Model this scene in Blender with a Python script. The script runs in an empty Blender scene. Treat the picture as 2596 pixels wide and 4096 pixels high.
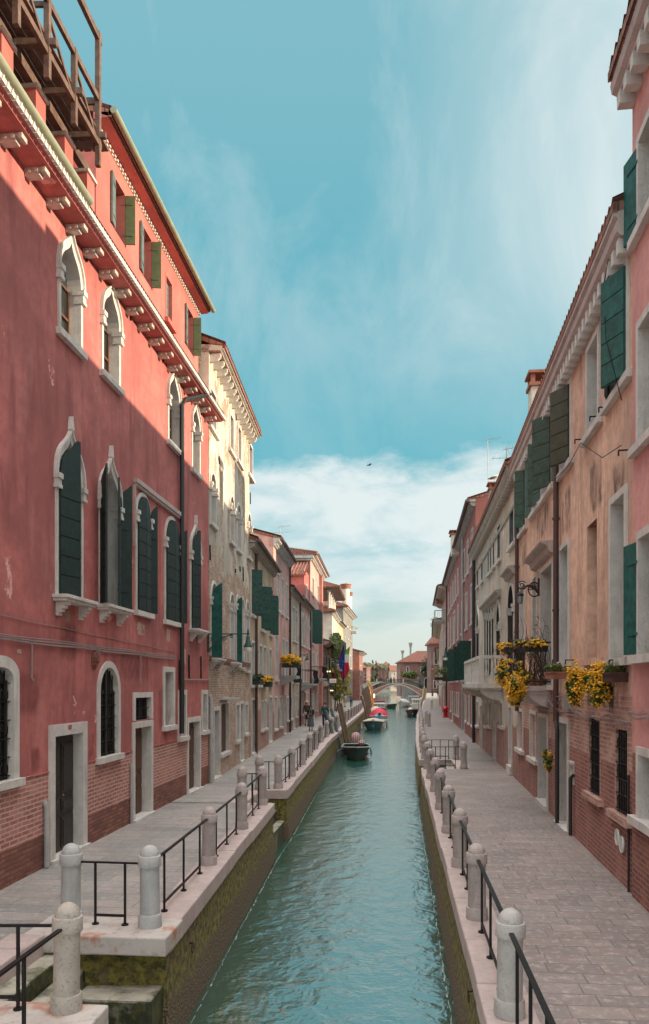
import bpy, bmesh, math, random
from mathutils import Vector, Matrix
R = math.radians
random.seed(7)
sc = bpy.context.scene
COL = sc.collection
# ---------------------------------------------------------------- camera, sky, sun, exposure
F, CX, HY, CH = 3100.0, 1298.0, 2740.0, 3.0
TH = math.atan((1596 - CX) / F)
AX = Vector((-math.sin(TH), math.cos(TH), 0)); RX = Vector((math.cos(TH), math.sin(TH), 0))
cam = bpy.data.cameras.new('camera'); camo = bpy.data.objects.new('camera', cam); COL.objects.link(camo)
camo.location = (0, 0, CH); camo.rotation_euler = (R(90), 0, TH)
cam.sensor_fit = 'VERTICAL'; cam.sensor_height = 36; cam.lens = F / 4096 * 36
cam.shift_y = (HY - 2048) / 4096; cam.clip_end = 6000; cam.clip_start = .1
sc.camera = camo
SUN_EL, SUN_AZ = R(12.0), R(5.0)     # low sun over the right-hand roofs, slightly behind the camera
LD = Vector((-math.cos(SUN_EL) * math.cos(SUN_AZ), math.cos(SUN_EL) * math.sin(SUN_AZ), -math.sin(SUN_EL)))
sl = bpy.data.lights.new('sun', 'SUN'); sl.energy = 6.0; sl.angle = R(.5); sl.color = (1.0, .80, .56)
so = bpy.data.objects.new('sun', sl); COL.objects.link(so)
so.rotation_euler = LD.to_track_quat('-Z', 'Y').to_euler()
sc.view_settings.view_transform = 'Standard'; sc.view_settings.look = 'None'
sc.view_settings.exposure = 0.45; sc.view_settings.gamma = 1
sc.cycles.max_bounces = 6; sc.cycles.diffuse_bounces = 4; sc.cycles.glossy_bounces = 3

class NT:
    def __init__(s, nt): s.nt = nt
    def n(s, type, props=None, **ins):
        nd = s.nt.nodes.new(type)
        for k, v in (props or {}).items(): setattr(nd, k, v)
        for k, v in ins.items():
            key = int(k[1:]) if k[0] == 'i' and k[1:].isdigit() else k.replace('_', ' ')
            if isinstance(v, bpy.types.NodeSocket): s.nt.links.new(v, nd.inputs[key])
            else: nd.inputs[key].default_value = v
        return nd
    def math(s, op, a, b=None, c=None, clamp=False):
        nd = s.nt.nodes.new('ShaderNodeMath'); nd.operation = op; nd.use_clamp = clamp
        for i, v in enumerate((a, b, c)):
            if v is None: continue
            if isinstance(v, bpy.types.NodeSocket): s.nt.links.new(v, nd.inputs[i])
            else: nd.inputs[i].default_value = v
        return nd.outputs[0]
    def mix(s, f, a, b, blend='MIX'):
        nd = s.nt.nodes.new('ShaderNodeMix'); nd.data_type = 'RGBA'; nd.blend_type = blend
        for i, v in ((0, f), (6, a), (7, b)):
            if isinstance(v, bpy.types.NodeSocket): s.nt.links.new(v, nd.inputs[i])
            else: nd.inputs[i].default_value = v if i == 0 else (tuple(v) + (1,) if len(v) == 3 else v)
        return nd.outputs[2]
    def ramp(s, f, a, b, lo=0., hi=1.):
        return s.n('ShaderNodeMapRange', {'interpolation_type': 'SMOOTHSTEP'}, i0=f, i1=a, i2=b, i3=lo, i4=hi).outputs[0]
    def noise(s, vec, scale, detail=4, rough=.55, dist=0):
        nd = s.n('ShaderNodeTexNoise', None, Scale=scale, Detail=detail, Roughness=rough, Distortion=dist)
        if vec is not None: s.nt.links.new(vec, nd.inputs['Vector'])
        return nd.outputs[0]
    def mapping(s, vec, scale=(1, 1, 1), loc=(0, 0, 0), rot=(0, 0, 0)):
        return s.n('ShaderNodeMapping', None, Vector=vec, Scale=scale, Location=loc, Rotation=rot).outputs[0]

w = bpy.data.worlds.new('World'); sc.world = w; w.use_nodes = True
w.node_tree.nodes.clear(); T = NT(w.node_tree)
sky = T.n('ShaderNodeTexSky', {'sky_type': 'NISHITA', 'sun_disc': False, 'sun_elevation': SUN_EL,
          'sun_rotation': math.atan2(-LD.x, -LD.y), 'air_density': 1.0, 'dust_density': 1.2, 'ozone_density': 1.5})
tc = T.n('ShaderNodeTexCoord').outputs['Generated']
sep = T.n('ShaderNodeSeparateXYZ', None, Vector=tc)
el = sep.outputs[2]; sx = sep.outputs[0]
n1 = T.noise(T.mapping(tc, (3, 3, 9)), 1.6, 6, .6, .4)          # broad layered streaks
n2 = T.noise(T.mapping(tc, (7, 7, 1.6), rot=(0, R(-14), 0)), 1.0, 7, .62, .5)   # tall wisps
n3 = T.noise(T.mapping(tc, (6, 6, 12)), 2.2, 7, .6, .2)
elw = T.math('ADD', el, T.math('MULTIPLY', T.math('SUBTRACT', n3, .5), .10))
bank = T.math('MULTIPLY', T.ramp(elw, .292, .245), T.ramp(elw, .02, .12, .75, 1))
bank = T.math('MULTIPLY', bank, T.ramp(n1, .34, .60, .42, 1.0))
wisp = T.math('MULTIPLY', T.ramp(n2, .38, .72), T.ramp(el, .27, .45, .12, .28))
side = T.math('MULTIPLY', T.ramp(sx, -.12, .32), T.ramp(el, .25, .5, .05, .85))
top = T.ramp(el, .38, .72, 0, .16)
cl = T.math('MAXIMUM', bank, T.math('MAXIMUM', T.math('ADD', wisp, T.math('MULTIPLY', side, .9), clamp=True), top))
tint = T.mix(1.0, sky.outputs[0], (.55, 1.02, .88), 'MULTIPLY')
teal = T.mix(T.ramp(el, 0.0, .18), (5.5, 5.8, 5.4), (1.35, 4.55, 5.45))
base = T.mix(.62, tint, teal)
ccol = T.mix(T.ramp(el, .0, .16), (5.6, 6.0, 5.4), (5.7, 6.35, 6.4))
skyc = T.mix(cl, base, ccol)
# unseen bright cloud added overhead and behind the camera to lift the shade
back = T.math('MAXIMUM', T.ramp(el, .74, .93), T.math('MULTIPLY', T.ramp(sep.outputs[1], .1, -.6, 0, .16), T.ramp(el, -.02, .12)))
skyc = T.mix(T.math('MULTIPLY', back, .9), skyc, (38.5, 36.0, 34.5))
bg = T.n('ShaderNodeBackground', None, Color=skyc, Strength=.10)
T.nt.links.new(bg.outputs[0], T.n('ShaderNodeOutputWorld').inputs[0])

# ---------------------------------------------------------------- pixel and plan helpers
def P2(X, d): return Vector((X * .9954, 1.0046 * d + .0957 * X))
def ray(px, py, d): 
    p = AX * d + RX * ((px - CX) / F * d); return Vector((p.x, p.y, CH - (py - HY) / F * d))
def G(px, py, z=0.0): return ray(px, py, (CH - z) * F / (py - HY))

# ---------------------------------------------------------------- tagging
def tag(o, label=None, cat=None, group=None, kind=None):
    if label: o['label'] = label
    if cat: o['category'] = cat
    if group: o['group'] = group
    if kind: o['kind'] = kind
    return o
def empty(name, loc, label=None, cat=None, group=None, rz=0):
    o = bpy.data.objects.new(name, None); COL.objects.link(o); o.location = loc; o.rotation_euler = (0, 0, rz)
    o.empty_display_size = .2
    return tag(o, label, cat, group)
def copy_tree(o, parent=None):
    c = o.copy(); COL.objects.link(c); c.parent = parent
    for ch in list(o.children): copy_tree(ch, c)
    return c
ORD = ['first', 'second', 'third', 'fourth', 'fifth', 'sixth', 'seventh', 'eighth', 'ninth', 'tenth', 'eleventh', 'twelfth',
       'thirteenth', 'fourteenth', 'fifteenth', 'sixteenth', 'seventeenth', 'eighteenth', 'nineteenth', 'twentieth',
       'twenty-first', 'twenty-second', 'twenty-third', 'twenty-fourth', 'twenty-fifth', 'twenty-sixth', 'twenty-seventh',
       'twenty-eighth', 'twenty-ninth', 'thirtieth']

# ---------------------------------------------------------------- mesh builder
class MB:
    def __init__(s, T=None): s.v = []; s.f = []; s.uv = []; s.mi = []; s.T = T; s.m = 0; s.sm = []; s.smooth = False
    def face(s, pts, uv=None, m=None):
        pts = [Vector(p) for p in pts]
        if uv is None:
            n = (pts[1] - pts[0]).cross(pts[2] - pts[0]) if len(pts) == 3 else (pts[2] - pts[0]).cross(pts[-1] - pts[1])
            a = [abs(c) for c in n]; k = a.index(max(a))
            uv = [((p.y, p.z) if k == 0 else (p.x, p.z) if k == 1 else (p.x, p.y)) for p in pts]
        b = len(s.v); s.v += [s.T(p) if s.T else p for p in pts]
        s.f.append(tuple(range(b, b + len(pts)))); s.uv.append(uv); s.mi.append(s.m if m is None else m); s.sm.append(s.smooth)
    def grid(s, rows, closed=False, uv=True):
        for i in range(len(rows) - 1):
            a, b = rows[i], rows[i + 1]; n = len(a)
            for j in range(n if closed else n - 1):
                k = (j + 1) % n; s.face([a[j], a[k], b[k], b[j]])
    def box(s, x0, x1, y0, y1, z0, z1, skip=''):
        p = lambda i, j, k: ((x0, x1)[i], (y0, y1)[j], (z0, z1)[k])
        for key, q in (('y', [(0,0,0),(1,0,0),(1,0,1),(0,0,1)]), ('Y', [(1,1,0),(0,1,0),(0,1,1),(1,1,1)]),
                       ('x', [(0,1,0),(0,0,0),(0,0,1),(0,1,1)]), ('X', [(1,0,0),(1,1,0),(1,1,1),(1,0,1)]),
                       ('z', [(0,1,0),(1,1,0),(1,0,0),(0,0,0)]), ('Z', [(0,0,1),(1,0,1),(1,1,1),(0,1,1)])):
            if key not in skip: s.face([p(*t) for t in q])
        return s
    def obox(s, c, ux, uy, uz):
        """box round centre c with half vectors"""
        c = Vector(c); ux, uy, uz = Vector(ux), Vector(uy), Vector(uz)
        P = lambda i, j, k: c + ux * i + uy * j + uz * k
        for q in ([(-1,-1,-1),(1,-1,-1),(1,-1,1),(-1,-1,1)], [(1,1,-1),(-1,1,-1),(-1,1,1),(1,1,1)], [(-1,1,-1),(-1,-1,-1),(-1,-1,1),(-1,1,1)],
                  [(1,-1,-1),(1,1,-1),(1,1,1),(1,-1,1)], [(-1,1,-1),(1,1,-1),(1,-1,-1),(-1,-1,-1)], [(-1,-1,1),(1,-1,1),(1,1,1),(-1,1,1)]):
            s.face([P(*t) for t in q])
    def bar(s, a, b, w, h=None, up=(0, 0, 1)):
        a, b = Vector(a), Vector(b); h = h or w; d = (b - a); L = d.length
        if L < 1e-5: return
        d /= L; u = Vector(up)
        if abs(d.dot(u)) > .95: u = Vector((1, 0, 0))
        r = d.cross(u).normalized(); u = r.cross(d)
        s.obox((a + b) / 2, d * L / 2, r * w / 2, u * h / 2)
    def tube(s, pts, r, n=8, cap=True):
        pts = [Vector(p) for p in pts]; rows = []; prev = None
        for i, p in enumerate(pts):
            d = (pts[min(i + 1, len(pts) - 1)] - pts[max(i - 1, 0)]).normalized()
            if prev is None:
                u = d.orthogonal().normalized()
            else:
                u = (prev - d * prev.dot(d)).normalized()
            prev = u; v = d.cross(u); rr = r[i] if isinstance(r, (list, tuple)) else r
            rows.append([p + (u * math.cos(2*math.pi*k/n) + v * math.sin(2*math.pi*k/n)) * rr for k in range(n)])
        sm = s.smooth; s.smooth = True; s.grid(rows, True); s.smooth = sm
        if cap: s.face(rows[0]); s.face(rows[-1][::-1])
    def lathe(s, prof, n=16, c=(0, 0, 0), jit=0):
        c = Vector(c); rows = [[c + Vector((r * math.cos(2*math.pi*k/n), r * math.sin(2*math.pi*k/n), z)) for k in range(n)] for r, z in prof]
        sm = s.smooth; s.smooth = True; s.grid(rows, True); s.smooth = sm
    def prism(s, poly, x0, x1, ax=0):
        """poly: list of 2D points in the two other axes, extruded along axis ax"""
        def P(x, q):
            return (x, q[0], q[1]) if ax == 0 else (q[0], x, q[1]) if ax == 1 else (q[0], q[1], x)
        n = len(poly)
        for i in range(n):
            a, b = poly[i], poly[(i + 1) % n]; s.face([P(x0, a), P(x0, b), P(x1, b), P(x1, a)])
        s.face([P(x0, q) for q in poly]); s.face([P(x1, q) for q in poly][::-1])
    def build(s, name, mats, parent=None, loc=None, bevel=0, weld=False):
        me = bpy.data.meshes.new(name)
        me.from_pydata([tuple(p) for p in s.v], [], s.f)
        uvl = me.uv_layers.new(name='UVMap')
        flat = [c for f in s.uv for p in f for c in p]
        uvl.data.foreach_set('uv', flat)
        if not isinstance(mats, (list, tuple)): mats = [mats]
        for m in mats: me.materials.append(m)
        me.polygons.foreach_set('material_index', s.mi)
        anys = any(s.sm)
        if weld or anys or bevel:
            bm = bmesh.new(); bm.from_mesh(me); bmesh.ops.remove_doubles(bm, verts=bm.verts, dist=.0004)
            bmesh.ops.recalc_face_normals(bm, faces=bm.faces)
            bm.to_mesh(me); bm.free()
            if anys:
                me.polygons.foreach_set('use_smooth', [True] * len(me.polygons))
        o = bpy.data.objects.new(name, me); COL.objects.link(o)
        if anys:
            me.set_sharp_from_angle(angle=R(38))
        if bevel:
            bv = o.modifiers.new('bevel', 'BEVEL'); bv.width = bevel; bv.segments = 2; bv.limit_method = 'ANGLE'; bv.angle_limit = R(40)
        if parent: o.parent = parent
        if loc is not None: o.location = loc
        return o

# ---------------------------------------------------------------- materials
M = {}
def newmat(name):
    m = bpy.data.materials.new(name); m.use_nodes = True; m.node_tree.nodes.clear()
    t = NT(m.node_tree); M[name] = m
    return m, t
def finish(t, col, rough=.8, bump=None, bstr=.3, bdist=.01, metal=0, spec=.5, **kw):
    p = t.n('ShaderNodeBsdfPrincipled')
    for k, v in (('Base Color', col), ('Roughness', rough), ('Metallic', metal), ('Specular IOR Level', spec)) + tuple(kw.items()):
        if isinstance(v, bpy.types.NodeSocket): t.nt.links.new(v, p.inputs[k])
        else: p.inputs[k].default_value = tuple(v) + (1,) if k == 'Base Color' or (isinstance(v, tuple) and len(v) == 3 and k.endswith('Color')) else v
    if bump is not None:
        b = t.n('ShaderNodeBump', None, Height=bump, Strength=bstr, Distance=bdist)
        t.nt.links.new(b.outputs[0], p.inputs['Normal'])
    t.nt.links.new(p.outputs[0], t.n('ShaderNodeOutputMaterial').inputs[0])
    return p
def uvn(t): return t.n('ShaderNodeUVMap', {'uv_map': 'UVMap'}).outputs[0]
def simple(name, col, rough=.6, metal=0, var=.12, scale=6, spec=.5, bump=.15, bd=.004, **kw):
    m, t = newmat(name); oc = t.n('ShaderNodeTexCoord').outputs['Object']
    n = t.noise(oc, scale, 5, .6)
    c = t.mix(t.ramp(n, .25, .75), [c * (1 - var) for c in col], [min(1, c * (1 + var)) for c in col])
    finish(t, c, rough, n, bump, bd, metal, spec, **kw); return m
def stone(name, col, dark=None, rough=.75, spots=.35):
    m, t = newmat(name); g = t.n('ShaderNodeTexCoord').outputs['Object']
    n = t.noise(g, 3, 6, .65); n2_ = t.noise(g, 38, 4, .6); n3_ = t.noise(t.mapping(g, (7, 7, 1.2)), 1, 4, .6)
    dk = dark or [c * .5 for c in col]
    c = t.mix(t.ramp(n, .3, .75), [c * .86 for c in col], [min(1, c * 1.1) for c in col])
    c = t.mix(t.math('MULTIPLY', t.ramp(n2_, .52, .72), spots), c, dk)
    c = t.mix(t.math('MULTIPLY', t.ramp(n3_, .52, .75), .35), c, dk)
    finish(t, c, rough, t.math('ADD', n, n2_), .7, .012); return m
def plaster_chain(t, uv, col, dirt, light, seed=0, streak=.5):
    v = t.mapping(uv, loc=(seed * 3.7, seed * 1.3, 0))
    a = t.noise(v, .45, 6, .62, .3); b = t.noise(t.mapping(v, (1.8, .30, 1)), 1.3, 7, .64, .4); c_ = t.noise(v, 5, 6, .65)
    sp = t.noise(v, 1.1, 7, .7, .6)
    c = t.mix(t.ramp(a, .36, .64), [x * .74 for x in col], [min(1, x * 1.16) for x in col])
    c = t.mix(t.math('MULTIPLY', t.ramp(b, .46, .68), streak), c, dirt)
    c = t.mix(t.math('MULTIPLY', t.ramp(t.noise(t.mapping(v, (1.9, .35, 1), (5, 2, 0)), 1.1, 6, .62), .50, .78), .42), c, light)
    c = t.mix(t.math('MULTIPLY', t.ramp(c_, .38, .66), .36), c, dirt)
    c = t.mix(t.math('MULTIPLY', t.ramp(sp, .655, .68), .8), c, [min(1, x * 1.15 + .12) for x in light])
    return c, t.math('ADD', t.math('MULTIPLY', a, .6), t.math('MULTIPLY', c_, .5))
def brick_chain(t, uv, c1, c2, mortar, seed=0, bw=.26, rh=.075, ms=.011):
    j = t.n('ShaderNodeTexNoise', None, Vector=uv, Scale=3.0, Detail=3)
    off = t.n('ShaderNodeVectorMath', {'operation': 'SCALE'}, i0=j.outputs[1], Scale=.03).outputs[0]
    v = t.n('ShaderNodeVectorMath', {'operation': 'ADD'}, i0=uv, i1=off).outputs[0]
    b = t.n('ShaderNodeTexBrick', {'offset': .5}, Vector=v, Color1=(0, 0, 0, 1), Color2=(1, 1, 1, 1), Mortar=(.5, .5, .5, 1), Scale=1, Mortar_Size=ms,
            Mortar_Smooth=.25, Bias=0, Brick_Width=bw, Row_Height=rh)
    n = t.noise(t.mapping(uv, loc=(seed, seed, 0)), 1.2, 6, .65); n2_ = t.noise(uv, 14, 5, .65)
    c = t.mix(b.outputs[0], c1, c2)
    c = t.mix(t.ramp(n, .38, .66, 0, .65), c, [x * .5 for x in c1])
    c = t.mix(t.ramp(n2_, .45, .8, 0, .35), c, mortar)
    c = t.mix(b.outputs[1], c, mortar)
    return c, t.math('ADD', t.math('MULTIPLY', b.outputs[1], -1.0), t.math('MULTIPLY', n2_, .7))
def plaster(name, col, dirt=None, light=None, seed=0, streak=.35, rough=.85):
    m, t = newmat(name); uv = uvn(t)
    c, h = plaster_chain(t, uv, col, dirt or [x * .6 for x in col], light or [min(1, x * 1.2 + .04) for x in col], seed, streak)
    finish(t, c, rough, h, .25, .012); return m
def brick(name, c1, c2, mortar, seed=0, streak=None, **kw):
    m, t = newmat(name); uv = uvn(t); c, h = brick_chain(t, uv, c1, c2, mortar, seed, **kw)
    if streak: c = t.mix(t.ramp(t.noise(t.mapping(uv, (1.5, .3, 1)), 1.2, 5, .6), .45, .65, 0, streak[3]), c, streak[:3])
    finish(t, c, .85, h, .8, .012); return m
def mixwall(name, pc, bc1, bc2, mortar, zs, amp=.5, soft=.04, patch=None, seed=0, streak=.4, dirt=None, light=None):
    """plaster above height zs (broken edge), brick below and in patches"""
    m, t = newmat(name); uv = uvn(t)
    c, h = plaster_chain(t, uv, pc, dirt or [x * .6 for x in pc], light or [min(1, x * 1.2 + .03) for x in pc], seed, streak)
    b, hb = brick_chain(t, uv, bc1, bc2, mortar, seed)
    v = t.n('ShaderNodeSeparateXYZ', None, Vector=uv).outputs[1]
    nz = t.noise(t.mapping(uv, loc=(seed * 2.1, 0, 0)), .9, 7, .62, .3)
    hz = t.math('ADD', v, t.math('MULTIPLY', t.math('SUBTRACT', nz, .5), amp * 4))
    mk = t.ramp(hz, zs + soft, zs - soft)
    if patch: mk = t.math('MAXIMUM', mk, t.ramp(t.noise(t.mapping(uv, (1, .6, 1), (seed, 3, 0)), .8, 8, .68, .4), patch, patch + .03))
    finish(t, t.mix(mk, c, b), .86, t.math('ADD', t.math('MULTIPLY', h, .3), t.math('SUBTRACT', t.math('MULTIPLY', hb, t.math('MULTIPLY', mk, .9)), t.math('MULTIPLY', mk, 1.3))), .6, .014)
    return m
WHITE = (.60, .57, .53); ISTRIA = (.50, .475, .45)
stone('istrian_stone', (.60, .57, .53), (.20, .18, .16), spots=.3)
stone('istrian_pink', (.46, .38, .355), (.24, .17, .15), spots=.35)
stone('bollard_stone', (.42, .37, .345), (.13, .11, .10), spots=.55)
stone('grey_stone', (.42, .43, .42), (.20, .20, .20), spots=.2)
stone('old_stone', (.40, .36, .31), (.12, .10, .08), spots=.6)
plaster('red_plaster', (.45, .138, .122), (.25, .072, .072), (.56, .27, .235), 1, .85)
plaster('attic_red', (.50, .145, .12), (.36, .10, .09), (.55, .18, .15), 2, .35)
brick('painted_brick', (.36, .135, .105), (.50, .23, .18), (.56, .36, .31), 3, ms=.014)
brick('raw_brick', (.20, .062, .045), (.38, .135, .09), (.13, .075, .06), 4, ms=.014)
mixwall('cream_wall', (.55, .51, .43), (.33, .18, .12), (.56, .43, .33), (.46, .38, .30), 6.8, .9, .05, .505, 5, .45, (.40, .31, .22))
mixwall('ochre_wall', (.50, .38, .26), (.34, .15, .11), (.42, .22, .16), (.40, .30, .24), 2.0, .5, .05, .64, 6, .5, (.30, .24, .19))
mixwall('pink_pale_wall', (.56, .33, .29), (.34, .15, .12), (.42, .22, .17), (.40, .30, .26), 1.6, .4, .05, None, 7, .4, (.40, .25, .22))
mixwall('sand_wall', (.50, .42, .31), (.30, .14, .11), (.40, .22, .16), (.40, .30, .26), 1.2, .3, .05, .7, 8, .5, (.30, .25, .20))
mixwall('rose_wall', (.50, .28, .25), (.32, .12, .10), (.40, .18, .14), (.38, .26, .22), 1.4, .4, .05, None, 9, .4, (.36, .17, .15))
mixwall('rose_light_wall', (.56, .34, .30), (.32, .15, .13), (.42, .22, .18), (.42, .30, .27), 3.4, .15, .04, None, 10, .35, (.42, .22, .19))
brick('dark_brick_wall', (.26, .09, .065), (.36, .14, .10), (.28, .19, .16), 11)
plaster('white_plaster', (.50, .47, .41), (.42, .39, .34), None, 12, .35)
plaster('grey_plaster', (.22, .215, .20), (.14, .14, .13), None, 13, .5)
plaster('ochre_plaster', (.50, .41, .27), (.42, .30, .17), None, 14, .3)
mixwall('salmon_wall', (.73, .47, .34), (.24, .075, .06), (.40, .17, .12), (.34, .20, .16), 2.85, .02, .02, None, 15, .6, (.30, .18, .145), (.68, .45, .33))
mixwall('pink_wall', (.64, .31, .28), (.24, .08, .06), (.34, .13, .09), (.30, .18, .15), 2.05, .01, .02, None, 16, .3, (.42, .15, .13), (.62, .27, .23))
mixwall('palazzo_wall', (.58, .48, .39), (.27, .10, .08), (.38, .18, .13), (.38, .28, .24), 1.5, .5, .05, None, 17, .5, (.33, .27, .24))
plaster('oxblood_wall', (.33, .115, .095), (.22, .08, .07), (.38, .17, .14), 18, .5)
brick('pale_brick', (.40, .19, .14), (.62, .38, .30), (.50, .38, .33), 19, streak=(.30, .15, .11, .4))
plaster('far_pink', (.46, .25, .20), (.38, .22, .18), None, 20, .2)
plaster('far_cream', (.52, .42, .33), None, None, 21, .2)
plaster('far_brick', (.26, .14, .115), None, None, 22, .3)
simple('green_paint', (.014, .060, .045), .55, var=.5, scale=9, spec=.5)
simple('dark_green', (.007, .024, .021), .6, var=.4, scale=9)
simple('teal_green', (.004, .085, .072), .6, var=.45, scale=9)
simple('olive_paint', (.085, .105, .045), .55, var=.2, scale=9)
simple('iron', (.018, .017, .017), .5, .6)
simple('rust_iron', (.07, .032, .025), .7, .3)
simple('brown_wood', (.10, .045, .028), .6, var=.35, scale=14)
simple('dark_wood', (.030, .026, .022), .55, var=.4, scale=14)
simple('altana_wood', (.115, .068, .050), .8, var=.4, scale=10)
simple('grey_wood', (.20, .15, .105), .85, var=.4, scale=10)
simple('pole_grey', (.10, .13, .13), .7, var=.3)
simple('pole_brown', (.145, .095, .060), .8, var=.35)
simple('gutter_green', (.28, .29, .20), .55, .3)
simple('pipe_brown', (.075, .035, .032), .5)
simple('pipe_dark', (.022, .022, .022), .45)
simple('pipe_grey', (.36, .36, .35), .5)
simple('cable', (.30, .24, .23), .7)
simple('lead_grey', (.15, .16, .17), .6)
simple('black', (.012, .012, .013), .5)
simple('terracotta', (.27, .11, .07), .8, var=.3, scale=4)
simple('white_cloth', (.62, .61, .60), .9)
simple('white_paint', (.70, .69, .66), .4)
simple('cream_paint', (.60, .54, .44), .45)
simple('hull_teal', (.008, .095, .12), .35, var=.15)
simple('hull_dark', (.008, .035, .036), .35, var=.25)
simple('hull_red', (.40, .02, .03), .4)
simple('hull_green', (.01, .06, .035), .4)
simple('hull_wood', (.16, .11, .07), .4)
simple('tarp_red', (.52, .030, .065), .75, bump=.6, bd=.05, scale=3)
simple('tarp_beige', (.55, .47, .37), .85, bump=.6, bd=.05, scale=3)
simple('tarp_blue', (.02, .18, .36), .8)
simple('rubber', (.02, .02, .02), .6)
simple('gold', (.75, .45, .03), .5); simple('brass', (.28, .19, .06), .4, .8)
simple('flag_blue', (.004, .035, .18), .8); simple('flag_red', (.55, .02, .04), .8); simple('flag_white', (.68, .66, .64), .8); simple('flag_green', (.16, .36, .05), .8)
simple('hydrant_red', (.45, .008, .01), .35)
simple('flower', (.74, .40, .012), .7, var=.25, scale=30)
simple('leaf', (.085, .115, .022), .7, var=.4, scale=12)
simple('leaf_dark', (.035, .060, .018), .7, var=.4, scale=8)
simple('leaf_yellow', (.30, .27, .05), .7, var=.4, scale=8)
simple('twig', (.13, .075, .06), .8)
simple('skin', (.48, .26, .18), .6, bump=0)
simple('hair_dark', (.015, .010, .008), .6); simple('hair_grey', (.25, .24, .23), .7)
simple('straw', (.62, .45, .26), .85)
simple('cloth_black', (.012, .012, .014), .85); simple('cloth_navy', (.012, .025, .06), .85); simple('cloth_brown', (.075, .050, .035), .9)
simple('cloth_grey', (.09, .10, .10), .9); simple('cloth_white', (.66, .68, .72), .9); simple('cloth_beige', (.45, .36, .26), .9)
simple('cloth_mauve', (.20, .15, .16), .9); simple('cloth_teal', (.03, .09, .10), .9); simple('cloth_yellow', (.75, .62, .01), .8)
simple('cloth_blue', (.16, .22, .42), .9); simple('cloth_red', (.35, .03, .03), .9)
m, t = newmat('plaid'); o_ = t.n('ShaderNodeTexCoord').outputs['Object']; s_ = t.n('ShaderNodeSeparateXYZ', None, Vector=o_)
g1 = t.math('LESS_THAN', t.math('FRACT', t.math('MULTIPLY', s_.outputs[2], 9)), .4); g2 = t.math('LESS_THAN', t.math('FRACT', t.math('MULTIPLY', s_.outputs[0], 9)), .4)
finish(t, t.mix(t.math('MULTIPLY', t.math('ADD', g1, g2), .5), (.01, .03, .03), (.05, .16, .13)), .9)
m, t = newmat('striped_cloth'); o_ = t.n('ShaderNodeTexCoord').outputs['Object']; s_ = t.n('ShaderNodeSeparateXYZ', None, Vector=o_)
finish(t, t.mix(t.math('LESS_THAN', t.math('FRACT', t.math('MULTIPLY', s_.outputs[0], 8)), .55), (.38, .15, .17), (.50, .40, .37)), .8)
m, t = newmat('banner'); o_ = t.n('ShaderNodeTexCoord').outputs['Object']; s_ = t.n('ShaderNodeSeparateXYZ', None, Vector=o_)
finish(t, t.mix(t.math('LESS_THAN', t.math('FRACT', t.math('MULTIPLY', t.math('ADD', s_.outputs[2], t.math('MULTIPLY', s_.outputs[0], 2)), 1.6)), .5), (.72, .42, .10), (.65, .10, .02)), .6)
m, t = newmat('glass')
n = t.noise(t.n('ShaderNodeTexCoord').outputs['Object'], 1.3, 2)
finish(t, t.mix(n, (.012, .014, .015), (.04, .045, .045)), .14, n, .05, .02, spec=.5)
m, t = newmat('curtain_glass')
n = t.noise(t.mapping(t.n('ShaderNodeTexCoord').outputs['Object'], (9, 9, .6)), 1.3, 3)
finish(t, t.mix(t.ramp(n, .4, .6), (.16, .19, .20), (.30, .34, .34)), .15, spec=.7)
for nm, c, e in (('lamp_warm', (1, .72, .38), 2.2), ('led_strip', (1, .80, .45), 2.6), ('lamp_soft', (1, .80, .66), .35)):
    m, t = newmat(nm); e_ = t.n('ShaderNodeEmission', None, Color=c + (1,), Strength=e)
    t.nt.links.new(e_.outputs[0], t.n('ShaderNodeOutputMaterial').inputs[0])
# roof tiles: colour per row plus moss
m, t = newmat('roof_tile'); uv = uvn(t)
b = t.n('ShaderNodeTexBrick', {'offset': 0.0}, Vector=uv, Color1=(0, 0, 0, 1), Color2=(1, 1, 1, 1), Mortar=(0, 0, 0, 1), Scale=1, Mortar_Size=.018, Mortar_Smooth=.2, Brick_Width=.22, Row_Height=.32)
n = t.noise(uv, 2.2, 6, .65)
c = t.mix(b.outputs[0], (.20, .065, .045), (.34, .13, .085)); c = t.mix(t.ramp(n, .48, .66, 0, .6), c, (.16, .12, .08)); c = t.mix(b.outputs[1], c, (.07, .04, .03))
finish(t, c, .85, t.math('ADD', n, t.math('MULTIPLY', b.outputs[1], -1)), .5, .02)
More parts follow.
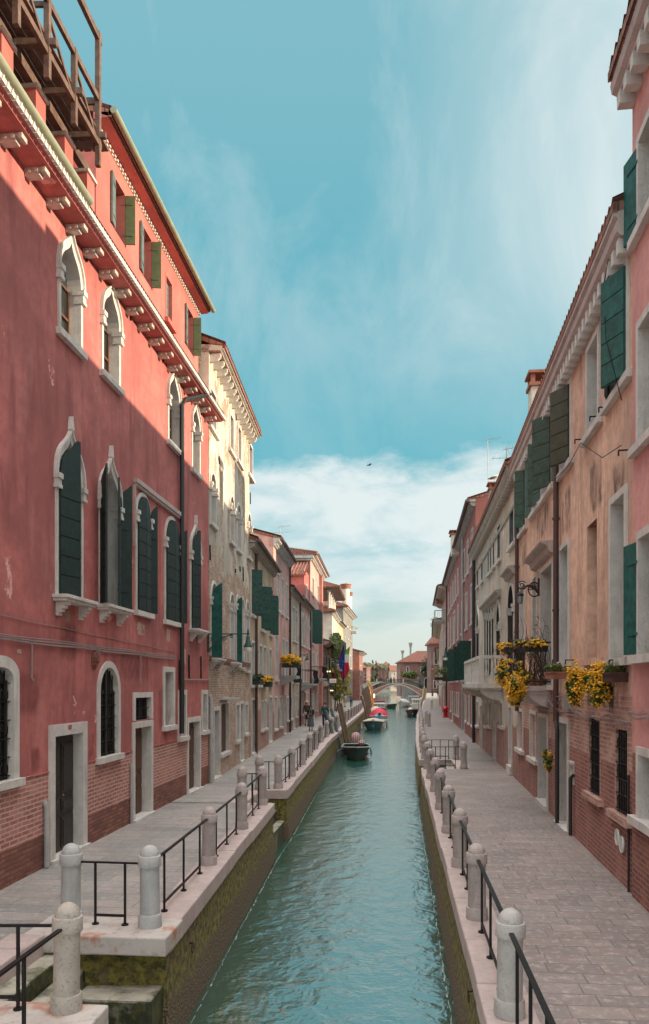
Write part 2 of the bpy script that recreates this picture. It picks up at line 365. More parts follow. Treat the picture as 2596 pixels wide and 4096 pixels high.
# trachyte paving
def paving(name, c1, c2, c3, seed, bw, rh):
    m, t = newmat(name); uv = t.mapping(uvn(t), loc=(seed, seed * .37, 0))
    j = t.n('ShaderNodeTexNoise', None, Vector=uv, Scale=1.1, Detail=3)
    v = t.n('ShaderNodeVectorMath', {'operation': 'ADD'}, i0=uv, i1=t.n('ShaderNodeVectorMath', {'operation': 'SCALE'}, i0=j.outputs[1], Scale=.07).outputs[0]).outputs[0]
    b = t.n('ShaderNodeTexBrick', {'offset': .42, 'squash': .8, 'squash_frequency': 3}, Vector=v, Color1=(0, 0, 0, 1), Color2=(1, 1, 1, 1), Mortar=(.5, .5, .5, 1), Scale=1, Mortar_Size=.009,
            Mortar_Smooth=.3, Brick_Width=bw, Row_Height=rh)
    b2 = t.n('ShaderNodeTexBrick', {'offset': .42, 'squash': .8, 'squash_frequency': 3}, Vector=v, Color1=(0, 0, 0, 1), Color2=(1, 1, 1, 1), Scale=1, Mortar_Size=0, Bias=.35, Brick_Width=bw, Row_Height=rh)
    n = t.noise(uv, .7, 6, .65); n2_ = t.noise(uv, 9, 6, .7); n3_ = t.noise(uv, 60, 3, .6)
    c = t.mix(t.ramp(b.outputs[0], .1, .9), c1, c2); c = t.mix(t.ramp(b2.outputs[0], .6, .8, 0, .8), c, c3)
    c = t.mix(t.ramp(n, .35, .7, 0, .55), c, [x * .62 for x in c1]); c = t.mix(t.ramp(n2_, .45, .75, 0, .4), c, [x * 1.25 for x in c2])
    c = t.mix(t.ramp(n3_, .5, .75, 0, .3), c, [x * .5 for x in c1])
    c = t.mix(t.math('MULTIPLY', b.outputs[1], t.ramp(n2_, .35, .6, .15, .75)), c, [x * .5 for x in c1])
    finish(t, c, t.ramp(n2_, .3, .7, .55, .85), t.math('SUBTRACT', t.math('MULTIPLY', t.math('ADD', n2_, n3_), .4), b.outputs[1]), .7, .010)
paving('paving_left', (.25, .245, .23), (.50, .49, .455), (.30, .26, .24), 1, .85, .34)
paving('paving_right', (.26, .215, .195), (.60, .515, .47), (.17, .15, .145), 4, .56, .28)
# mossy quay wall: stain bands that follow the tide line
m, t = newmat('quay_wall'); uv = uvn(t); c, h = brick_chain(t, uv, (.17, .11, .08), (.25, .19, .14), (.13, .11, .08), 5, .32, .11, .014)
v = t.n('ShaderNodeSeparateXYZ', None, Vector=t.n('ShaderNodeTexCoord').outputs['Object']).outputs[2]
nz = t.noise(uv, 1.3, 8, .65, .4); nf = t.noise(uv, 9, 6, .7); ns = t.noise(t.mapping(uv, (3, .7, 1)), 2, 6, .6)
hv = t.math('ADD', v, t.math('MULTIPLY', t.math('SUBTRACT', nz, .5), .7))
moss = t.mix(t.ramp(nf, .38, .62), (.050, .052, .012), (.28, .23, .038))
moss = t.mix(t.ramp(ns, .5, .7, 0, .7), moss, (.15, .115, .07))
c = t.mix(t.math('MULTIPLY', t.ramp(hv, -.10, -.30), .93), c, moss)
muss = t.mix(t.ramp(t.noise(uv, 34, 4, .7), .42, .64), (.04, .028, .015), (.32, .23, .12))
c = t.mix(t.ramp(hv, -.78, -.95), c, muss)
finish(t, c, .8, t.math('ADD', nf, t.math('MULTIPLY', t.noise(uv, 34, 4, .7), 1.2)), 1.0, .035)
m, t = newmat('slimy_stone'); g = t.n('ShaderNodeTexCoord').outputs['Object']; nf = t.noise(g, 5, 7, .7); nz = t.noise(g, 1.6, 6, .65)
v = t.n('ShaderNodeSeparateXYZ', None, Vector=t.n('ShaderNodeNewGeometry').outputs['Normal']).outputs[2]
c = t.mix(t.ramp(nf, .35, .65), (.30, .29, .23), (.42, .40, .33))
mk = t.math('ADD', t.ramp(nz, .42, .6), t.math('SUBTRACT', .75, t.math('MULTIPLY', v, 1.0)), clamp=True)
c = t.mix(mk, c, t.mix(t.ramp(nf, .4, .7), (.018, .024, .010), (.085, .085, .015)))
finish(t, c, .6, nf, .9, .03)
# rust marks on the kerb
m, t = newmat('rust_stone'); g = t.n('ShaderNodeTexCoord').outputs['Object']; n = t.noise(g, 3, 6, .65); n2_ = t.noise(g, 2.1, 5, .6)
c = t.mix(n, (.36, .325, .295), (.56, .52, .48)); c = t.mix(t.ramp(t.noise(g, 9, 6, .7), .5, .7, 0, .5), c, (.16, .15, .11)); c = t.mix(t.ramp(n2_, .54, .66, 0, .75), c, (.38, .13, .055))
finish(t, c, .75, n, .4, .008)
# canal water
m, t = newmat('canal_water'); g = t.n('ShaderNodeTexCoord').outputs['Object']
g2 = t.mapping(g, (1, .8, 1), rot=(0, 0, .25))
a = t.noise(g2, 2.3, 3, .5, .35); b_ = t.noise(t.mapping(g, (.8, 1.3, 1), rot=(0, 0, -.2)), 8, 4, .6, .2); c_ = t.noise(g, .35, 2, .5)
hh = t.math('ADD', t.math('MULTIPLY', a, 1.0), t.math('MULTIPLY', b_, .26)); hh = t.math('ADD', hh, t.math('MULTIPLY', c_, 1.0))
finish(t, t.mix(c_, (.017, .066, .048), (.024, .088, .064)), .02, hh, .58, .07, spec=1.0, IOR=2.8)

stone('bollard_light', (.43, .415, .395), (.17, .16, .145), spots=.4)
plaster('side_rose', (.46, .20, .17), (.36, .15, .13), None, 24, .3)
stone('corbel_stone', (.50, .44, .39), (.22, .14, .12), spots=.5)
simple('leaf_hazed', (.10, .105, .06), .8, var=.3, scale=1)  # leaf green greyed and paled, distance haze put into the colour

def decal(name, col, lo, hi, sc_, vert=1.0, rough=.85, mx_=.85):
    m, t = newmat(name); uv = uvn(t); sp = t.n('ShaderNodeSeparateXYZ', None, Vector=uv); g = t.n('ShaderNodeTexCoord').outputs['Object']
    n = t.noise(t.mapping(g, (sc_, sc_, sc_ * vert)), 1, 8, .68, .4)
    def edge(v): return t.math('MULTIPLY', t.ramp(v, 0, .3), t.ramp(v, 1, .7))
    a = t.math('MULTIPLY', t.math('MULTIPLY', edge(sp.outputs[0]), edge(sp.outputs[1])), 1.0)
    a = t.math('MULTIPLY', t.ramp(t.math('ADD', n, t.math('MULTIPLY', t.math('SUBTRACT', a, 1), .45)), lo, hi), mx_)
    b = t.n('ShaderNodeBsdfPrincipled', None, Roughness=rough); b.inputs['Base Color'].default_value = tuple(col) + (1,); tr = t.n('ShaderNodeBsdfTransparent')
    mx = t.n('ShaderNodeMixShader', None, i0=a, i1=tr.outputs[0], i2=b.outputs[0]); t.nt.links.new(mx.outputs[0], t.n('ShaderNodeOutputMaterial').inputs[0])
decal('stain_dark', (.13, .09, .075), .36, .72, 3.4, .35, mx_=.75); decal('bare_patch', (.52, .34, .28), .40, .45, 3.6, .8); decal('damp_stain', (.22, .06, .055), .28, .75, 1.6, .5, mx_=.55)
def stain(fac, root, px0, px1, py0, py1, mat, name):
    s0, s1 = sorted((fac.sx(px0), fac.sx(px1))); pm = (px0 + px1) / 2; z1, z0 = fac.pix(pm, py0)[1], fac.pix(pm, py1)[1]
    q = fac.mb(); q.face([(s0, .006, z0), (s1, .006, z0), (s1, .006, z1), (s0, .006, z1)], uv=[(0, 0), (1, 0), (1, 1), (0, 1)]); q.build(name, M[mat], root)
simple('olive_dark', (.030, .048, .030), .55, var=.4)
simple('foam', (.34, .37, .34), .6)
# ---------------------------------------------------------------- facades
class Fac:
    """vertical facade plane from plan point A to B; side +1 = left bank (faces +X), -1 = right bank"""
    def __init__(s, A, B, side):
        s.A, s.B = Vector((A[0], A[1])), Vector((B[0], B[1])); s.d = (s.B - s.A); s.L = s.d.length; s.d /= s.L
        s.out = Vector((s.d.y, -s.d.x)) * side; s.side = side
    def w(s, p):    # (s, o, z) -> coordinates relative to root at A
        q = s.d * p[0] + s.out * p[1]; return Vector((q.x, q.y, p[2]))
    def pix(s, px, py, o=0.0):
        D = (AX + RX * ((px - CX) / F)); D2 = Vector((D.x, D.y))
        d = (s.A.dot(s.out) + o) / D2.dot(s.out); P = D2 * d
        return (P - s.A).dot(s.d), CH - (py - HY) / F * d
    def sx(s, px, o=0.0): return s.pix(px, HY, o)[0]
    def mb(s): return MB(s.w)

def top_curve(style, s0, s1, z0, z1, n=12):
    w_ = s1 - s0; m = (s0 + s1) / 2
    if style == 'rect': return [(s0, z1), (s1, z1)]
    if style == 'arch':
        r = min(w_ / 2, (z1 - z0) * .5); zs = z1 - r
        return [(m - w_ / 2 * math.cos(math.pi * i / n), zs + r * math.sin(math.pi * i / n)) for i in range(n + 1)]
    if style == 'seg':
        r = w_ * .28; zs = z1 - r
        return [(m - w_ / 2 * math.cos(math.pi * i / n), zs + r * math.sin(math.pi * i / n)) for i in range(n + 1)]
    g = [(1, 0), (.98, .16), (.92, .32), (.80, .46), (.64, .57), (.46, .66), (.30, .74), (.17, .82), (.07, .91), (0, 1)]
    r = w_ * .80 if style == 'ogee' else w_ * 1.5; r = min(r, (z1 - z0) * .6); zs = z1 - r
    L = [(m - u * w_ / 2, zs + r * h) for u, h in g]; return L + [(m + u * w_ / 2, zs + r * h) for u, h in g[-2::-1]]
def springing(style, s0, s1, z0, z1): return top_curve(style, s0, s1, z0, z1)[0][1]

def wall_mesh(fac, L, H, holes, mats, zsplits=(), matfn=None, s_start=.01, z_start=-.3, mb=None, o=0.0):
    """front wall with real openings; holes: (style, s0, s1, z0, z1)"""
    mb = mb or fac.mb(); S = {s_start, L - .01}; Z = {z_start, H} | set(zsplits)
    hs = [h for h in holes if h[2] > s_start + .02 and h[1] < L - .03]
    for h in hs: S |= {max(h[1], s_start), min(h[2], L - .01)}; Z |= {max(h[3], z_start), h[4]}
    S = sorted(x for x in S if s_start <= x <= L - .01); Z = sorted(z for z in Z if z_start <= z <= H)
    for i in range(len(S) - 1):
        if S[i + 1] - S[i] < 1e-5: continue
        c = (S[i] + S[i + 1]) / 2
        for j in range(len(Z) - 1):
            if Z[j + 1] - Z[j] < 1e-5: continue
            e = (Z[j] + Z[j + 1]) / 2
            if any(h[1] < c < h[2] and h[3] < e < h[4] for h in hs): continue
            mb.face([(S[i], o, Z[j]), (S[i + 1], o, Z[j]), (S[i + 1], o, Z[j + 1]), (S[i], o, Z[j + 1])], m=matfn(c, e) if matfn else 0)
    for h in hs:
        if h[0] == 'rect': continue
        cv = top_curve(*h)
        for a, b in zip(cv, cv[1:]):
            if h[4] - min(a[1], b[1]) < 1e-4: continue
            mb.face([(a[0], o, a[1]), (b[0], o, b[1]), (b[0], o, h[4] + .0), (a[0], o, h[4])], m=matfn((a[0] + b[0]) / 2, h[4] - .02) if matfn else 0)
    return mb

def leaf(fac, win, hs, z0, top, wd, sgn, ang, mat, o=.02, plank=.30, th=.035, vertical=False, name='shutter'):
    """hinged shutter leaf; top(u) gives its top height; sgn +1 hinged at near jamb, -1 at far jamb"""
    a = R(ang); ca, sa = math.cos(a), math.sin(a)
    def TT(p): u, v, z = p; return fac.w((hs + sgn * (u * ca - v * sa), o + u * sa + v * ca, z))
    mb = MB(TT); n = 8; us = [wd * i / n for i in range(n + 1)]; flat = abs(top(0) - top(wd)) < 1e-3 and abs(top(wd / 2) - top(0)) < 1e-3
    if flat: us = [0, wd]
    poly = [(0, z0)] + [(wd, z0)] + [(u, top(u)) for u in us[::-1]]
    mb.prism([(p[0], p[1]) for p in poly], 0, th, 1)
    zt = min(top(u) for u in us); k = max(2, int((zt - z0) / plank)); h = (zt - z0) / k
    for i in range(k):
        mb.box(.012, wd - .012, th, th + .012, z0 + i * h + .012, z0 + (i + 1) * h - .008, skip='y')
    for zz in (.18, .82):   # strap hinges on the inner face
        z = z0 + (zt - z0) * zz; mb.box(0.01, wd * .75, -.012, 0, z - .02, z + .02, skip='Y')
    return mb.build(name, mat, win)

def window(fac, root, holes, s0, s1, z0, z1, style='rect', t=.12, depth=.24, proud=.035, fm='istrian_stone', sill='plain',
           fill='glass', leaves=(), caps=False, name='window', bars=None, ob=-.05, crown=False, panemat='glass', lm='green_paint', split=2, rev=None):
    fm = M[fm]; tt = t * 2.0 if style.startswith('ogee') else t
    outer = top_curve(style, s0, s1, z0, z1); inner = top_curve(style, s0 + t, s1 - t, z0, z1 - tt)
    e = t * .45; holes.append((style, s0 + e, s1 - e, z0 + (0 if name != 'door' else -.3), z1 - e * (2 if style.startswith('ogee') else 1)))
    mb = fac.mb(); O = [(s0, z0)] + outer + [(s1, z0)]; I = [(s0 + t, z0)] + inner + [(s1 - t, z0)]
    for i in range(len(O) - 1):
        a, b, c, d = O[i], O[i + 1], I[i + 1], I[i]
        mb.face([(a[0], proud, a[1]), (b[0], proud, b[1]), (c[0], proud, c[1]), (d[0], proud, d[1])])
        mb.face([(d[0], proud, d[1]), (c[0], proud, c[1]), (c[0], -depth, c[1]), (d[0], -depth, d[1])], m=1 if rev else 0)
        mb.face([(a[0], proud, a[1]), (b[0], proud, b[1]), (b[0], -.03, b[1]), (a[0], -.03, a[1])])
    if style.startswith('ogee'):     # raised outer moulding and finial
        E = top_curve(style, s0 - .05, s1 + .05, z0, z1 + .06)
        for i in range(len(E) - 1):
            a, b, c, d = E[i], E[i + 1], outer[i + 1], outer[i]
            mb.face([(a[0], proud + .04, a[1]), (b[0], proud + .04, b[1]), (c[0], proud + .04, c[1]), (d[0], proud + .04, d[1])])
            mb.face([(a[0], proud + .04, a[1]), (b[0], proud + .04, b[1]), (b[0], 0, b[1]), (a[0], 0, a[1])])
            mb.face([(c[0], proud + .04, c[1]), (d[0], proud + .04, d[1]), (d[0], proud, d[1]), (c[0], proud, c[1])])
        m_ = (s0 + s1) / 2; mb.prism([(m_ - .05, z1), (m_ + .05, z1), (m_ + .03, z1 + .10), (m_, z1 + .24), (m_ - .03, z1 + .10)], -.0, proud + .05, 1)
    if caps:
        zs = inner[0][1]
        for x0, x1 in ((s0 - .05, s0 + t + .03), (s1 - t - .03, s1 + .05)):
            mb.box(x0, x1, -.12, proud + .07, zs - .06, zs + .03); mb.box(x0 + .015, x1 - .015, -.1, proud + .045, zs - .16, zs - .06); mb.box(x0, x1, -.1, proud + .055, zs - .22, zs - .16)
    win = mb.build(name, [fm, M[rev]] if rev else fm, root)
    zi = inner[0][1]
    if sill:
        sb = fac.mb(); w_ = .06 if sill == 'plain' else .20
        if name == 'door': sb.box(s0 - .02, s1 + .02, -depth - .04, .10, z0 - .25, z0 + .035)
        elif sill == 'slab':
            w_ = .10; sb.box(s0 - w_, s1 + w_, -.02, .28, z0 - .06, z0 + .0); sb.box(s0 - w_ + .03, s1 + w_ - .03, -.02, .24, z0 - .11, z0 - .06)
            for c in (s0 + .10, s1 - .10):
                for k in range(4): sb.box(c - .065, c + .065, -.02, .21 - k * .05, z0 - .11 - (k + 1) * .06, z0 - .11 - k * .06)
        else: sb.box(s0 - w_, s1 + w_, -depth, .10, z0 - .11, z0 + .004)
        if name != 'door' or True: sb.build('threshold' if name == 'door' else 'sill', fm, win, bevel=.008 if sill == 'slab' else 0)
    def fillpoly(mb, o, zb=None):
        zb = z0 if zb is None else zb
        for a, b in zip(inner, inner[1:]):
            mb.face([(a[0], o, zb), (b[0], o, zb), (b[0], o, b[1]), (a[0], o, a[1])])
    if fill in ('glass', 'grille'):
        g = fac.mb(); fillpoly(g, -depth + .015); g.build('pane', M[panemat], win)
        c = fac.mb(); wi = (s1 - s0 - 2 * t); m_ = (s0 + s1) / 2; o0, o1 = -depth + .016, -depth + .06
        c.box(s0 + t, s0 + t + .05, o0, o1, z0, zi, ''); c.box(s1 - t - .05, s1 - t, o0, o1, z0, zi)
        if split == 2: c.box(m_ - .035, m_ + .035, o0, o1 + .01, z0, inner[len(inner) // 2][1] if style != 'rect' else z1 - t)
        nn = max(1, round((zi - z0) / .7))
        for k in range(nn + 1):
            z = z0 + (zi - z0) * k / nn; c.box(s0 + t + .05, s1 - t - .05, o0, o1 - .008, z - .025 + (.025 if k == 0 else 0), z + .025)
        c.build('casement', M['brown_wood'] if bars is None else M['dark_wood'], win)
    elif fill == 'dark':
        g = fac.mb(); fillpoly(g, -depth + .015); g.build('pane', M['glass'], win)
    elif fill == 'board':
        g = fac.mb(); fillpoly(g, -.10 if depth > .1 else -depth); k = int((zi - z0) / .16)
        for i in range(k): g.box(s0 + t + .02, s1 - t - .02, -.10, -.085, z0 + (zi - z0) * i / k + .012, z0 + (zi - z0) * (i + 1) / k, skip='y')
        g.build('shutter', M[lm], win)
    elif fill == 'brick':
        g = fac.mb(); fillpoly(g, -.07); g.build('infill', M[panemat], win)
    elif fill == 'door':
        g = fac.mb(); fillpoly(g, -depth + .01); a, b = s0 + t, s1 - t; m_ = (a + b) / 2
        for x0, x1 in ((a + .05, m_ - .04), (m_ + .04, b - .05)):
            for q0, q1 in ((.04, .30), (.34, .46), (.50, .92)):
                za, zb = z0 + (zi - z0) * q0, z0 + (zi - z0) * q1
                g.box(x0, x1, -depth + .01, -depth + .035, za, zb, skip='y'); g.box(x0 + .05, x1 - .05, -depth + .035, -depth + .05, za + .05, zb - .05, skip='y')
        lf = g.build('leaf', M[lm], win)
        k = fac.mb(); k.lathe([(0, 0), (.018, .0), (.022, .03), (0, .05)], 8, (m_, -depth + .08, z0 + (zi - z0) * .48)); k.build('knob', M['brass'], win)
    if bars:
        g = fac.mb(); a, b = s0 + t, s1 - t; n = max(3, int((b - a) / .125))
        for i in range(1, n):
            x = a + (b - a) * i / n; zt = top_at(inner, x); g.bar((x, ob, z0 + .02), (x, ob, zt - .01), .02)
        nh = bars; zt = zi
        for i in range(nh + 1): z = z0 + .06 + (zt - z0 - .1) * i / nh; g.bar((a, ob + .012, z), (b, ob + .012, z), .03, .012)
        if nh >= 5:
            for i in range(n):   # small scroll work between pairs of rails
                x = a + (b - a) * (i + .5) / n
                for zc in (z0 + .16, z0 + (zt - z0) * .5, zt - .22):
                    g.tube([(x + .04 * math.sin(q * 1.05), ob, zc + .09 * math.cos(q * 1.05)) for q in range(7)], .008, 4, False)
        g.build('grille', M['iron'], win)
    for lf in leaves:     # (hinge, angle, width fraction, material[, offset])
        hg, ang, wf, lm_ = lf[:4]; wi = (s1 - s0 - 2 * t); wd = wi * .5 * wf
        sgn = 1 if hg == 'n' else -1; hs = (s0 + t) if hg == 'n' else (s1 - t)
        full = len(lf) > 4
        def tp(u, sgn=sgn, hs=hs): return (zi if style == 'rect' else top_at(inner, hs + sgn * min(u, wi * .5))) - .02
        leaf(fac, win, hs, z0 + .02, tp, wd, sgn, ang, M[lm_], o=lf[4] if full else .02)
    return win
def top_at(curve, x):
    for a, b in zip(curve, curve[1:]):
        if a[0] - 1e-6 <= x <= b[0] + 1e-6:
            f = (x - a[0]) / max(1e-6, b[0] - a[0]); return a[1] + (b[1] - a[1]) * f
    return curve[0][1] if x < curve[0][0] else curve[-1][1]

def corbels(fac, root, ss, zt, depth=.42, w_=.16, h=.34, mat='istrian_stone', steps=3, name='corbel'):
    mb = fac.mb()
    if steps == 1: mb.box(-w_ / 2, w_ / 2, 0, depth, zt - h, zt)
    elif steps == 0:
        mb.box(-w_ / 2, w_ / 2, 0, depth, zt - h * .5, zt); mb.prism([(0, zt - h), (0, zt - h * .5), (depth * .95, zt - h * .5), (depth * .75, zt - h * .8), (depth * .3, zt - h)], -w_ / 2, w_ / 2, 0)
    else:
        for k in range(steps):
            hk = h / steps; ok = depth * (1 - .27 * k); mb.box(-w_ / 2, w_ / 2, 0, ok, zt - (k + 1) * hk, zt - k * hk, skip='' )
            for q in range(3 if k == 0 else 0): mb.box(-w_ / 2 - .02, w_ / 2 + .02, ok - .05 - q * .12, ok - q * .12 + .01, zt - hk * 1.35, zt - .01)
    o0 = mb.build(name, M[mat], root, bevel=.006); v = lambda s: fac.w((s, 0, 0)); o0.location = v(ss[0])
    for s in ss[1:]:
        c = o0.copy(); COL.objects.link(c); c.parent = root; c.location = v(s)

def sweep(fac, root, prof, s0, s1, mat, name):
    mb = fac.mb(); mb.prism(prof, s0, s1, 0); return mb.build(name, M[mat] if isinstance(mat, str) else mat, root)

def tile_roof(fac, root, L, z, o_eave, run, rise, back=None, s0=0., gable=True, thick=.10, wallmat=None, pitch=.22):
    """corrugated pantile slopes, eave at o_eave, ridge `run` behind it"""
    mb = fac.mb(); n = max(6, int(L / pitch)); nr = max(2, int(run / 1.2)); rows = []
    for side in (0, 1):
        rows = []
        for r in range(nr + 1):
            f = r / nr; o = o_eave - run * (f if side == 0 else 2 - f); zz = z + rise * f
            row = []
            for i in range(n * 4 + 1):
                s = s0 + L * i / (n * 4); row.append((s, o, zz + .045 * (1 + math.cos(2 * math.pi * i / 4))))
            rows.append(row)
        for a, b in zip(rows, rows[1:]):
            for j in range(len(a) - 1):
                p = [a[j], a[j + 1], b[j + 1], b[j]]; mb.face(p, uv=[(q[0], -q[1]) for q in p])
    mb.box(s0, s0 + L, o_eave - .06, o_eave - .01, z - thick, z + .02)
    for s in (s0, s0 + L - .02):
        mb.face([(s, o_eave, z), (s, o_eave - run, z + rise), (s, o_eave - run, z + rise - .14), (s, o_eave, z - .14)])
        mb.face([(s, o_eave - 2 * run, z), (s, o_eave - run, z + rise), (s, o_eave - run, z + rise - .14), (s, o_eave - 2 * run, z - .14)])
    ridge = [(s0, o_eave - run, z + rise + .10), (s0 + L, o_eave - run, z + rise + .10)]; mb.tube(ridge, .11, 8)
    return mb.build('roof', M['roof_tile'], root)

def hip_roof(fac, root, s0, s1, o0, o1, z, rise):
    mb = fac.mb(); L_, D_ = s1 - s0, o0 - o1; h = min(L_, D_) / 2
    A, B, C, D = (s0, o0, z), (s1, o0, z), (s1, o1, z), (s0, o1, z)
    if L_ >= D_: E, G_ = (s0 + h, o0 - h, z + rise), (s1 - h, o0 - h, z + rise); fs = [[A, B, G_, E], [B, C, G_], [C, D, E, G_], [D, A, E]]
    else: E, G_ = (s0 + h, o0 - h, z + rise), (s0 + h, o1 + h, z + rise); fs = [[A, B, E], [B, C, G_, E], [C, D, G_], [D, A, E, G_]]
    def rib(p, q, r, n):   # raised tile courses running up the slope between eave p-q and apex edge
        for i in range(n + 1):
            f = i / n; b = Vector(p).lerp(Vector(q), f); t = Vector(r[0]).lerp(Vector(r[1]), f); mb.bar(b, t, .11, .10)
    for f in fs:
        mb.face(f); n = max(6, int((Vector(f[0]) - Vector(f[1])).length / .30)); rib(f[0], f[1], (f[3] if len(f) > 3 else f[2], f[2]), n)
    mb.box(s0, s1, o1, o0, z - .16, z - .02)
    for e in ((A, E), (D, E if L_ >= D_ else G_), (B, G_ if L_ >= D_ else E), (C, G_), (E, G_)): mb.tube([e[0], e[1]], .10, 6)
    return mb.build('roof', M['roof_tile'], root)

def shell(fac, root, L, H, depth, mat, gable=0., o_e=0.0, s0=.01):
    """side and back walls plus gables of a building body"""
    mb = fac.mb(); a, b = s0, L - .01
    for s in (a, b):
        mb.face([(s, 0, -.3), (s, -depth, -.3), (s, -depth, H), (s, 0, H)])
        if gable: mb.face([(s, 0, H), (s, -depth, H), (s, -depth / 2, H + gable)])
    mb.face([(a, -depth, -.3), (b, -depth, -.3), (b, -depth, H), (a, -depth, H)])
    return mb.build('side_wall', M[mat] if isinstance(mat, str) else mat, root)

def pipe(fac, root, s, z0, z1, mat='pipe_brown', r=.055, o=.09, name='downpipe', elbow=None):
    mb = fac.mb(); pts = [(s, o, z0), (s, o, z1)]
    if elbow: pts += [(s + elbow[0] * .3, o + .03, z1 + elbow[2] * .5), (s + elbow[0], o + elbow[1], z1 + elbow[2])]
    mb.tube(pts, r, 8)
    for k in range(int((z1 - z0) / 2) + 1): z = z0 + .4 + k * 2; mb.tube([(s, o, z), (s, o, z + .05)], r * 1.35, 8)
    return mb.build(name, M[mat], root)

def chimney(x, y, z0, z1, w_, mat, label, kind='square', group=None):
    o = empty('chimney', (x, y, z0), label, 'chimney', group); h = z1 - z0
    if kind == 'square':
        b = MB(); b.box(-w_ / 2, w_ / 2, -w_ / 2, w_ / 2, 0, h * .8); b.build('shaft', M[mat], o)
        c = MB(); c.box(-w_ * .6, w_ * .6, -w_ * .6, w_ * .6, h * .8, h * .84)
        for i in (-1, 1):
            for j in (-1, 1): c.obox((i * w_ * .42, j * w_ * .42, h * .89), (w_ * .1, 0, 0), (0, w_ * .1, 0), (0, 0, h * .05))
        c.box(-w_ * .65, w_ * .65, -w_ * .65, w_ * .65, h * .94, h * .97); c.build('cap', M['terracotta'], o)
    else:
        r = w_ / 2; b = MB(); b.lathe([(r, 0), (r, h * .72), (r * .98, h * .74)], 16); b.build('shaft', M[mat], o)
        c = MB()
        if kind == 'bell': c.lathe([(r * .9, h * .70), (r * 1.9, h * .92), (r * 2.0, h), (r * 1.5, h), (0, h * .98)], 16)
        elif kind == 'cone': c.lathe([(r, h * .70), (r * 1.1, h * .74), (r * 1.3, h * .76), (0, h)], 12)
        else: c.lathe([(r, h * .74), (r * 1.2, h * .76), (r * 1.35, h * .90), (r * 1.5, h * .92), (r * 1.3, h * .95), (r * .3, h * .96), (r * .15, h)], 16)
        c.build('cap', M['terracotta' if kind != 'bell' else 'old_stone'], o)
    return o

def foliage(mb, c, rad, n, size, rng, flat=.5):
    """scatter small leaf faces through an ellipsoid with clumps and gaps"""
    c = Vector(c); cl = [Vector((rng.gauss(0, .5), rng.gauss(0, .5), rng.gauss(0, .5))) for _ in range(max(3, n // 40))]
    for i in range(n):
        k = rng.choice(cl); p = k + Vector((rng.gauss(0, .22), rng.gauss(0, .22), rng.gauss(0, .22)))
        if p.length > 1.25: p = p.normalized() * rng.uniform(.8, 1.2)
        p = c + Vector((p.x * rad[0], p.y * rad[1], p.z * rad[2])); sz = size * rng.uniform(.6, 1.4)
        u = Vector((rng.gauss(0, 1), rng.gauss(0, 1), rng.gauss(0, 1))).normalized(); v = u.orthogonal().normalized()
        mb.face([p - u * sz, p + v * sz * flat, p + u * sz, p - v * sz * flat])
def blossoms(mb, c, rad, n, size, rng):
    c = Vector(c); cl = [Vector((rng.gauss(0, .45), rng.gauss(0, .45), rng.gauss(0, .5))) for _ in range(max(4, n // 9))]
    for i in range(n):
        k = rng.choice(cl); p = k + Vector((rng.gauss(0, .13), rng.gauss(0, .13), rng.gauss(0, .10)))
        L_ = p.length
        if L_ < .55: p = p.normalized() * rng.uniform(.6, 1.0)
        if L_ > 1.3: p = p.normalized() * 1.15
        p = c + Vector((p.x * rad[0], p.y * rad[1], p.z * rad[2])); s_ = size * rng.uniform(.6, 1.3)
        X, Y, Z = Vector((s_, 0, 0)), Vector((0, s_, 0)), Vector((0, 0, s_ * .8))
        for a in (1, -1):
            for (q, r_) in ((X, Y), (Y, -X), (-X, -Y), (-Y, X)): mb.face([p + q, p + r_, p + Z * a])
# ---------------------------------------------------------------- setting: land, quays, water
def poly_area(mb, pts, z):
    mb.face([(p[0], p[1], z) for p in pts])
LQ = [(-2.76, -14), (-2.76, 7.20), (-4.3, 7.20), (-4.3, 9.34), (-2.82, 9.36), (-3.0, 14), (-3.2, 19.6), (-3.95, 19.6), (-3.95, 22.1), (-3.22, 22.1), (-3.5, 32), (-3.8, 42), (-3.95, 60), (-4.1, 88), (-5.5, 150), (-6.5, 188), (-9, 191)]
RQ = [(.83, -14), (.83, 28.0), (2.15, 28.0), (2.15, 31.0), (.84, 31), (.95, 42), (1.4, 62), (1.95, 80), (3.2, 115), (4.6, 150), (5.2, 188), (9, 191)]
def strips(edge, far, name, matn, label=None):
    pts = [P2(*p) for p in edge]; mb = MB()
    ys = sorted({round(p.y, 3) for p in pts}); 
    # split into horizontal slabs between consecutive edge points
    mb2 = MB()
    for (a, b) in zip(pts, pts[1:]):
        if abs(a.y - b.y) < .03: continue
        mb2.face([(a.x, a.y, 0), (b.x, b.y, 0), (far, b.y, 0), (far, a.y, 0)])
    o = mb2.build(name, M[matn]); o['kind'] = 'structure'; return o
strips(LQ, -60, 'pavement', 'paving_left'); strips(RQ, 60, 'pavement', 'paving_right')
gmb = MB()
for sx_ in (-1, 1):
    for y0, y1 in ((-15, 190),): gmb.face([(60 * sx_, y0, -.02), (900 * sx_, y0, -.02), (900 * sx_, y1, -.02), (60 * sx_, y1, -.02)])
gmb.face([(-900, -400, -.02), (900, -400, -.02), (900, -15, -.02), (-900, -15, -.02)])
tag(gmb.build('ground', M['paving_left']), kind='structure')
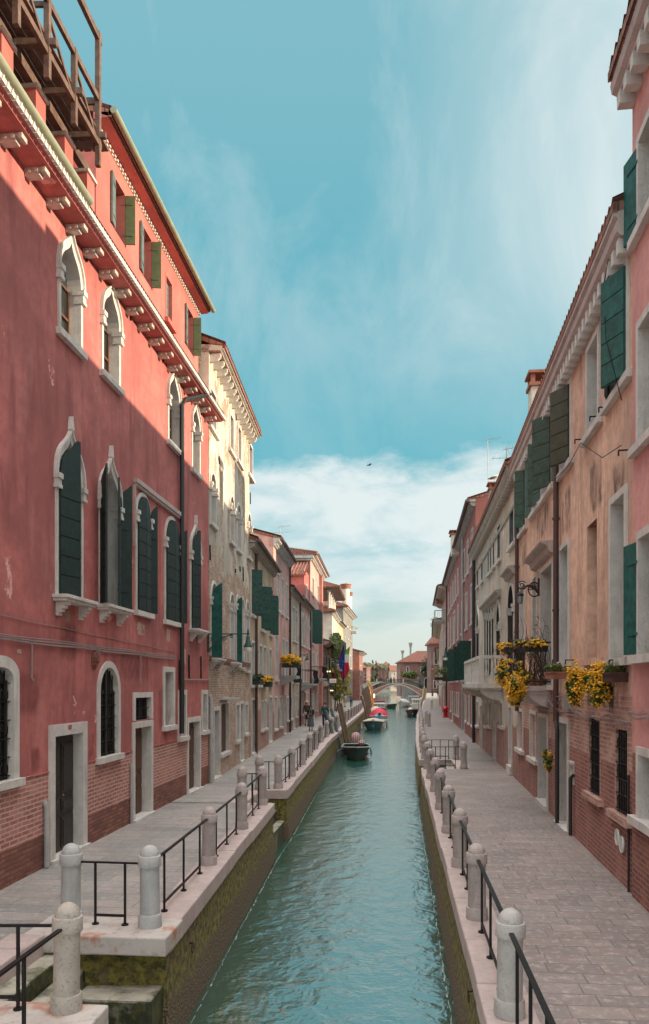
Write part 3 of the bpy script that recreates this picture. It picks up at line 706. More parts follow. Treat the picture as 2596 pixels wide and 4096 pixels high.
def kerbs(edge, side, name):
    pts = [P2(*p) for p in edge]; mb = MB(); rng = random.Random(3 if side > 0 else 4)
    for a, b in zip(pts, pts[1:]):
        d = b - a; L_ = d.length
        if L_ < .05: continue
        d /= L_; nrm = Vector((-d.y, d.x)) * (1 if side > 0 else -1)   # towards the land
        s = 0
        while s < L_ - .05:
            ln = min(rng.uniform(1.3, 2.3), L_ - s); ln = L_ - s if L_ - s - ln < .5 else ln
            p0, p1 = a + d * (s + .006), a + d * (s + ln - .006); j = rng.uniform(-.012, .012); w_ = .46 + rng.uniform(-.03, .03); zt = .014 + rng.uniform(-.005, .005)
            c = (p0 + p1) / 2 + nrm * (w_ / 2 - .05 + j)
            mb.obox((c.x, c.y, zt - .13), (d.x * (p1 - p0).length / 2, d.y * (p1 - p0).length / 2, 0), (nrm.x * w_ / 2, nrm.y * w_ / 2, 0), (0, 0, .13)); s += ln
    o = mb.build(name, M['istrian_pink'], bevel=.018); o['kind'] = 'structure'; return o
kerbs(LQ[:1] + LQ[1:2], 1, 'kerb'); kerbs(LQ[1:2] + LQ[2:3], 1, 'kerb'); kerbs(LQ[3:], 1, 'kerb'); kerbs([(-4.3, 7.25), (-4.3, 9.28)], 1, 'kerb'); kerbs(RQ, -1, 'kerb')
def quay(edge, side):
    mb = MB(); pts = [P2(*p) for p in edge]; u = 0
    def nr(i):
        i = max(0, min(len(pts) - 2, i)); e = (pts[i + 1] - pts[i]).normalized(); return Vector((e.y, -e.x)) * (1 if side > 0 else -1)
    def miter(i):
        a_, b_ = nr(i - 1), nr(i); m_ = a_ + b_; return m_ / max(.3, m_.length_squared / 2)
    for ii, (a, b) in enumerate(zip(pts, pts[1:])):
        d = (b - a); L_ = d.length; ma, mb_ = miter(ii), miter(ii + 1)
        if L_ < .02: continue
        n = max(1, int(L_ / 1.2)); nrm = Vector((d.y, -d.x)).normalized() * (1 if side > 0 else -1)
        for i in range(n):
            p, q = a + d * i / n, a + d * (i + 1) / n; f0, f1 = i / n, (i + 1) / n; zz = [-.22, -.7, -1.15, -3.0]; off = [0, .02, .07, .12]
            for k in range(3):
                z0, z1 = zz[k], zz[k + 1]; us = (u + L_ * i / n, u + L_ * (i + 1) / n)
                P_ = lambda pt, f, z, o: (pt.x + (ma.x * (1 - f) + mb_.x * f) * o, pt.y + (ma.y * (1 - f) + mb_.y * f) * o, z)
                mb.face([P_(p, f0, z0, off[k]), P_(q, f1, z0, off[k]), P_(q, f1, z1, off[k + 1]), P_(p, f0, z1, off[k + 1])], uv=[(us[0], z0), (us[1], z0), (us[1], z1), (us[0], z1)])
        u += L_
    o = mb.build('quay_wall', M['quay_wall']); o['kind'] = 'structure'; return o
quay(LQ, 1); quay(RQ, -1)
wm = MB(); wm.face([(-900, -60, -1.4), (900, -60, -1.4), (900, 4500, -1.4), (-900, 4500, -1.4)])
tag(wm.build('water', M['canal_water']), kind='structure')

fo = MB(); rng = random.Random(4)
for edge, sd, dlim in ((LQ[4:7] + LQ[9:11], 1, 40), (RQ[0:2], -1, 30)):
    pts = [P2(*p) for p in edge]
    for a, b in zip(pts, pts[1:]):
        n = int((b - a).length / .12); dv = (b - a) / max(1, n)
        for i in range(n):
            if rng.random() < .12: continue
            p = a + dv * i; q_ = p + dv * rng.uniform(.6, 1.4); o_ = (.125 + rng.uniform(0, .02)) * sd; w_ = rng.choice((.004, .007, .010, .022)) * sd
            fo.face([(p.x + o_, p.y, -1.394), (q_.x + o_, q_.y, -1.394), (q_.x + o_ + w_, q_.y, -1.394), (p.x + o_ + w_, p.y, -1.394)])
tag(fo.build('foam', M['foam']), 'thin broken line of foam where the water meets the quay walls', 'foam', kind='stuff')
# water steps in the near recess
st = empty('water_steps', (P2(-4.3, 7.3).x, P2(-4.3, 7.3).y, -1.4), 'algae-covered stone steps going down into the canal beside the nearest left bollards', 'steps')
def rel(o): L0 = Vector(o.location); return lambda p: Vector(p) - L0
y0_, y1_ = P2(-3.6, 7.30).y, P2(-3.6, 9.56).y; xi = P2(-4.3, 8).x
for i, (xa, xb, zt, ya, yb) in enumerate([(0, .30, -.22, 0, 1), (.30, .52, -.42, 0, 1), (.52, 1.46, -.62, .72, 1), (.52, .85, -.85, 0, .72), (.85, 1.38, -1.12, 0, .72)]):
    b = MB(rel(st)); b.box(xi + xa + .004, xi + xb - .004, y0_ + (y1_ - y0_) * ya + .01, y0_ + (y1_ - y0_) * yb - .01, -2.6, zt); b.build('step', M['slimy_stone'], st, bevel=.03)
# corner slabs that carry the bollards
for (x0, x1, d0, d1, lab) in ((-4.75, -2.70, 6.55, 7.22, 'pale stone corner slab with rust stains under the nearest weathered bollard'), (-4.5, -2.74, 9.27, 9.86, 'pale rust-stained stone slab under the two smooth grey bollards')):
    a, b_ = P2(x0, d0), P2(x1, d1); sb = MB(); sb.box(a.x, b_.x, a.y, b_.y, -.20, .026)
    tag(sb.build('slab', M['rust_stone'], bevel=.02), lab, 'stone slab')

# ---------------------------------------------------------------- left bank buildings
def building(A, B, side, label, cat='house', name='house', group=None):
    fac = Fac(P2(*A), P2(*B), side); root = empty(name, (fac.A.x, fac.A.y, 0), label, cat, group); return fac, root, []
# --- red gothic palazzo
fac, root, H_ = building((-5.83, 4.5), (-5.83, 23.72), 1, 'long crimson plastered gothic palazzo with brick base and timber roof terrace on the left bank', 'palazzo', 'palazzo')
RL = fac.L
def W(fac, root, H, x0, x1, top, bot, **kw):
    """window from pixels: x0 near jamb, x1 far jamb, top=(px,py), bot=(px,py)"""
    s = sorted((fac.sx(x0), fac.sx(x1))); z1 = fac.pix(*top)[1]; z0 = fac.pix(*bot)[1]
    return window(fac, root, H, s[0], s[1], z0, z1, **kw)
og = dict(style='ogee', t=.085, depth=.24, caps=True, fill='glass')
W(fac, root, H_, 229, 325, (273, 925), (229, 1313), **og); W(fac, root, H_, 402, 477, (445, 1135), (402, 1481), **og)
W(fac, root, H_, 668, 717, (694, 1475), (668, 1759), **og); W(fac, root, H_, 764, 798, (785, 1612), (764, 1871), **og)
og2 = dict(style='ogee', t=.085, depth=.35, caps=True, fill='dark', sill='slab')
W(fac, root, H_, 219, 327, (277, 1722), (219, 2378), leaves=[('n', 12, 1.25, 'dark_green')], **og2)
W(fac, root, H_, 394, 477, (440, 1832), (394, 2417), leaves=[('n', 140, .8, 'dark_green'), ('f', 18, .75, 'dark_green'), ('f', 150, .75, 'dark_green')], **og2)
W(fac, root, H_, 758, 797, (779, 2095), (758, 2514), leaves=[('n', 10, 1.3, 'dark_green')], **og2)
W(fac, root, H_, 539, 600, (570, 1972), (539, 2440), style='arch', t=.09, depth=.3, caps=True, fill='dark', leaves=[('n', 5, 1.0, 'dark_green'), ('f', 5, 1.0, 'dark_green'), ('f', 160, .55, 'dark_green', .06)])
W(fac, root, H_, 655, 716, (680, 2062), (655, 2478), style='arch', t=.09, depth=.3, caps=True, fill='dark', leaves=[('n', 5, 1.0, 'dark_green'), ('f', 5, 1.0, 'dark_green'), ('f', 160, .55, 'dark_green', .06)])
# label moulding over the twin window
sa, sb_, zt_ = fac.sx(533), fac.sx(723), fac.pix(534, 1912)[1]
mo = fac.mb(); mo.box(sa, sb_, 0, .10, zt_ - .10, zt_); mo.box(sa + .03, sb_ - .03, 0, .07, zt_ - .16, zt_ - .10); mo.box(sa, sa + .05, 0, .05, zt_ - 1.5, zt_ - .16); mo.box(sb_ - .05, sb_, 0, .05, zt_ - 1.2, zt_ - .16)
mo.build('label_moulding', M['istrian_pink'], root)
# ground floor
gf = dict(fm='istrian_stone')
W(fac, root, H_, -75, 70, (10, 2622), (70, 3112), style='seg', t=.17, depth=.13, bars=5, **gf)
W(fac, root, H_, 386, 477, (432, 2644), (386, 3034), style='arch', t=.13, depth=.11, bars=5, **gf)
W(fac, root, H_, 193, 343, (193, 2902), (193, 3455), name='door', t=.20, depth=.17, fill='door', lm='dark_wood', **gf)
W(fac, root, H_, 527, 608, (527, 2890), (527, 3290), name='door', t=.14, depth=.22, fill='door', lm='brown_wood', **gf)
W(fac, root, H_, 530, 607, (530, 2770), (530, 2884), t=.12, depth=.16, bars=2, sill=False, **gf)
W(fac, root, H_, 650, 696, (650, 2666), (650, 2907), t=.13, depth=.34, fill='dark', **gf)
W(fac, root, H_, 711, 744, (711, 2760), (711, 2951), t=.13, depth=.34, fill='dark', **gf)
W(fac, root, H_, 746, 800, (746, 2872), (746, 3178), name='door', t=.14, depth=.17, fill='door', lm='brown_wood', **gf)
W(fac, root, H_, 804, 829, (804, 2760), (804, 2925), t=.13, depth=.34, fill='dark', **gf)
ZL = 11.05      # wall top under the eaves
wm_ = wall_mesh(fac, RL, ZL, H_, None, zsplits=(.55, 1.55), matfn=lambda c, e: 2 if e < .55 else 1 if e < 1.55 else 0)
wm_.build('wall', [M['red_plaster'], M['painted_brick'], M['raw_brick']], root)
pl = fac.mb()   # raised edge of the plaster coat over the brick
for a, b in ((-99, 193), (343, 386), (477, 527), (608, 746), (800, 834)):
    s0 = max(.01, fac.sx(a) if a > -99 else .01); s1 = min(RL - .01, fac.sx(b)); pl.box(s0, s1, -.01, .022, 1.545, 1.565)
pl.build('plaster_edge', M['red_plaster'], root)
shell(fac, root, RL, ZL + .3, 11, 'red_plaster')
d0 = 13.35; ss = []; s = fac.sx(336)
while s < RL - .1: ss.append(s); s += .745
s = fac.sx(336) - .745
while s > .3: ss.insert(0, s); s -= .745
ss[-1] = min(ss[-1], RL - .12)
corbels(fac, root, ss, ZL - .0, .34, .13, .13, mat='corbel_stone', steps=2)
sweep(fac, root, [(-.05, ZL), (.40, ZL), (.42, ZL + .03), (.47, ZL + .04), (.47, ZL + .10), (-.05, ZL + .30)], .01, RL + .04, 'red_plaster', 'eave')
db = fac.mb(); s = .05
while s < RL: db.prism([(s, ZL + .035), (s + .11, ZL + .035), (s + .055, ZL + .15)], .47, .53, 1); s += .125
db.box(.01, RL + .05, .44, .50, ZL + .10, ZL + .17); db.build('dogtooth', M['istrian_stone'], root)
gt = fac.mb(); gt.tube([(0, .52, ZL + .24), (RL * .46, .52, ZL + .24)], .075, 10); gt.build('gutter', M['gutter_green'], root)
# set back attic
so_ = -.27; s0a, s1a = fac.sx(384, so_), fac.sx(793, so_); AH = 14.35
AW = []; 
class FacO(Fac):
    def __init__(s, base, o): s.__dict__.update(base.__dict__); s.o0 = o
    def w(s, p): return Fac.w(s, (p[0], p[1] + s.o0, p[2]))
    def pix(s, px, py, o=0.0): return Fac.pix(s, px, py, o + s.o0)
fa = FacO(fac, so_)
at = dict(t=.07, depth=.22, fm='attic_red', proud=.01, fill='dark', sill=False)
W(fa, root, AW, 455, 502, (455, 690), (455, 912), leaves=[('n', 172, 1.0, 'pole_grey'), ('f', 100, .75, 'olive_paint')], **at)  # near attic leaves blue-grey, sky reflection put into their colour
W(fa, root, AW, 569, 608, (569, 888), (569, 1097), leaves=[('n', 172, 1.0, 'pole_grey'), ('f', 100, .75, 'olive_paint')], **at)
W(fa, root, AW, 661, 690, (661, 1085), (661, 1270), t=.07, depth=.22, fm='attic_red', proud=.01, fill='board', lm='pole_grey')
W(fa, root, AW, 747, 774, (747, 1214), (747, 1385), leaves=[('n', 172, 1.0, 'pole_grey'), ('f', 100, .75, 'olive_paint')], **at)
wa = wall_mesh(fa, s1a + .01, AH, AW, None, s_start=s0a, z_start=ZL); wa.build('attic_wall', M['attic_red'], root)
for s in (s0a, s1a):
    sw = fa.mb(); sw.face([(s, 0, ZL), (s, -6, ZL), (s, -6, AH), (s, 0, AH)]); sw.face([(s, 0, AH), (s, -6, AH), (s, -3, AH + 1.1)]); sw.build('attic_side_wall', M['attic_red'], root)
ev = fa.mb(); ev.prism([(-.02, AH - .02), (.28, AH + .0), (.30, AH + .10), (-.02, AH + .12)], s0a - .1, s1a + .15, 0); ev.build('attic_eave', M['attic_red'], root)
dd = fa.mb(); s = s0a
while s < s1a: dd.box(s, s + .07, 0, .06, AH - .09, AH - .04); s += .15
dd.box(s0a, s1a, 0, .02, AH - .10, AH - .03); dd.build('attic_frieze', M['istrian_stone'], root)
tile_roof(fa, root, s1a - s0a + .2, AH + .13, .36, 3.3, 1.2, s0=s0a - .1)
g2 = fa.mb(); g2.tube([(s0a - .15, .42, AH + .10), (s1a + .2, .42, AH + .10)], .07, 10); g2.build('gutter', M['gutter_green'], root)
# low roof of the main block behind the gutter
lr = fac.mb(); lr.face([(0, .50, ZL + .22), (RL, .50, ZL + .22), (RL, -.4, ZL + .42), (0, -.4, ZL + .42)]); lr.face([(0, -.4, ZL + .42), (s0a, -.4, ZL + .42), (s0a, -6, ZL + 1.6), (0, -6, ZL + 1.6)])
lr.face([(0, -6, ZL + 1.6), (s0a, -6, ZL + 1.6), (s0a, -11, ZL + .4), (0, -11, ZL + .4)])
lr.build('low_roof', M['roof_tile'], root)
# pipes, conduits, iron ties
sp_ = fac.sx(728, .1); pp = fac.mb(); pp.tube([(sp_ + 1.35, .50, ZL + .12), (sp_ + .25, .12, ZL - .42), (sp_, .10, ZL - .65), (sp_, .10, 1.72)], .062, 8); pp.build('downpipe', M['pipe_dark'], root)
cd = fac.mb(); zc = 3.67
for k, (dz, r) in enumerate(((0, .018), (.04, .014), (.075, .010))):
    pts = [(x, .035 + .012 * k, zc + dz + .01 * math.sin(x * 2.1 + k)) for x in [i * .6 for i in range(int((sp_) / .6) + 1)]]; cd.tube(pts, r, 5)
pts = [(x, .02, zc + .33 - .14 * (x - 8) / 8 + .008 * math.sin(x * 3)) for x in [i * .6 for i in range(int(sp_ / .6) + 1)]]; cd.tube(pts, .007, 4)
for px_, l_ in ((113, .55), (552, .60)):
    s = fac.sx(px_); cd.tube([(s, .04, zc), (s + .03, .05, zc - .05), (s + .03, .04, zc - l_), (s + .06, .06, zc - l_ - .05)], .014, 5)
zc2 = fac.pix(732, 2718)[1]; cd.tube([(sp_, .05, zc2), (RL, .05, zc2 + .02)], .018, 5)
cd.build('conduit', M['cable'], root)
ti = fac.mb()
for px_, y0p, y1p in ((340, 935, 1045), (401, 1015, 1105), (518, 1198, 1280), (648, 1380, 1450), (741, 1513, 1570), (766, 1543, 1605), (800, 1603, 1660), (714, 2640, 2760), (752, 2620, 2718), (800, 2625, 2715)):
    s, za = fac.pix(px_, y0p); zb = fac.pix(px_, y1p)[1]; ti.bar((s, .03, za), (s + .02, .03, zb), .035)
ti.build('iron_tie', M['iron'], root)
for px_, o_, z_, r_ in ((173, .06, 1.0, .045), (519, .04, 1.2, .03), (834, .08, 2.6, .06)):
    dp = fac.mb(); s = fac.sx(px_); dp.tube([(s, o_, .02), (s, o_, z_), (s, o_ * .3, z_ + .1)], r_, 8); dp.build('drain_pipe', M['pipe_grey'], root)
for a_ in ((245, 290, 2425, 2505), (535, 590, 2475, 2560), (385, 410, 2560, 2640), (655, 690, 2500, 2585), (728, 748, 2570, 2680), (60, 90, 2590, 2620), (330, 345, 2320, 2380), (200, 206, 2330, 2370)): stain(fac, root, *a_, 'bare_patch', 'bare_patch')
for a_ in ((110, 170, 2960, 3120), (345, 384, 2900, 3060), (215, 330, 2440, 2700), (610, 700, 2700, 2960), (20, 180, 2640, 2900), (400, 640, 2560, 2760)): stain(fac, root, *a_, 'damp_stain', 'damp_stain')
ro = fac.mb(); s, z = fac.pix(374, 2637); T0 = ro.T
for r0, oo in ((.19, .04), (.15, .07), (.08, .11)):
    ro.face([(s + r0 * .62 * math.cos(q * .52), oo, z + r0 * math.sin(q * .52)) for q in range(12)]); 
    for q in range(12): ro.face([(s + r0 * .62 * math.cos(q * .52), oo, z + r0 * math.sin(q * .52)), (s + r0 * .62 * math.cos(q * .52 + .52), oo, z + r0 * math.sin(q * .52 + .52)), (s + r0 * .62 * math.cos(q * .52 + .52), 0, z + r0 * math.sin(q * .52 + .52)), (s + r0 * .62 * math.cos(q * .52), 0, z + r0 * math.sin(q * .52))])
ro.build('stone_boss', M['raw_brick'], root)
for px_, py_, txt in ((270, 2918, '183'),):   # faded red house number
    s, z = fac.pix(px_, py_); cu = bpy.data.curves.new('house_number_text', 'FONT'); cu.body = txt; cu.size = .12; cu.align_x = 'CENTER'; cu.extrude = .002
    tmp = bpy.data.objects.new('tmp', cu); COL.objects.link(tmp); dg = bpy.context.evaluated_depsgraph_get(); me_ = bpy.data.meshes.new_from_object(tmp.evaluated_get(dg)); bpy.data.objects.remove(tmp); to = bpy.data.objects.new('house_number', me_); COL.objects.link(to); me_.materials.clear(); me_.materials.append(M['cloth_red']); to.parent = root
    to.rotation_euler = (R(90), 0, R(90)); to.location = fac.w((s, .04, z))

# --- timber roof terrace (altana) on brick piers
al = empty('roof_terrace', (P2(-5.9, 12.4).x, P2(-5.9, 12.4).y, 12.5), 'weathered brown timber roof terrace with braced railings standing on brick piers above the crimson palazzo', 'roof terrace')
ra = rel(al); XF = -5.28; XB = -9.0; DK = 12.62
ds = [8.7, 9.7, 10.7, 11.64, 12.6, 13.6]
for d in ds[:]:
    p = P2(XF, d); q = MB(ra); tall = d > 13; lowz = 12.1
    q.box(p.x - .042, p.x + .042, p.y - .042, p.y + .042, lowz, 14.45 if tall or d < 9 else 13.34); q.build('post', M['altana_wood'], al)
def rail(a, b, w_, h, nm='rail'):
    q = MB(ra); q.bar(a, b, w_, h); q.build(nm, M['altana_wood'], al)
Pt = lambda X, d, z: (P2(X, d).x, P2(X, d).y, z)
rail(Pt(XF, 8.6, 13.28), Pt(XF, 13.7, 13.28), .06, .10); rail(Pt(XF, 8.6, 12.50), Pt(XF, 13.7, 12.50), .06, .10); rail(Pt(XF, 8.6, 14.36), Pt(XF, 13.7, 14.36), .07, .12)
for a, b in zip(ds, ds[1:]):
    rail(Pt(XF - .03, a, 13.24), Pt(XF - .03, b, 12.55), .035, .06, 'brace')
for d in ds[1::2]: rail(Pt(XF, d, 13.22), Pt(XF - .95, d, 13.22), .05, .07, 'cross_rail')
for d in (8.9, 13.65):
    for z in (12.5, 13.28): rail(Pt(XF, d, z), Pt(XB, d, z), .06, .10)
    for k in range(1, 4): X = XF + (XB - XF) * k / 3; rail(Pt(X, d, 12.4), Pt(X, d, 13.4), .09, .09, 'post')
rail(Pt(XB, 8.9, 13.28), Pt(XB, 13.65, 13.28), .06, .10)
dk = MB(ra)
for i in range(24):
    x = XF - .10 - i * .155; dk.bar(Pt(x, 8.5, DK + .17), Pt(x, 14.2, DK + .17), .135, .04)
dk.build('deck', M['altana_wood'], al)
for X in (-5.80, -8.6): rail(Pt(X, 8.4, DK - .09), Pt(X, 14.7, DK - .09), .12, .16, 'beam')
for d in (9.7, 10.7, 11.64, 12.6, 13.6): rail(Pt(-5.14, d, DK + .02), Pt(XB, d, DK + .02), .08, .10, 'joist')
for d in (9.1, 10.2, 11.3, 12.35, 13.4, 14.35):
    p = P2(-5.87, d); q = MB(ra); q.box(p.x - .17, p.x + .17, p.y - .17, p.y + .17, 11.1, 12.38); pr = q.build('pier', M['attic_red'], al)
    q = MB(ra); q.box(p.x - .21, p.x + .21, p.y - .21, p.y + .21, 12.38, 12.43); q.build('cap', M['istrian_stone'], pr)

# --- cream palazzo
fac, root, H_ = building((-5.83, 23.76), (-6.22, 32.2), 1, 'tall cream palazzo of flaking plaster and brick next to the crimson one', 'palazzo', 'palazzo')
CZ = 13.25; cs = dict(t=.10, depth=.22, fill='board', lm='brown_wood', fm='istrian_stone', sill='wide')
W(fac, root, H_, 838, 864, (838, 1535), (838, 1700), **cs); W(fac, root, H_, 917, 933, (917, 1640), (917, 1795), **cs); W(fac, root, H_, 949, 964, (949, 1690), (949, 1840), **cs); W(fac, root, H_, 994, 1009, (994, 1760), (994, 1893), **cs)
ca = dict(style='arch', t=.10, depth=.25, fill='dark', caps=True)
W(fac, root, H_, 839, 863, (852, 1885), (839, 2085), **ca); W(fac, root, H_, 918, 935, (926, 1975), (918, 2160), **ca); W(fac, root, H_, 946, 963, (954, 2010), (946, 2192), **ca); W(fac, root, H_, 988, 1003, (996, 2048), (988, 2222), **ca)
cb = dict(style='arch', t=.10, depth=.30, fill='dark', caps=True)
W(fac, root, H_, 841, 870, (855, 2322), (841, 2632), sill='slab', leaves=[('n', 95, .7, 'teal_green')], **cb); W(fac, root, H_, 918, 936, (927, 2368), (918, 2648), sill='slab', **cb)
W(fac, root, H_, 943, 957, (950, 2378), (943, 2655), leaves=[('n', 95, .7, 'teal_green')], **cb); W(fac, root, H_, 962, 976, (969, 2386), (962, 2670), style='arch', t=.10, depth=.10, fill='brick', panemat='cream_wall'); W(fac, root, H_, 982, 996, (989, 2398), (982, 2680), **cb)
W(fac, root, H_, 851, 878, (851, 2828), (851, 3120), name='door', t=.13, depth=.4, fill='door', lm='dark_wood')
W(fac, root, H_, 880, 914, (880, 2810), (880, 3018), t=.06, depth=.12, fill='board', lm='brown_wood')
W(fac, root, H_, 942, 957, (942, 2812), (942, 2965), t=.10, depth=.25); W(fac, root, H_, 958, 973, (958, 2806), (958, 3050), name='door', t=.10, depth=.35, fill='door', lm='grey_wood'); W(fac, root, H_, 978, 990, (978, 2812), (978, 2935), t=.09, depth=.25)
wall_mesh(fac, fac.L, CZ, H_, None).build('wall', M['cream_wall'], root); shell(fac, root, fac.L, CZ + .2, 9, 'cream_wall')
n = 14; corbels(fac, root, [.2 + (fac.L - .4) * i / n for i in range(n + 1)], CZ - .02, .34, .12, .26, steps=0)
sweep(fac, root, [(0, CZ), (.36, CZ), (.41, CZ + .05), (.41, CZ + .12), (0, CZ + .2)], -.02, fac.L + .02, 'cream_wall', 'eave')
db = fac.mb(); s = 0
while s < fac.L: db.prism([(s, CZ + .04), (s + .12, CZ + .04), (s + .06, CZ + .14)], .41, .46, 1); s += .14
db.build('dogtooth', M['istrian_stone'], root)
tile_roof(fac, root, fac.L, CZ + .18, .52, 4.4, 1.7)
sweep(fac, root, [(0, 3.75), (.06, 3.75), (.07, 3.9), (0, 3.92)], .05, fac.L - .02, 'raw_brick', 'string_course')
cdd = fac.mb(); cdd.tube([(x, .09, 3.62 + .02 * math.sin(x * 3)) for x in [i * .5 for i in range(int(fac.L / .5) + 1)]], .02, 5)
s, z = fac.pix(845, 2830); cdd.build('conduit', M['cable'], root)
ti = fac.mb()
for px_, y0p, y1p in ((873, 1825, 1855), (836, 2180, 2240), (939, 2275, 2290), (970, 2268, 2325), (998, 1970, 2015), (941, 1635, 1680), (957, 2265, 2285)):
    s, za = fac.pix(px_, y0p); zb = fac.pix(px_, y1p)[1]; ti.bar((s, .03, za), (s + .06, .03, zb), .04)
ti.build('iron_tie', M['iron'], root)
hd = fac.mb(); s, z = fac.pix(880, 2800); hd.box(s - .05, s + 1.35, 0, .45, z, z + .06); hd.build('canopy', M['grey_stone'], root)

# --- generic mid-distance houses
def house(A, B, side, H, mat, label, wins, depth=8, rise=1.5, eave='corbel', em='old_stone', ov=.26, pipe_at=None, pipem='pipe_dark', name='house', cat='house', roof=True, splitm=None, sidemat=None, corb=.45, group=None):
    fac, root, Hh = building(A, B, side, label, cat, name, group)
    for wd in wins:
        d = dict(wd); f0, f1 = d.pop('s'); z0, z1 = d.pop('z')
        window(fac, root, Hh, fac.L * f0, fac.L * f1, z0, z1, **d)
    wall_mesh(fac, fac.L, H, Hh, None).build('wall', M[mat], root)
    shell(fac, root, fac.L, H + .12, depth, sidemat or mat, gable=rise * .85 if roof else 0)
    if eave == 'corbel':
        n = max(3, int(fac.L / corb)); corbels(fac, root, [.12 + (fac.L - .24) * i / n for i in range(n + 1)], H - .01, ov * .75, .13, .22, em, steps=0)
        sweep(fac, root, [(0, H), (ov * .85, H), (ov * .9, H + .10), (0, H + .12)], 0, fac.L, em, 'eave')
    elif eave == 'moulded':
        sweep(fac, root, [(0, H - .35), (ov * .3, H - .33), (ov * .35, H - .15), (ov * .9, H - .08), (ov, H + .05), (0, H + .12)], -.02, fac.L + .02, em, 'eave')
        db = fac.mb(); s = .05
        while s < fac.L - .1: db.box(s, s + .10, .02, ov * .55, H - .28, H - .14); s += .24
        db.build('dentils', M[em], root)
    if roof: tile_roof(fac, root, fac.L, H + .13, ov + .08, depth / 2 + ov, rise, pitch=.24)
    if eave != 'none':
        g = fac.mb(); g.tube([(0, ov + .13, H + .08), (fac.L, ov + .13, H + .08)], .055, 8); g.build('gutter', M['lead_grey'], root)
    if pipe_at is not None: pipe(fac, root, fac.L * pipe_at, 0, H - .1, pipem, .06)
    return fac, root
def row(z0, z1, spans, **kw): return [dict(s=sp, z=(z0, z1), **kw) for sp in spans]
def shut(lm='green_paint', a=172): return dict(leaves=[('n', a, 1.0, lm), ('f', a, 1.0, lm)])
S2 = dict(t=.10, depth=.22, fm='istrian_stone')
f3, r3 = house((-6.22, 32.25), (-6.7, 41.25), 1, 8.95, 'ochre_wall', 'low ochre house with green closed-in shutters and worn corbelled eaves beside the cream palazzo',
    row(6.0, 8.0, [(.04, .17)], **S2, leaves=[('n', 60, 1, 'green_paint'), ('f', 150, 1, 'green_paint')]) + row(5.6, 7.7, [(.40, .55), (.80, .93)], **S2, leaves=[('n', 50, 1, 'green_paint'), ('f', 140, 1, 'green_paint')]) +
    row(3.0, 4.9, [(.05, .17), (.33, .46), (.50, .63), (.78, .9)], **S2) + row(.9, 2.3, [(.42, .52), (.56, .66)], **S2) + row(.05, 2.45, [(.06, .20), (.78, .92)], name='door', fill='door', lm='dark_wood', **S2), depth=7, pipe_at=.17, pipem='pipe_brown', ov=.30)
f4, r4 = house((-6.7, 41.3), (-7.0, 49.4), 1, 10.75, 'pink_pale_wall', 'pale pink house with heavy dentilled cornice and yellow flower balcony',
    row(7.2, 9.3, [(.20, .34), (.46, .60), (.75, .89)], **S2) + row(3.3, 5.8, [(.10, .24), (.5, .66), (.72, .88)], panemat='curtain_glass', **S2) + row(.6, 2.4, [(.05, .2), (.35, .5)], lm='green_paint', fill='board', **S2) + row(.05, 2.5, [(.6, .75)], name='door', fill='door', lm='dark_wood', **S2) + row(.8, 2.3, [(.82, .94)], **S2),
    depth=8, rise=1.2, eave='moulded', ov=.36, em='grey_stone', pipe_at=.97)
f5, r5 = house((-7.0, 49.45), (-7.25, 56.4), 1, 9.15, 'sand_wall', 'narrow sand-coloured house with tall paired windows between two pink houses',
    row(6.0, 8.3, [(.30, .50), (.54, .74)], **S2) + row(3.2, 4.9, [(.3, .5)], fill='board', lm='green_paint', **S2) + row(3.2, 4.9, [(.65, .85)], **S2) + row(.8, 2.3, [(.1, .25), (.6, .75)], **S2) + row(.05, 2.4, [(.34, .5)], name='door', fill='door', lm='dark_wood', **S2), depth=7, rise=1.2, pipe_at=.98)
f6, r6 = house((-7.25, 56.45), (-7.45, 64.9), 1, 9.3, 'rose_wall', 'old rose house with pointed twin windows and corbelled eaves',
    row(6.0, 8.6, [(.10, .24), (.26, .40), (.55, .69), (.80, .92)], style='ogee', t=.08, depth=.2, fm='istrian_stone', caps=True) + row(3.3, 5.2, [(.12, .26), (.34, .48), (.6, .74)], style='arch', t=.09, depth=.2, fm='istrian_stone') + row(.8, 2.4, [(.15, .27), (.75, .88)], **S2) + row(.05, 2.5, [(.4, .55)], name='door', fill='door', lm='dark_wood', **S2), depth=7, rise=1.2, pipe_at=.98)
# taller red wing with its own tiled roof standing behind the sand and rose houses
fw, rw, hw = building((-7.48, 61.2), (-7.56, 64.9), 1, 'crimson upper wing with bright orange tiled lean-to roof above the old rose house')
window(fw, rw, hw, 1.3, 2.3, 9.9, 11.2, t=.08, depth=.15)
wall_mesh(fw, fw.L, 12.2, hw, None).build('wall', M['attic_red'], rw); shell(fw, rw, fw.L, 11.7, 5, 'attic_red')
lt = fw.mb(); n_ = 20
for i_ in range(n_ * 4):
    o_a, o_b = .15 - 5.2 * i_ / (n_ * 4), .15 - 5.2 * (i_ + 1) / (n_ * 4); h_a, h_b = .06 * math.cos(i_ * math.pi / 2), .06 * math.cos((i_ + 1) * math.pi / 2)
    lt.face([(-.25, o_a, 11.75 + h_a), (-.25, o_b, 11.75 + h_b), (fw.L, o_b, 13.3 + h_b), (fw.L, o_a, 13.3 + h_a)])
lt.box(-.27, -.22, -5.0, .15, 11.62, 11.72); lt.build('roof', M['roof_tile'], rw)
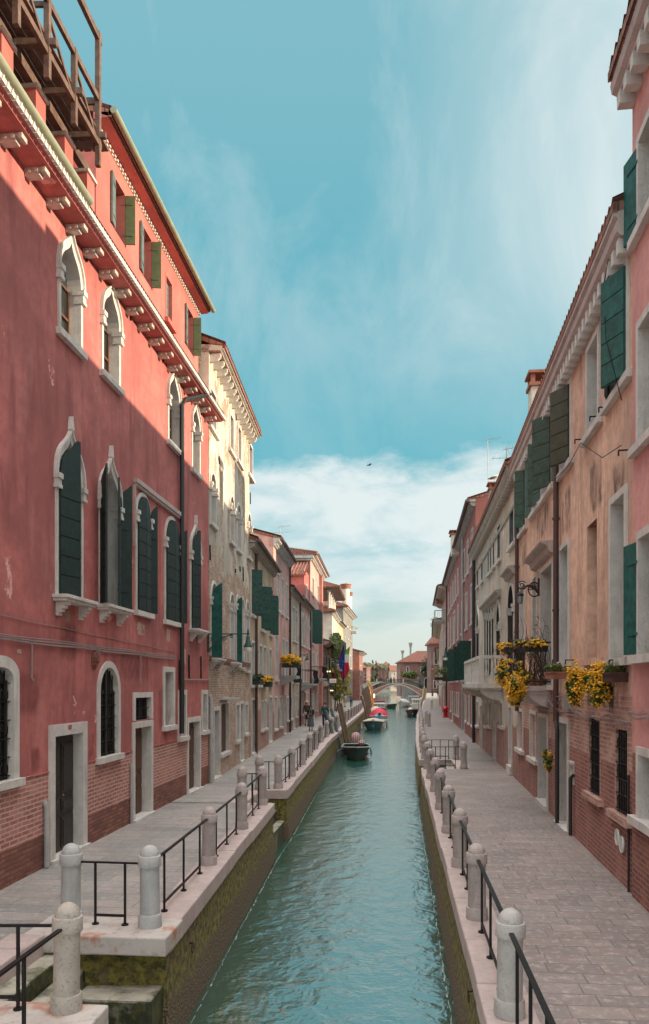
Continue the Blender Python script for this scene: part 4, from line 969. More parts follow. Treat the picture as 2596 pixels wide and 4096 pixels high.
f7, r7 = house((-7.45, 65.0), (-7.75, 78.3), 1, 13.9, 'rose_light_wall', 'tall salmon pink house with dentilled stone cornice and arched lower windows',
    row(10.8, 12.4, [(.14, .25), (.55, .66)], **S2) + row(6.6, 9.6, [(.10, .24)], t=.10, depth=.22, leaves=[('n', 60, 1, 'green_paint'), ('f', 120, 1, 'green_paint')]) + row(3.8, 6.0, [(.16, .24), (.26, .34), (.48, .56)], style='arch', t=.09, depth=.2, panemat='curtain_glass') + row(3.8, 5.2, [(.74, .82)], **S2) + row(.7, 2.3, [(.1, .2), (.4, .5), (.8, .9)], **S2) + row(.05, 2.5, [(.22, .32)], name='door', fill='door', lm='dark_wood', **S2),
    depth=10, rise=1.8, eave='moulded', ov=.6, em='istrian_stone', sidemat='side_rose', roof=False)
hip_roof(f7, r7, -.5, f7.L + .4, .6, -10.5, 14.05, 1.7)
sc7 = f7.mb(); sc7.box(-.45, -.0, -10, .3, 13.6, 13.95); sc7.box(-.3, 0, -10, .15, 13.42, 13.6); sc7.build('side_cornice', M['grey_stone'], r7)
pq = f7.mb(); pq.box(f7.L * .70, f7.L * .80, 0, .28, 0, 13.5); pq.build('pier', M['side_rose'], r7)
f8, r8 = house((-8.3, 84), (-8.65, 100), 1, 7.6, 'dark_brick_wall', 'low vine-hung brick house with drooping tiled canopy by the restaurant',
    row(4.2, 6.4, [(.15, .24), (.34, .43), (.7, .85)], t=.09, depth=.2, leaves=[('n', 172, 1, 'dark_green')]) + row(.05, 2.5, [(.2, .35), (.6, .75)], name='door', fill='door', lm='dark_wood', **S2), depth=5, rise=1.0, ov=.8)
f7b, r7b = house((-7.8, 78.4), (-8.25, 83.9), 1, 6.2, 'pink_pale_wall', 'short pink link house with pale lower window by the low brick house', row(3.6, 5.2, [(.3, .6)], **S2) + row(.05, 2.4, [(.5, .8)], name='door', fill='door', lm='dark_wood', **S2), depth=6, rise=1.0)
f9, r9 = house((-8.65, 100.1), (-8.95, 113), 1, 12.4, 'white_plaster', 'white house with open columned roof loggia under wide timber eaves',
    row(6.5, 10.0, [(.12, .26), (.36, .5), (.62, .76)], t=.12, depth=.2, leaves=[('n', 100, 1, 'green_paint'), ('f', 160, 1, 'green_paint')]) + row(1, 2.6, [(.2, .35), (.6, .75)], **S2), depth=8, rise=.2, eave='moulded', ov=.6, em='istrian_stone', roof=False)
lg = f9.mb(); lg.box(.02, f9.L - .02, -7.6, -2.2, 12.5, 15.3); lg.build('loggia_wall', M['white_plaster'], r9)
for i in range(5):
    s = .3 + (f9.L - .6) * i / 4; v = f9.w((s, -.4, 12.5)); q = MB(); q.lathe([(.22, 0), (.20, .15), (.17, .2), (.15, 2.4), (.24, 2.6), (.26, 2.8)], 10, v); q.build('column', M['istrian_stone'], r9)
sweep(f9, r9, [(-7.6, 15.3), (1.0, 15.3), (1.0, 15.48), (-7.6, 15.48)], -1.2, f9.L + .6, 'brown_wood', 'loggia_eave')
hip_roof(f9, r9, -1.3, f9.L + .7, 1.1, -7.8, 15.6, 1.8); hip_roof(f9, r9, -.6, 2.0, .5, -8, 12.6, .5)
# window on the white house's end wall facing the camera
vf = MB(); v0 = f9.A - Vector((r9.location.x, r9.location.y)); vf.obox((-1.7, -.02, 8.2), (.55, 0, 0), (0, .04, 0), (0, 0, 1.25)); ew = vf.build('window', M['istrian_stone'], r9)
vf = MB(); vf.obox((-1.9, -.07, 8.2), (.22, 0, 0), (0, .02, 0), (0, 0, 1.1)); vf.build('pane', M['curtain_glass'], ew); vf = MB(); vf.obox((-1.4, -.09, 8.2), (.2, 0, 0), (0, .03, 0), (0, 0, 1.15)); vf.build('shutter', M['green_paint'], ew)
f10, r10 = house((-8.95, 113.1), (-9.0, 125), 1, 12.3, 'ochre_plaster', 'ochre yellow house with dark green shutters beyond the white house', row(6.5, 9.8, [(.12, .26), (.42, .56), (.72, .86)], t=.12, depth=.2, leaves=[('n', 110, 1, 'green_paint'), ('f', 160, 1, 'green_paint')]) + row(1, 2.6, [(.2, .35), (.6, .75)], **S2), depth=8, rise=1.3, ov=.5)
f11, r11 = house((-9.0, 125.1), (-8.75, 146), 1, 15.6, 'grey_plaster', 'tall narrow grey-brown house carrying two round chimneys', row(11, 13.2, [(.1, .2), (.4, .5), (.7, .8)], t=.2, depth=.2) + row(6, 8.4, [(.1, .2), (.4, .5), (.7, .8)], t=.2, depth=.2), depth=7.5, rise=1.5, ov=.8, eave='moulded', em='istrian_stone', roof=False)
hip_roof(f11, r11, -.5, f11.L + .5, .8, -8, 15.8, 1.7)
for px_, pyt, pyb, w_ in ((1383, 2319, 2395, 1.3),):
    p = ray(px_, pyb, 127.5); chimney(p.x, p.y, 15.9, 15.9 + 3.9, w_, 'cream_paint', 'big cylindrical plaster chimney with flared cap on the tall grey house', 'pot')
p = ray(1396, 2400, 135.5); chimney(p.x, p.y, 15.9, 19.4, 1.0, 'cream_paint', 'smaller cylindrical chimney half hidden behind the bigger one', 'pot')
p = ray(1274, 2310, 81); chimney(p.x, p.y, 13.8, 16.7, .55, 'terracotta', 'slim round brick chimney with conical hat above the salmon pink house', 'cone')
f12, r12 = house((-7.7, 150), (-7.55, 161), 1, 9.3, 'dark_brick_wall', 'dark brick house with pale stone cornice last before the bridge on the left', row(5, 7, [(.3, .5)], t=.2, depth=.2) + row(1, 3, [(.3, .5)], t=.2, depth=.2), depth=6, rise=1.0, eave='moulded', em='old_stone', ov=.8)
f13, r13 = house((-9.2, 146.2), (-9.0, 175), 1, 8.0, 'pink_pale_wall', 'pink plastered house set behind the dark brick house near the bridge', row(4, 6, [(.1, .2), (.4, .5)], t=.2, depth=.2), depth=6, rise=1.2)
# ---------------------------------------------------------------- right bank buildings
def conduit(fac, root, s0, s1, z, amp=.05, n=3, seed=1, mat='cable'):
    rng = random.Random(seed); mb = fac.mb()
    for k in range(n):
        ph = rng.uniform(0, 6); mb.tube([(s0 + (s1 - s0) * i / 40, .05 + .02 * k, z + k * .045 + amp * math.sin(i * .45 + ph) * (k > 0) + .015 * math.sin(i * 1.3 + k)) for i in range(41)], .014 - .003 * k, 5)
    mb.build('conduit', M[mat], root)
# pink house at the frame edge
fac, root, H_ = building((3.13, 3.5), (3.31, 11.0), -1, 'tall pink house at the right edge of the photo with blocky white cornice')
RW = dict(t=.11, depth=.30, fm='istrian_stone', sill='wide', fill='glass')
L1 = fac.L; sf = lambda px: fac.sx(px)
for zt, zb, lv in ((fac.pix(2553, 560)[1], fac.pix(2553, 940)[1], [('f', 169, 1, 'teal_green'), ('n', 150, 1, 'teal_green')]), (fac.pix(2551, 1300)[1], fac.pix(2551, 1790)[1], []),
                   (fac.pix(2570, 2120)[1], fac.pix(2570, 2620)[1], [('f', 169, 1, 'teal_green'), ('n', 150, 1, 'teal_green')])):
    for k in (0, 1): s1 = sf(2553) - .0 - k * 2.4; window(fac, root, H_, s1 - 1.15, s1, zb, zt, leaves=lv, **RW)
window(fac, root, H_, sf(2553) - 1.1, sf(2553), fac.pix(2556, 3270)[1], fac.pix(2556, 2985)[1], **{**RW, 'fill': 'grille'})
wall_mesh(fac, L1, 11.3, H_, None).build('wall', M['pink_wall'], root); shell(fac, root, L1, 11.6, 10, 'pink_wall', 2.0)
corbels(fac, root, [L1 - .12 - i * .33 for i in range(20)], 11.34, .22, .15, .20, steps=1)
sweep(fac, root, [(0, 11.34), (.20, 11.34), (.20, 11.40), (.27, 11.44), (.29, 11.55), (.27, 11.68), (0, 11.72)], .01, L1 + .05, 'istrian_pink', 'cornice')
tile_roof(fac, root, L1, 11.7, .34, 5.0, 1.5); bk = fac.mb(); bk.box(L1, L1 + .5, -9.5, -1.8, 9.0, 12.95); bk.build('shadow_block', M['pink_wall'], root)  # hidden block added behind the roof to set the shadow edge opposite
conduit(fac, root, 1, L1, 2.55, .02, 3, 5)
# long salmon house
fac, root, H_ = building((3.345, 11.02), (3.72, 24.2), -1, 'long salmon house with brick base and a row of cornice blocks on the right bank')
LS = fac.L
def WR(x0, x1, top, bot, **kw):
    d = dict(RW); d.update(kw); s = sorted((fac.sx(x0), fac.sx(x1))); return window(fac, root, H_, s[0], s[1], fac.pix(*bot)[1], fac.pix(*top)[1], **d)
WR(2520, 2436, (2436, 1185), (2436, 1620), leaves=[('n', 24, 1.05, 'teal_green'), ('f', 20, .5, 'dark_green')])
WR(2402, 2349, (2349, 1400), (2349, 1755), fill='dark')
WR(2288, 2240, (2240, 1600), (2240, 1910), leaves=[('n', 30, 1.0, 'olive_dark'), ('f', 168, .9, 'green_paint')])
WR(2212, 2166, (2166, 1720), (2166, 2010), leaves=[('n', 35, .8, 'green_paint'), ('f', 166, 1.0, 'green_paint')])
WR(2161, 2130, (2130, 1800), (2130, 2060), leaves=[('n', 30, .7, 'green_paint'), ('f', 168, 1.0, 'green_paint')])
WR(2106, 2082, (2082, 1900), (2082, 2140), leaves=[('n', 30, .8, 'green_paint'), ('f', 168, 1.0, 'green_paint')])
WR(2512, 2443, (2443, 2000), (2443, 2640), fill='dark', depth=.32); WR(2396, 2346, (2346, 2090), (2346, 2640), fill='dark', fm='salmon_wall', proud=.01)
WR(2280, 2240, (2240, 2190), (2240, 2650), fill='dark', depth=.32); WR(2215, 2163, (2163, 2280), (2163, 2740), depth=.32, fill='dark'); WR(2152, 2132, (2132, 2305), (2132, 2600), depth=.3, fill='dark'); WR(2101, 2080, (2080, 2340), (2080, 2600), depth=.3, fill='dark')
gb = dict(fm='istrian_stone', proud=.012, t=.13)
WR(2516, 2462, (2462, 2900), (2462, 3240), bars=5, ob=-.01, depth=.06, fill='dark', t=.05, proud=.012, fm='pale_brick'); WR(2404, 2357, (2357, 2860), (2357, 3165), bars=5, ob=-.01, depth=.06, fill='dark', t=.05, proud=.012, fm='pale_brick')
WR(2278, 2231, (2231, 2862), (2231, 3285), name='door', depth=.45, fill='door', lm='dark_wood', t=.13); WR(2193, 2156, (2156, 2850), (2156, 3195), name='door', depth=.3, fill='door', lm='pole_grey', t=.10)
WR(2149, 2122, (2122, 2840), (2122, 3025), fill='brick', panemat='pale_brick', t=.09); WR(2094, 2072, (2072, 2832), (2072, 2990), fill='brick', panemat='pale_brick', t=.09)
wall_mesh(fac, LS, 9.42, H_, None, zsplits=(1.75, 2.85), matfn=lambda c, e: 0 if e > 2.85 else 1 if e > 1.75 else 2).build('wall', [M['salmon_wall'], M['pale_brick'], brick('worn_brick', (.24, .075, .06), (.36, .13, .10), (.34, .22, .19), 23, streak=(.42, .24, .19, .35))], root)
shell(fac, root, LS, 9.75, 10, 'salmon_wall', 1.9)
corbels(fac, root, [.15 + i * .305 for i in range(int((LS - .2) / .305))], 9.42, .20, .13, .22, steps=1)
sweep(fac, root, [(0, 9.42), (.17, 9.42), (.24, 9.48), (.26, 9.58), (.22, 9.66), (.28, 9.70), (.28, 9.86), (0, 9.9)], .01, LS + .02, 'istrian_pink', 'cornice')
tile_roof(fac, root, LS, 9.87, .30, 5.0, 2.05)
for px_, zb_ in ((2222, 2.2), (2066, 2.2)):
    s = fac.sx(px_, .1); pipe(fac, root, min(s, LS - .08), zb_, 9.4, 'pipe_brown', .06)
pm = fac.mb(); s = fac.sx(2222, .1); pm.tube([(s, .09, 2.25), (s - .1, .09, 2.1), (s - .15, .09, 2.0), (s - .15, .09, .02)], .045, 8); s = fac.sx(2296); pm.tube([(s, .07, .02), (s, .07, 1.15), (s - .1, .03, 1.22)], .035, 8)
s = fac.sx(2526); pm.tube([(s, .04, .02), (s, .04, 1.7)], .02, 6); pm.build('drain_pipe', M['pipe_dark'], root)
for a_ in ((2345, 2425, 1760, 2120), (2430, 2522, 1790, 2050), (2236, 2296, 1900, 2200), (2130, 2215, 1990, 2190), (2300, 2540, 2660, 2880), (2380, 2500, 2560, 2900), (2082, 2110, 2140, 2300)): stain(fac, root, *a_, 'stain_dark', 'rain_stain')
pd = fac.mb(); s0, zt = fac.pix(2215, 2165); s1 = fac.sx(2143); pd.prism([(0, zt - .28), (.12, zt - .24), (.16, zt - .10), (.30, zt - .04), (.32, zt), (0, zt + .02)], min(s0, s1) - .1, max(s0, s1) + .1, 0); pd.build('window_hood', M['istrian_pink'], root)
conduit(fac, root, .1, LS - 4, 2.42, .05, 3, 8); conduit(fac, root, LS - 8, LS - .2, 2.60, .08, 3, 9)
cb_ = fac.mb(); cb_.tube([(fac.pix(x, y)[0], .12, fac.pix(x, y)[1]) for x, y in ((2520, 1780), (2440, 1830), (2350, 1770), (2300, 1860), (2240, 1920), (2235, 2000))], .008, 4)
cb_.tube([(fac.pix(2450, 900, .2)[0], .26, 9.3), (fac.pix(2455, 1150)[0], .16, fac.pix(2455, 1150)[1]), (fac.pix(2508, 1350)[0], .3, fac.pix(2508, 1350)[1]), (fac.pix(2515, 1600)[0], .1, fac.pix(2515, 1600)[1])], .007, 4); cb_.build('cable', M['iron'], root)
bx = fac.mb(); s, z = fac.pix(2280, 2810); bx.box(s - .14, s + .14, 0, .13, z - .15, z + .15); bx.build('meter_box', M['pipe_grey'], root)
bx = fac.mb(); s, z = fac.pix(2292, 3080); bx.box(s - .16, s + .16, 0, .03, z - .28, z + .12); bx.box(s - .18, s + .18, 0, .07, z + .12, z + .17)
for i in range(2):
    for j in range(2): bx.box(s - .07 + i * .1, s - .03 + i * .1, .03, .045, z - .12 + j * .1, z - .08 + j * .1)
bx.build('doorbell_panel', M['istrian_stone'], root)
for px_, py_ in ((2478, 3348), (2496, 3378)):
    s, z = fac.pix(px_, py_); q = fac.mb(); r_ = .115
    ring = [(s + r_ * math.cos(a * .393), .035, z + r_ * math.sin(a * .393)) for a in range(16)]; q.tube(ring + ring[:1], .014, 5, False)
    for k in range(-4, 5): hh_ = math.sqrt(max(0, r_ ** 2 - (k * .024) ** 2)); q.obox((s, .03, z + k * .024), (hh_, 0, 0), (0, .012, 0), (0, 0, .006))
    q.face([(p[0], .008, p[2]) for p in ring]); q.build('air_vent', M['white_paint'], root)
for px_, py_ in ((2436, 1628), (2335, 1757), (2398, 1665), (2520, 1800), (2240, 2640), (2295, 2640), (2480, 2640)):
    s, z = fac.pix(px_, py_); hk = fac.mb(); hk.bar((s, 0, z), (s, .16, z), .02); hk.bar((s, .16, z), (s, .16, z - .08), .02); hk.build('shutter_hook', M['iron'], root)
# beige palazzo with arcade
fac, root, H_ = building((3.73, 24.25), (4.0, 40.4), -1, 'beige stone-trimmed palazzo with columned arcade and balustraded balcony on the right bank', 'palazzo', 'palazzo')
BE = fac
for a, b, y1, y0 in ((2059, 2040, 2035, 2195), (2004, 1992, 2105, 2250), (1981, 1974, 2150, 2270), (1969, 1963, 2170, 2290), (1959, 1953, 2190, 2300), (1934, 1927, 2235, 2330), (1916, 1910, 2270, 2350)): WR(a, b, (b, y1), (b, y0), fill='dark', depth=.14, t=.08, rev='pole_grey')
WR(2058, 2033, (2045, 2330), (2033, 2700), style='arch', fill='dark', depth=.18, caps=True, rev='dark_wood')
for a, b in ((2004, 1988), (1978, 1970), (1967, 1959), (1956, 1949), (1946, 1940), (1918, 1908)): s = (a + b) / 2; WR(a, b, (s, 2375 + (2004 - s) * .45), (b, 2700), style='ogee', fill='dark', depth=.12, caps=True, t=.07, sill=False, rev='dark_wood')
for a, b in ((2050, 2036), (1985, 1974), (1930, 1922)): WR(a, b, (b, 2815), (b, 3060), name='door', fill='door', lm='dark_wood', depth=.3)
for a, b in ((2014, 2002), (1966, 1957), (1950, 1943), (1915, 1908)): WR(a, b, (b, 2800), (b, 2900), depth=.25, fill='dark', bars=3)
wall_mesh(fac, fac.L, 9.6, H_, None).build('wall', M['palazzo_wall'], root); shell(fac, root, fac.L, 9.9, 10, 'palazzo_wall', 2.0)
corbels(fac, root, [.15 + i * .42 for i in range(int((fac.L - .2) / .42))], 9.62, .26, .12, .20, mat='old_stone', steps=1)
sweep(fac, root, [(0, 9.62), (.22, 9.62), (.28, 9.68), (.34, 9.78), (.36, 9.95), (0, 10.0)], .01, fac.L + .02, 'old_stone', 'cornice')
sweep(fac, root, [(0, 8.75), (.05, 8.75), (.06, 8.85), (0, 8.87)], .01, fac.L - .02, 'old_stone', 'string_course')
tile_roof(fac, root, fac.L, 9.98, .42, 5.0, 2.1)
for a, b, y in ((2062, 2030, 2270), (2006, 1938, 2365)):
    s0, z = fac.pix(a, y); s1 = fac.sx(b); q = fac.mb(); q.prism([(0, z - .2), (.1, z - .18), (.14, z - .06), (.26, z), (.26, z + .06), (0, z + .1)], min(s0, s1), max(s0, s1), 0); q.build('window_hood', M['old_stone'], root)
pipe(fac, root, fac.L - .12, 0, 9.6, 'pipe_dark', .08, .12)
conduit(fac, root, .2, fac.L - .2, 2.75, .06, 3, 12, 'cable')
dm = fac.mb(); dm.box(2.2, 4.6, -6.0, -3.9, 10.5, 14.2); dm.build('shadow_box', M['palazzo_wall'], root)  # unseen box added on the roof to cast the cream palazzo's stepped shadow
# stone balcony
sB0, sB1 = fac.sx(1981, .3) + .2, fac.sx(1905, .3); bz = 3.05; bb = fac.mb(); OB = .85
bb.box(sB0 - .1, sB1 + .1, 0, OB + .08, bz - .16, bz); bb.box(sB0 - .02, sB1 + .02, 0, OB, bz - .24, bz - .16); bslab = bb.build('balcony', M['istrian_stone'], root)
q = fac.mb(); q.box(sB0, sB1, OB - .14, OB + .02, bz + .92, bz + 1.04); q.box(sB0, sB0 + .14, 0, OB - .14, bz + .92, bz + 1.04); q.box(sB1 - .14, sB1, 0, OB - .14, bz + .92, bz + 1.04)
for s in (sB0 + .09, (sB0 + sB1) / 2, sB1 - .09): q.box(s - .10, s + .10, OB - .16, OB + .01, bz, bz + .92)
q.build('handrail', M['istrian_stone'], bslab)
bal = MB(); bal.lathe([(.055, 0), (.055, .06), (.03, .12), (.075, .32), (.05, .48), (.03, .6), (.055, .82), (.055, .9)], 8); b0 = None
ps = [(sB0 + .3 + i * .24, OB - .07) for i in range(int((sB1 - sB0 - .5) / .24))] + [(sB0 + .07, o) for o in (.15, .38, .6)]
for (s, o) in ps:
    p = fac.w((s, o, bz))
    if b0 is None: b0 = bal.build('baluster', M['istrian_stone'], bslab); b0.location = p
    else: c = b0.copy(); COL.objects.link(c); c.parent = bslab; c.location = p
for s in (sB0 + .2, sB1 - .2):
    q = fac.mb(); q.prism([(0, bz - .24), (OB - .05, bz - .24), (OB - .08, bz - .36), (.45, bz - .55), (.12, bz - .62), (0, bz - .8)], s - .12, s + .12, 0); q.build('bracket', M['istrian_stone'], bslab)
# red houses, and the ones beyond
s_h = dict(t=.11, depth=.2, fm='istrian_stone')
g5, q5 = house((4.0, 40.5), (4.22, 53.5), -1, 12.6, 'oxblood_wall', 'tall oxblood red house with grey downpipe directly beyond the beige palazzo', row(9.6, 11.6, [(.12, .22), (.38, .48), (.62, .72)], **s_h) + row(6.4, 8.6, [(.12, .24), (.45, .57), (.75, .87)], panemat='curtain_glass', **s_h) + row(3.3, 5.6, [(.2, .32), (.36, .48), (.70, .82)], leaves=[('n', 100, 1, 'green_paint'), ('f', 150, 1, 'green_paint')], **s_h) + row(.8, 2.4, [(.1, .18), (.3, .38), (.5, .58)], **s_h) + row(.05, 2.5, [(.65, .75)], name='door', fill='door', lm='dark_wood', **s_h), depth=10, rise=1.6, ov=.35, em='grey_stone', pipe_at=.70, pipem='pipe_grey')
g5b, q5b = house((4.22, 53.6), (4.6, 74), -1, 12.6, 'oxblood_wall', 'second long brick-red house with tall green shutters on the right bank', row(9.5, 11.4, [(.08, .14), (.25, .31), (.42, .48), (.6, .66), (.8, .86)], **s_h) + row(6.3, 8.8, [(.08, .15), (.3, .45), (.62, .69), (.84, .91)], panemat='curtain_glass', **s_h) + row(3.3, 5.7, [(.1, .17), (.28, .35), (.46, .53), (.68, .75)], leaves=[('n', 90, 1, 'green_paint'), ('f', 90, 1, 'green_paint')], **s_h) + row(.8, 2.5, [(.05, .1), (.16, .21), (.3, .35), (.6, .65)], **s_h) + row(.05, 2.5, [(.45, .52)], name='door', fill='door', lm='dark_wood', **s_h), depth=10, rise=1.6, ov=.35, em='grey_stone', pipe_at=.98)
g6, q6 = house((4.65, 74.1), (5.05, 92), -1, 12.4, 'rose_light_wall', 'salmon house with high projecting balcony far along the right bank', row(9, 11, [(.3, .4), (.6, .7)], **s_h) + row(6, 8, [(.3, .4), (.6, .7)], **s_h) + row(3, 5, [(.3, .4), (.6, .7)], **s_h) + row(.05, 2.5, [(.5, .6)], name='door', fill='door', lm='dark_wood', **s_h), depth=9, rise=1.2, eave='moulded', ov=.9, em='old_stone')
q = g6.mb(); s = g6.L * .35; q.box(s, s + 3.4, 0, 1.1, 9.6, 9.8); q.box(s, s + 3.4, 1.03, 1.09, 10.7, 10.78); q.box(s, s + .05, 0, 1.1, 10.7, 10.78)
for i in range(14): q.bar((s + .05 + i * .25, 1.06, 9.8), (s + .05 + i * .25, 1.06, 10.7), .03)
for i in range(5): q.bar((s + .02, .1 + i * .22, 9.8), (s + .02, .1 + i * .22, 10.7), .03)
q.build('balcony', M['grey_stone'], q6)
q = g6.mb(); q.box(g6.L * .2, g6.L * .2 + 4, 0, 1.0, 3.0, 3.2); q.box(g6.L * .2, g6.L * .2 + 4, .9, 1.0, 3.9, 4.0)
for i in range(10): q.box(g6.L * .2 + i * .42, g6.L * .2 + .1 + i * .42, .9, 1.0, 3.2, 3.9)
q.build('balcony', M['grey_stone'], q6)
g7, q7 = house((5.1, 92.1), (6.3, 122), -1, 10.6, 'palazzo_wall', 'pale stone house with plant-filled balconies before the brick tower', row(6.5, 9, [(.1, .15), (.3, .35), (.5, .55)], **s_h) + row(3.3, 5.3, [(.1, .15), (.3, .35)], **s_h) + row(.05, 2.5, [(.2, .26)], name='door', fill='door', lm='dark_wood', **s_h), depth=9, rise=1.2, eave='moulded', ov=1.0, em='old_stone')
g7b, q7b = house((6.3, 122.1), (8.9, 172), -1, 8.6, 'pink_pale_wall', 'low pink house leading towards the bridge on the right bank', row(5, 7, [(.1, .13), (.3, .33)], **s_h) + row(1, 3, [(.1, .13), (.3, .33)], **s_h), depth=9, rise=1.2, ov=.6)
# brick tower house at the end, facing the camera
def block(px0, px1, d, ztop, mat, label, depth=10, roof='hip', rise=2.5, wins=(), base=-.3, name='house', ov=.5, cat='house', wm='green_paint'):
    p0, p1 = ray(px0, HY, d), ray(px1, HY, d); root = empty(name, (p0.x, p0.y, 0), label, cat); fac = Fac((p0.x, p0.y), (p1.x, p1.y), 1); fac.out = -abs(1) * Vector((-fac.d.y, fac.d.x)); holes = []
    for a, b, yt, yb, kind in wins:
        s0, s1 = fac.sx(a), fac.sx(b); z1, z0 = fac.pix(a, yt)[1], fac.pix(a, yb)[1]
        window(fac, root, holes, s0, s1, z0, z1, t=.16, depth=.3, style='arch' if kind == 'arch' else 'rect', fill='board' if kind == 'shut' else 'dark', lm=wm, split=1)
    wall_mesh(fac, fac.L, ztop, holes, None).build('wall', M[mat], root); shell(fac, root, fac.L, ztop, depth, mat)
    if roof == 'hip':
        mb = fac.mb(); L_, o = fac.L, ov; r_ = min(L_, depth) * .5; A, B, C, D = (-o, o, ztop), (L_ + o, o, ztop), (L_ + o, -depth - o, ztop), (-o, -depth - o, ztop)
        if L_ > depth: E, G_ = (depth / 2, -depth / 2, ztop + rise), (L_ - depth / 2, -depth / 2, ztop + rise)
        else: E, G_ = (L_ / 2, -L_ / 2, ztop + rise), (L_ / 2, -depth + L_ / 2, ztop + rise)
        if L_ > depth: fs = [[A, B, G_, E], [B, C, G_], [C, D, E, G_], [D, A, E]]
        else: fs = [[A, B, E], [B, C, G_, E], [C, D, G_], [D, A, E, G_]]
        for f in fs: mb.face(f)
        mb.box(-o, L_ + o, -depth - o, o, ztop - .25, ztop - .02); mb.build('roof', M['roof_tile'], root)
    elif roof == 'flat':
        mb = fac.mb(); mb.box(-.1, fac.L + .1, -depth, .12, ztop, ztop + .25); mb.build('coping', M['terracotta'], root)
    elif roof == 'gable':
        mb = fac.mb(); L_ = fac.L; mb.face([(-ov, ov, ztop), (L_ + ov, ov, ztop), (L_ + ov, -depth / 2, ztop + rise), (-ov, -depth / 2, ztop + rise)]); mb.face([(-ov, -depth - ov, ztop), (L_ + ov, -depth - ov, ztop), (L_ + ov, -depth / 2, ztop + rise), (-ov, -depth / 2, ztop + rise)])
        for s in (0, L_): mb.face([(s, 0, ztop), (s, -depth, ztop), (s, -depth / 2, ztop + rise)])
        mb.build('roof', M['roof_tile'], root)
    return fac, root
block(1724, 1768, 196, 13.5, 'far_brick', 'brick tower house with bright orange tiled roof where the right bank walkway ends', 8, 'hip', 2.6, [(1735, 1753, 2610, 2656, 'shut'), (1733, 1747, 2720, 2752, 'open')])
block(1601, 1800, 224, 9.7, 'far_brick', 'wide low brick house with hipped tile roof behind the stone bridge', 11, 'hip', 3.4, [(1625, 1637, 2665, 2687, 'shut'), (1682, 1697, 2665, 2690, 'shut')])
block(1676, 1723, 214, 5.6, 'grey_plaster', 'pale grey garden wall with round-arched dark gateway beyond the bridge', 4, 'flat', 0, [(1696, 1721, 2710, 2768, 'arch')], name='wall', cat='wall')
block(1612, 1676, 212, 4.4, 'grey_plaster', 'low grey wall beside the canal right behind the bridge', 2, 'flat', 0, name='wall', cat='wall')
p = ray(1610, 2645, 226); chimney(p.x, p.y, 9.5, 3 + (2740 - 2602) / F * 226, .52, 'old_stone', 'left-hand flared bell chimney of the low brick house', 'bell')
p = ray(1642, 2640, 238); chimney(p.x, p.y, 10.5, 3 + (2740 - 2571) / F * 238, .58, 'old_stone', 'taller flared bell chimney of the low brick house', 'bell')
# roof furniture
c = chimney(5.2, 24.6, 9.8, 12.5, .62, 'cream_paint', 'square plaster chimney with open terracotta cap above the salmon house', 'square')
p = ray(2160, 1640, 24.0); c.location = (p.x, p.y, 10.0)
p = ray(1982, 1970, 33); chimney(p.x, p.y, 9.9, 3 + (2740 - 1930) / F * 33, .55, 'old_stone', 'small square chimney with terracotta cap and perched gull above the beige palazzo', 'square')
GULLP = Vector((p.x, p.y, 3 + (2740 - 1928) / F * 33))
p = ray(1833, 2160, 55); chimney(p.x, p.y, 12.2, 3 + (2740 - 2123) / F * 55, 1.0, 'cream_paint', 'squat plaster chimney on the second red house roof', 'square')
def antenna(px, pyb, pyt, d, label, kind=0):
    a = ray(px, pyb, d); b = ray(px, pyt, d); o = empty('tv_antenna', a, label, 'antenna'); h = b.z - a.z
    q = MB(); q.tube([(0, 0, 0), (-.02 * h, 0, h)], .014, 6); q.build('mast', M['pipe_grey'], o); q = MB()
    t = Vector((-.02 * h, 0, h))
    q.bar(t + Vector((-.1, 0, -.05)), t + Vector((.6, 0, .05)), .015)
    for i in range(6): x = i * .1; q.bar(t + Vector((x, -.2, .0)), t + Vector((x, .2, 0)), .007); 
    for s in (-1, 1): q.bar(t + Vector((0, 0, 0)), t + Vector((.12, 0, .2 * s)), .010)
    if kind:
        q.bar(t + Vector((-.5, 0, -h * .45)), t + Vector((.5, 0, -h * .45)), .014)
        for i in range(5): q.bar(t + Vector((-.45 + i * .22, -.2, -h * .45)), t + Vector((-.45 + i * .22, .2, -h * .45)), .007)
    q.build('aerial', M['pipe_grey'], o); return o
antenna(1955, 2010, 1755, 34, 'very tall thin roof antenna mast leaning over the beige palazzo'); antenna(2027, 1880, 1792, 27, 'double-armed roof antenna at the salmon house end', 1)
antenna(1122, 2160, 2105, 44, 'roof antenna with crossed arms above the pale pink house on the left', 1)

house((11.5, 186), (13, 262), -1, 17, 'far_pink', 'unseen tall pink house added beyond the right bank row to shade the far roofs', [], depth=12, rise=3)  # out-of-sight house added to keep low sun off the far roofs
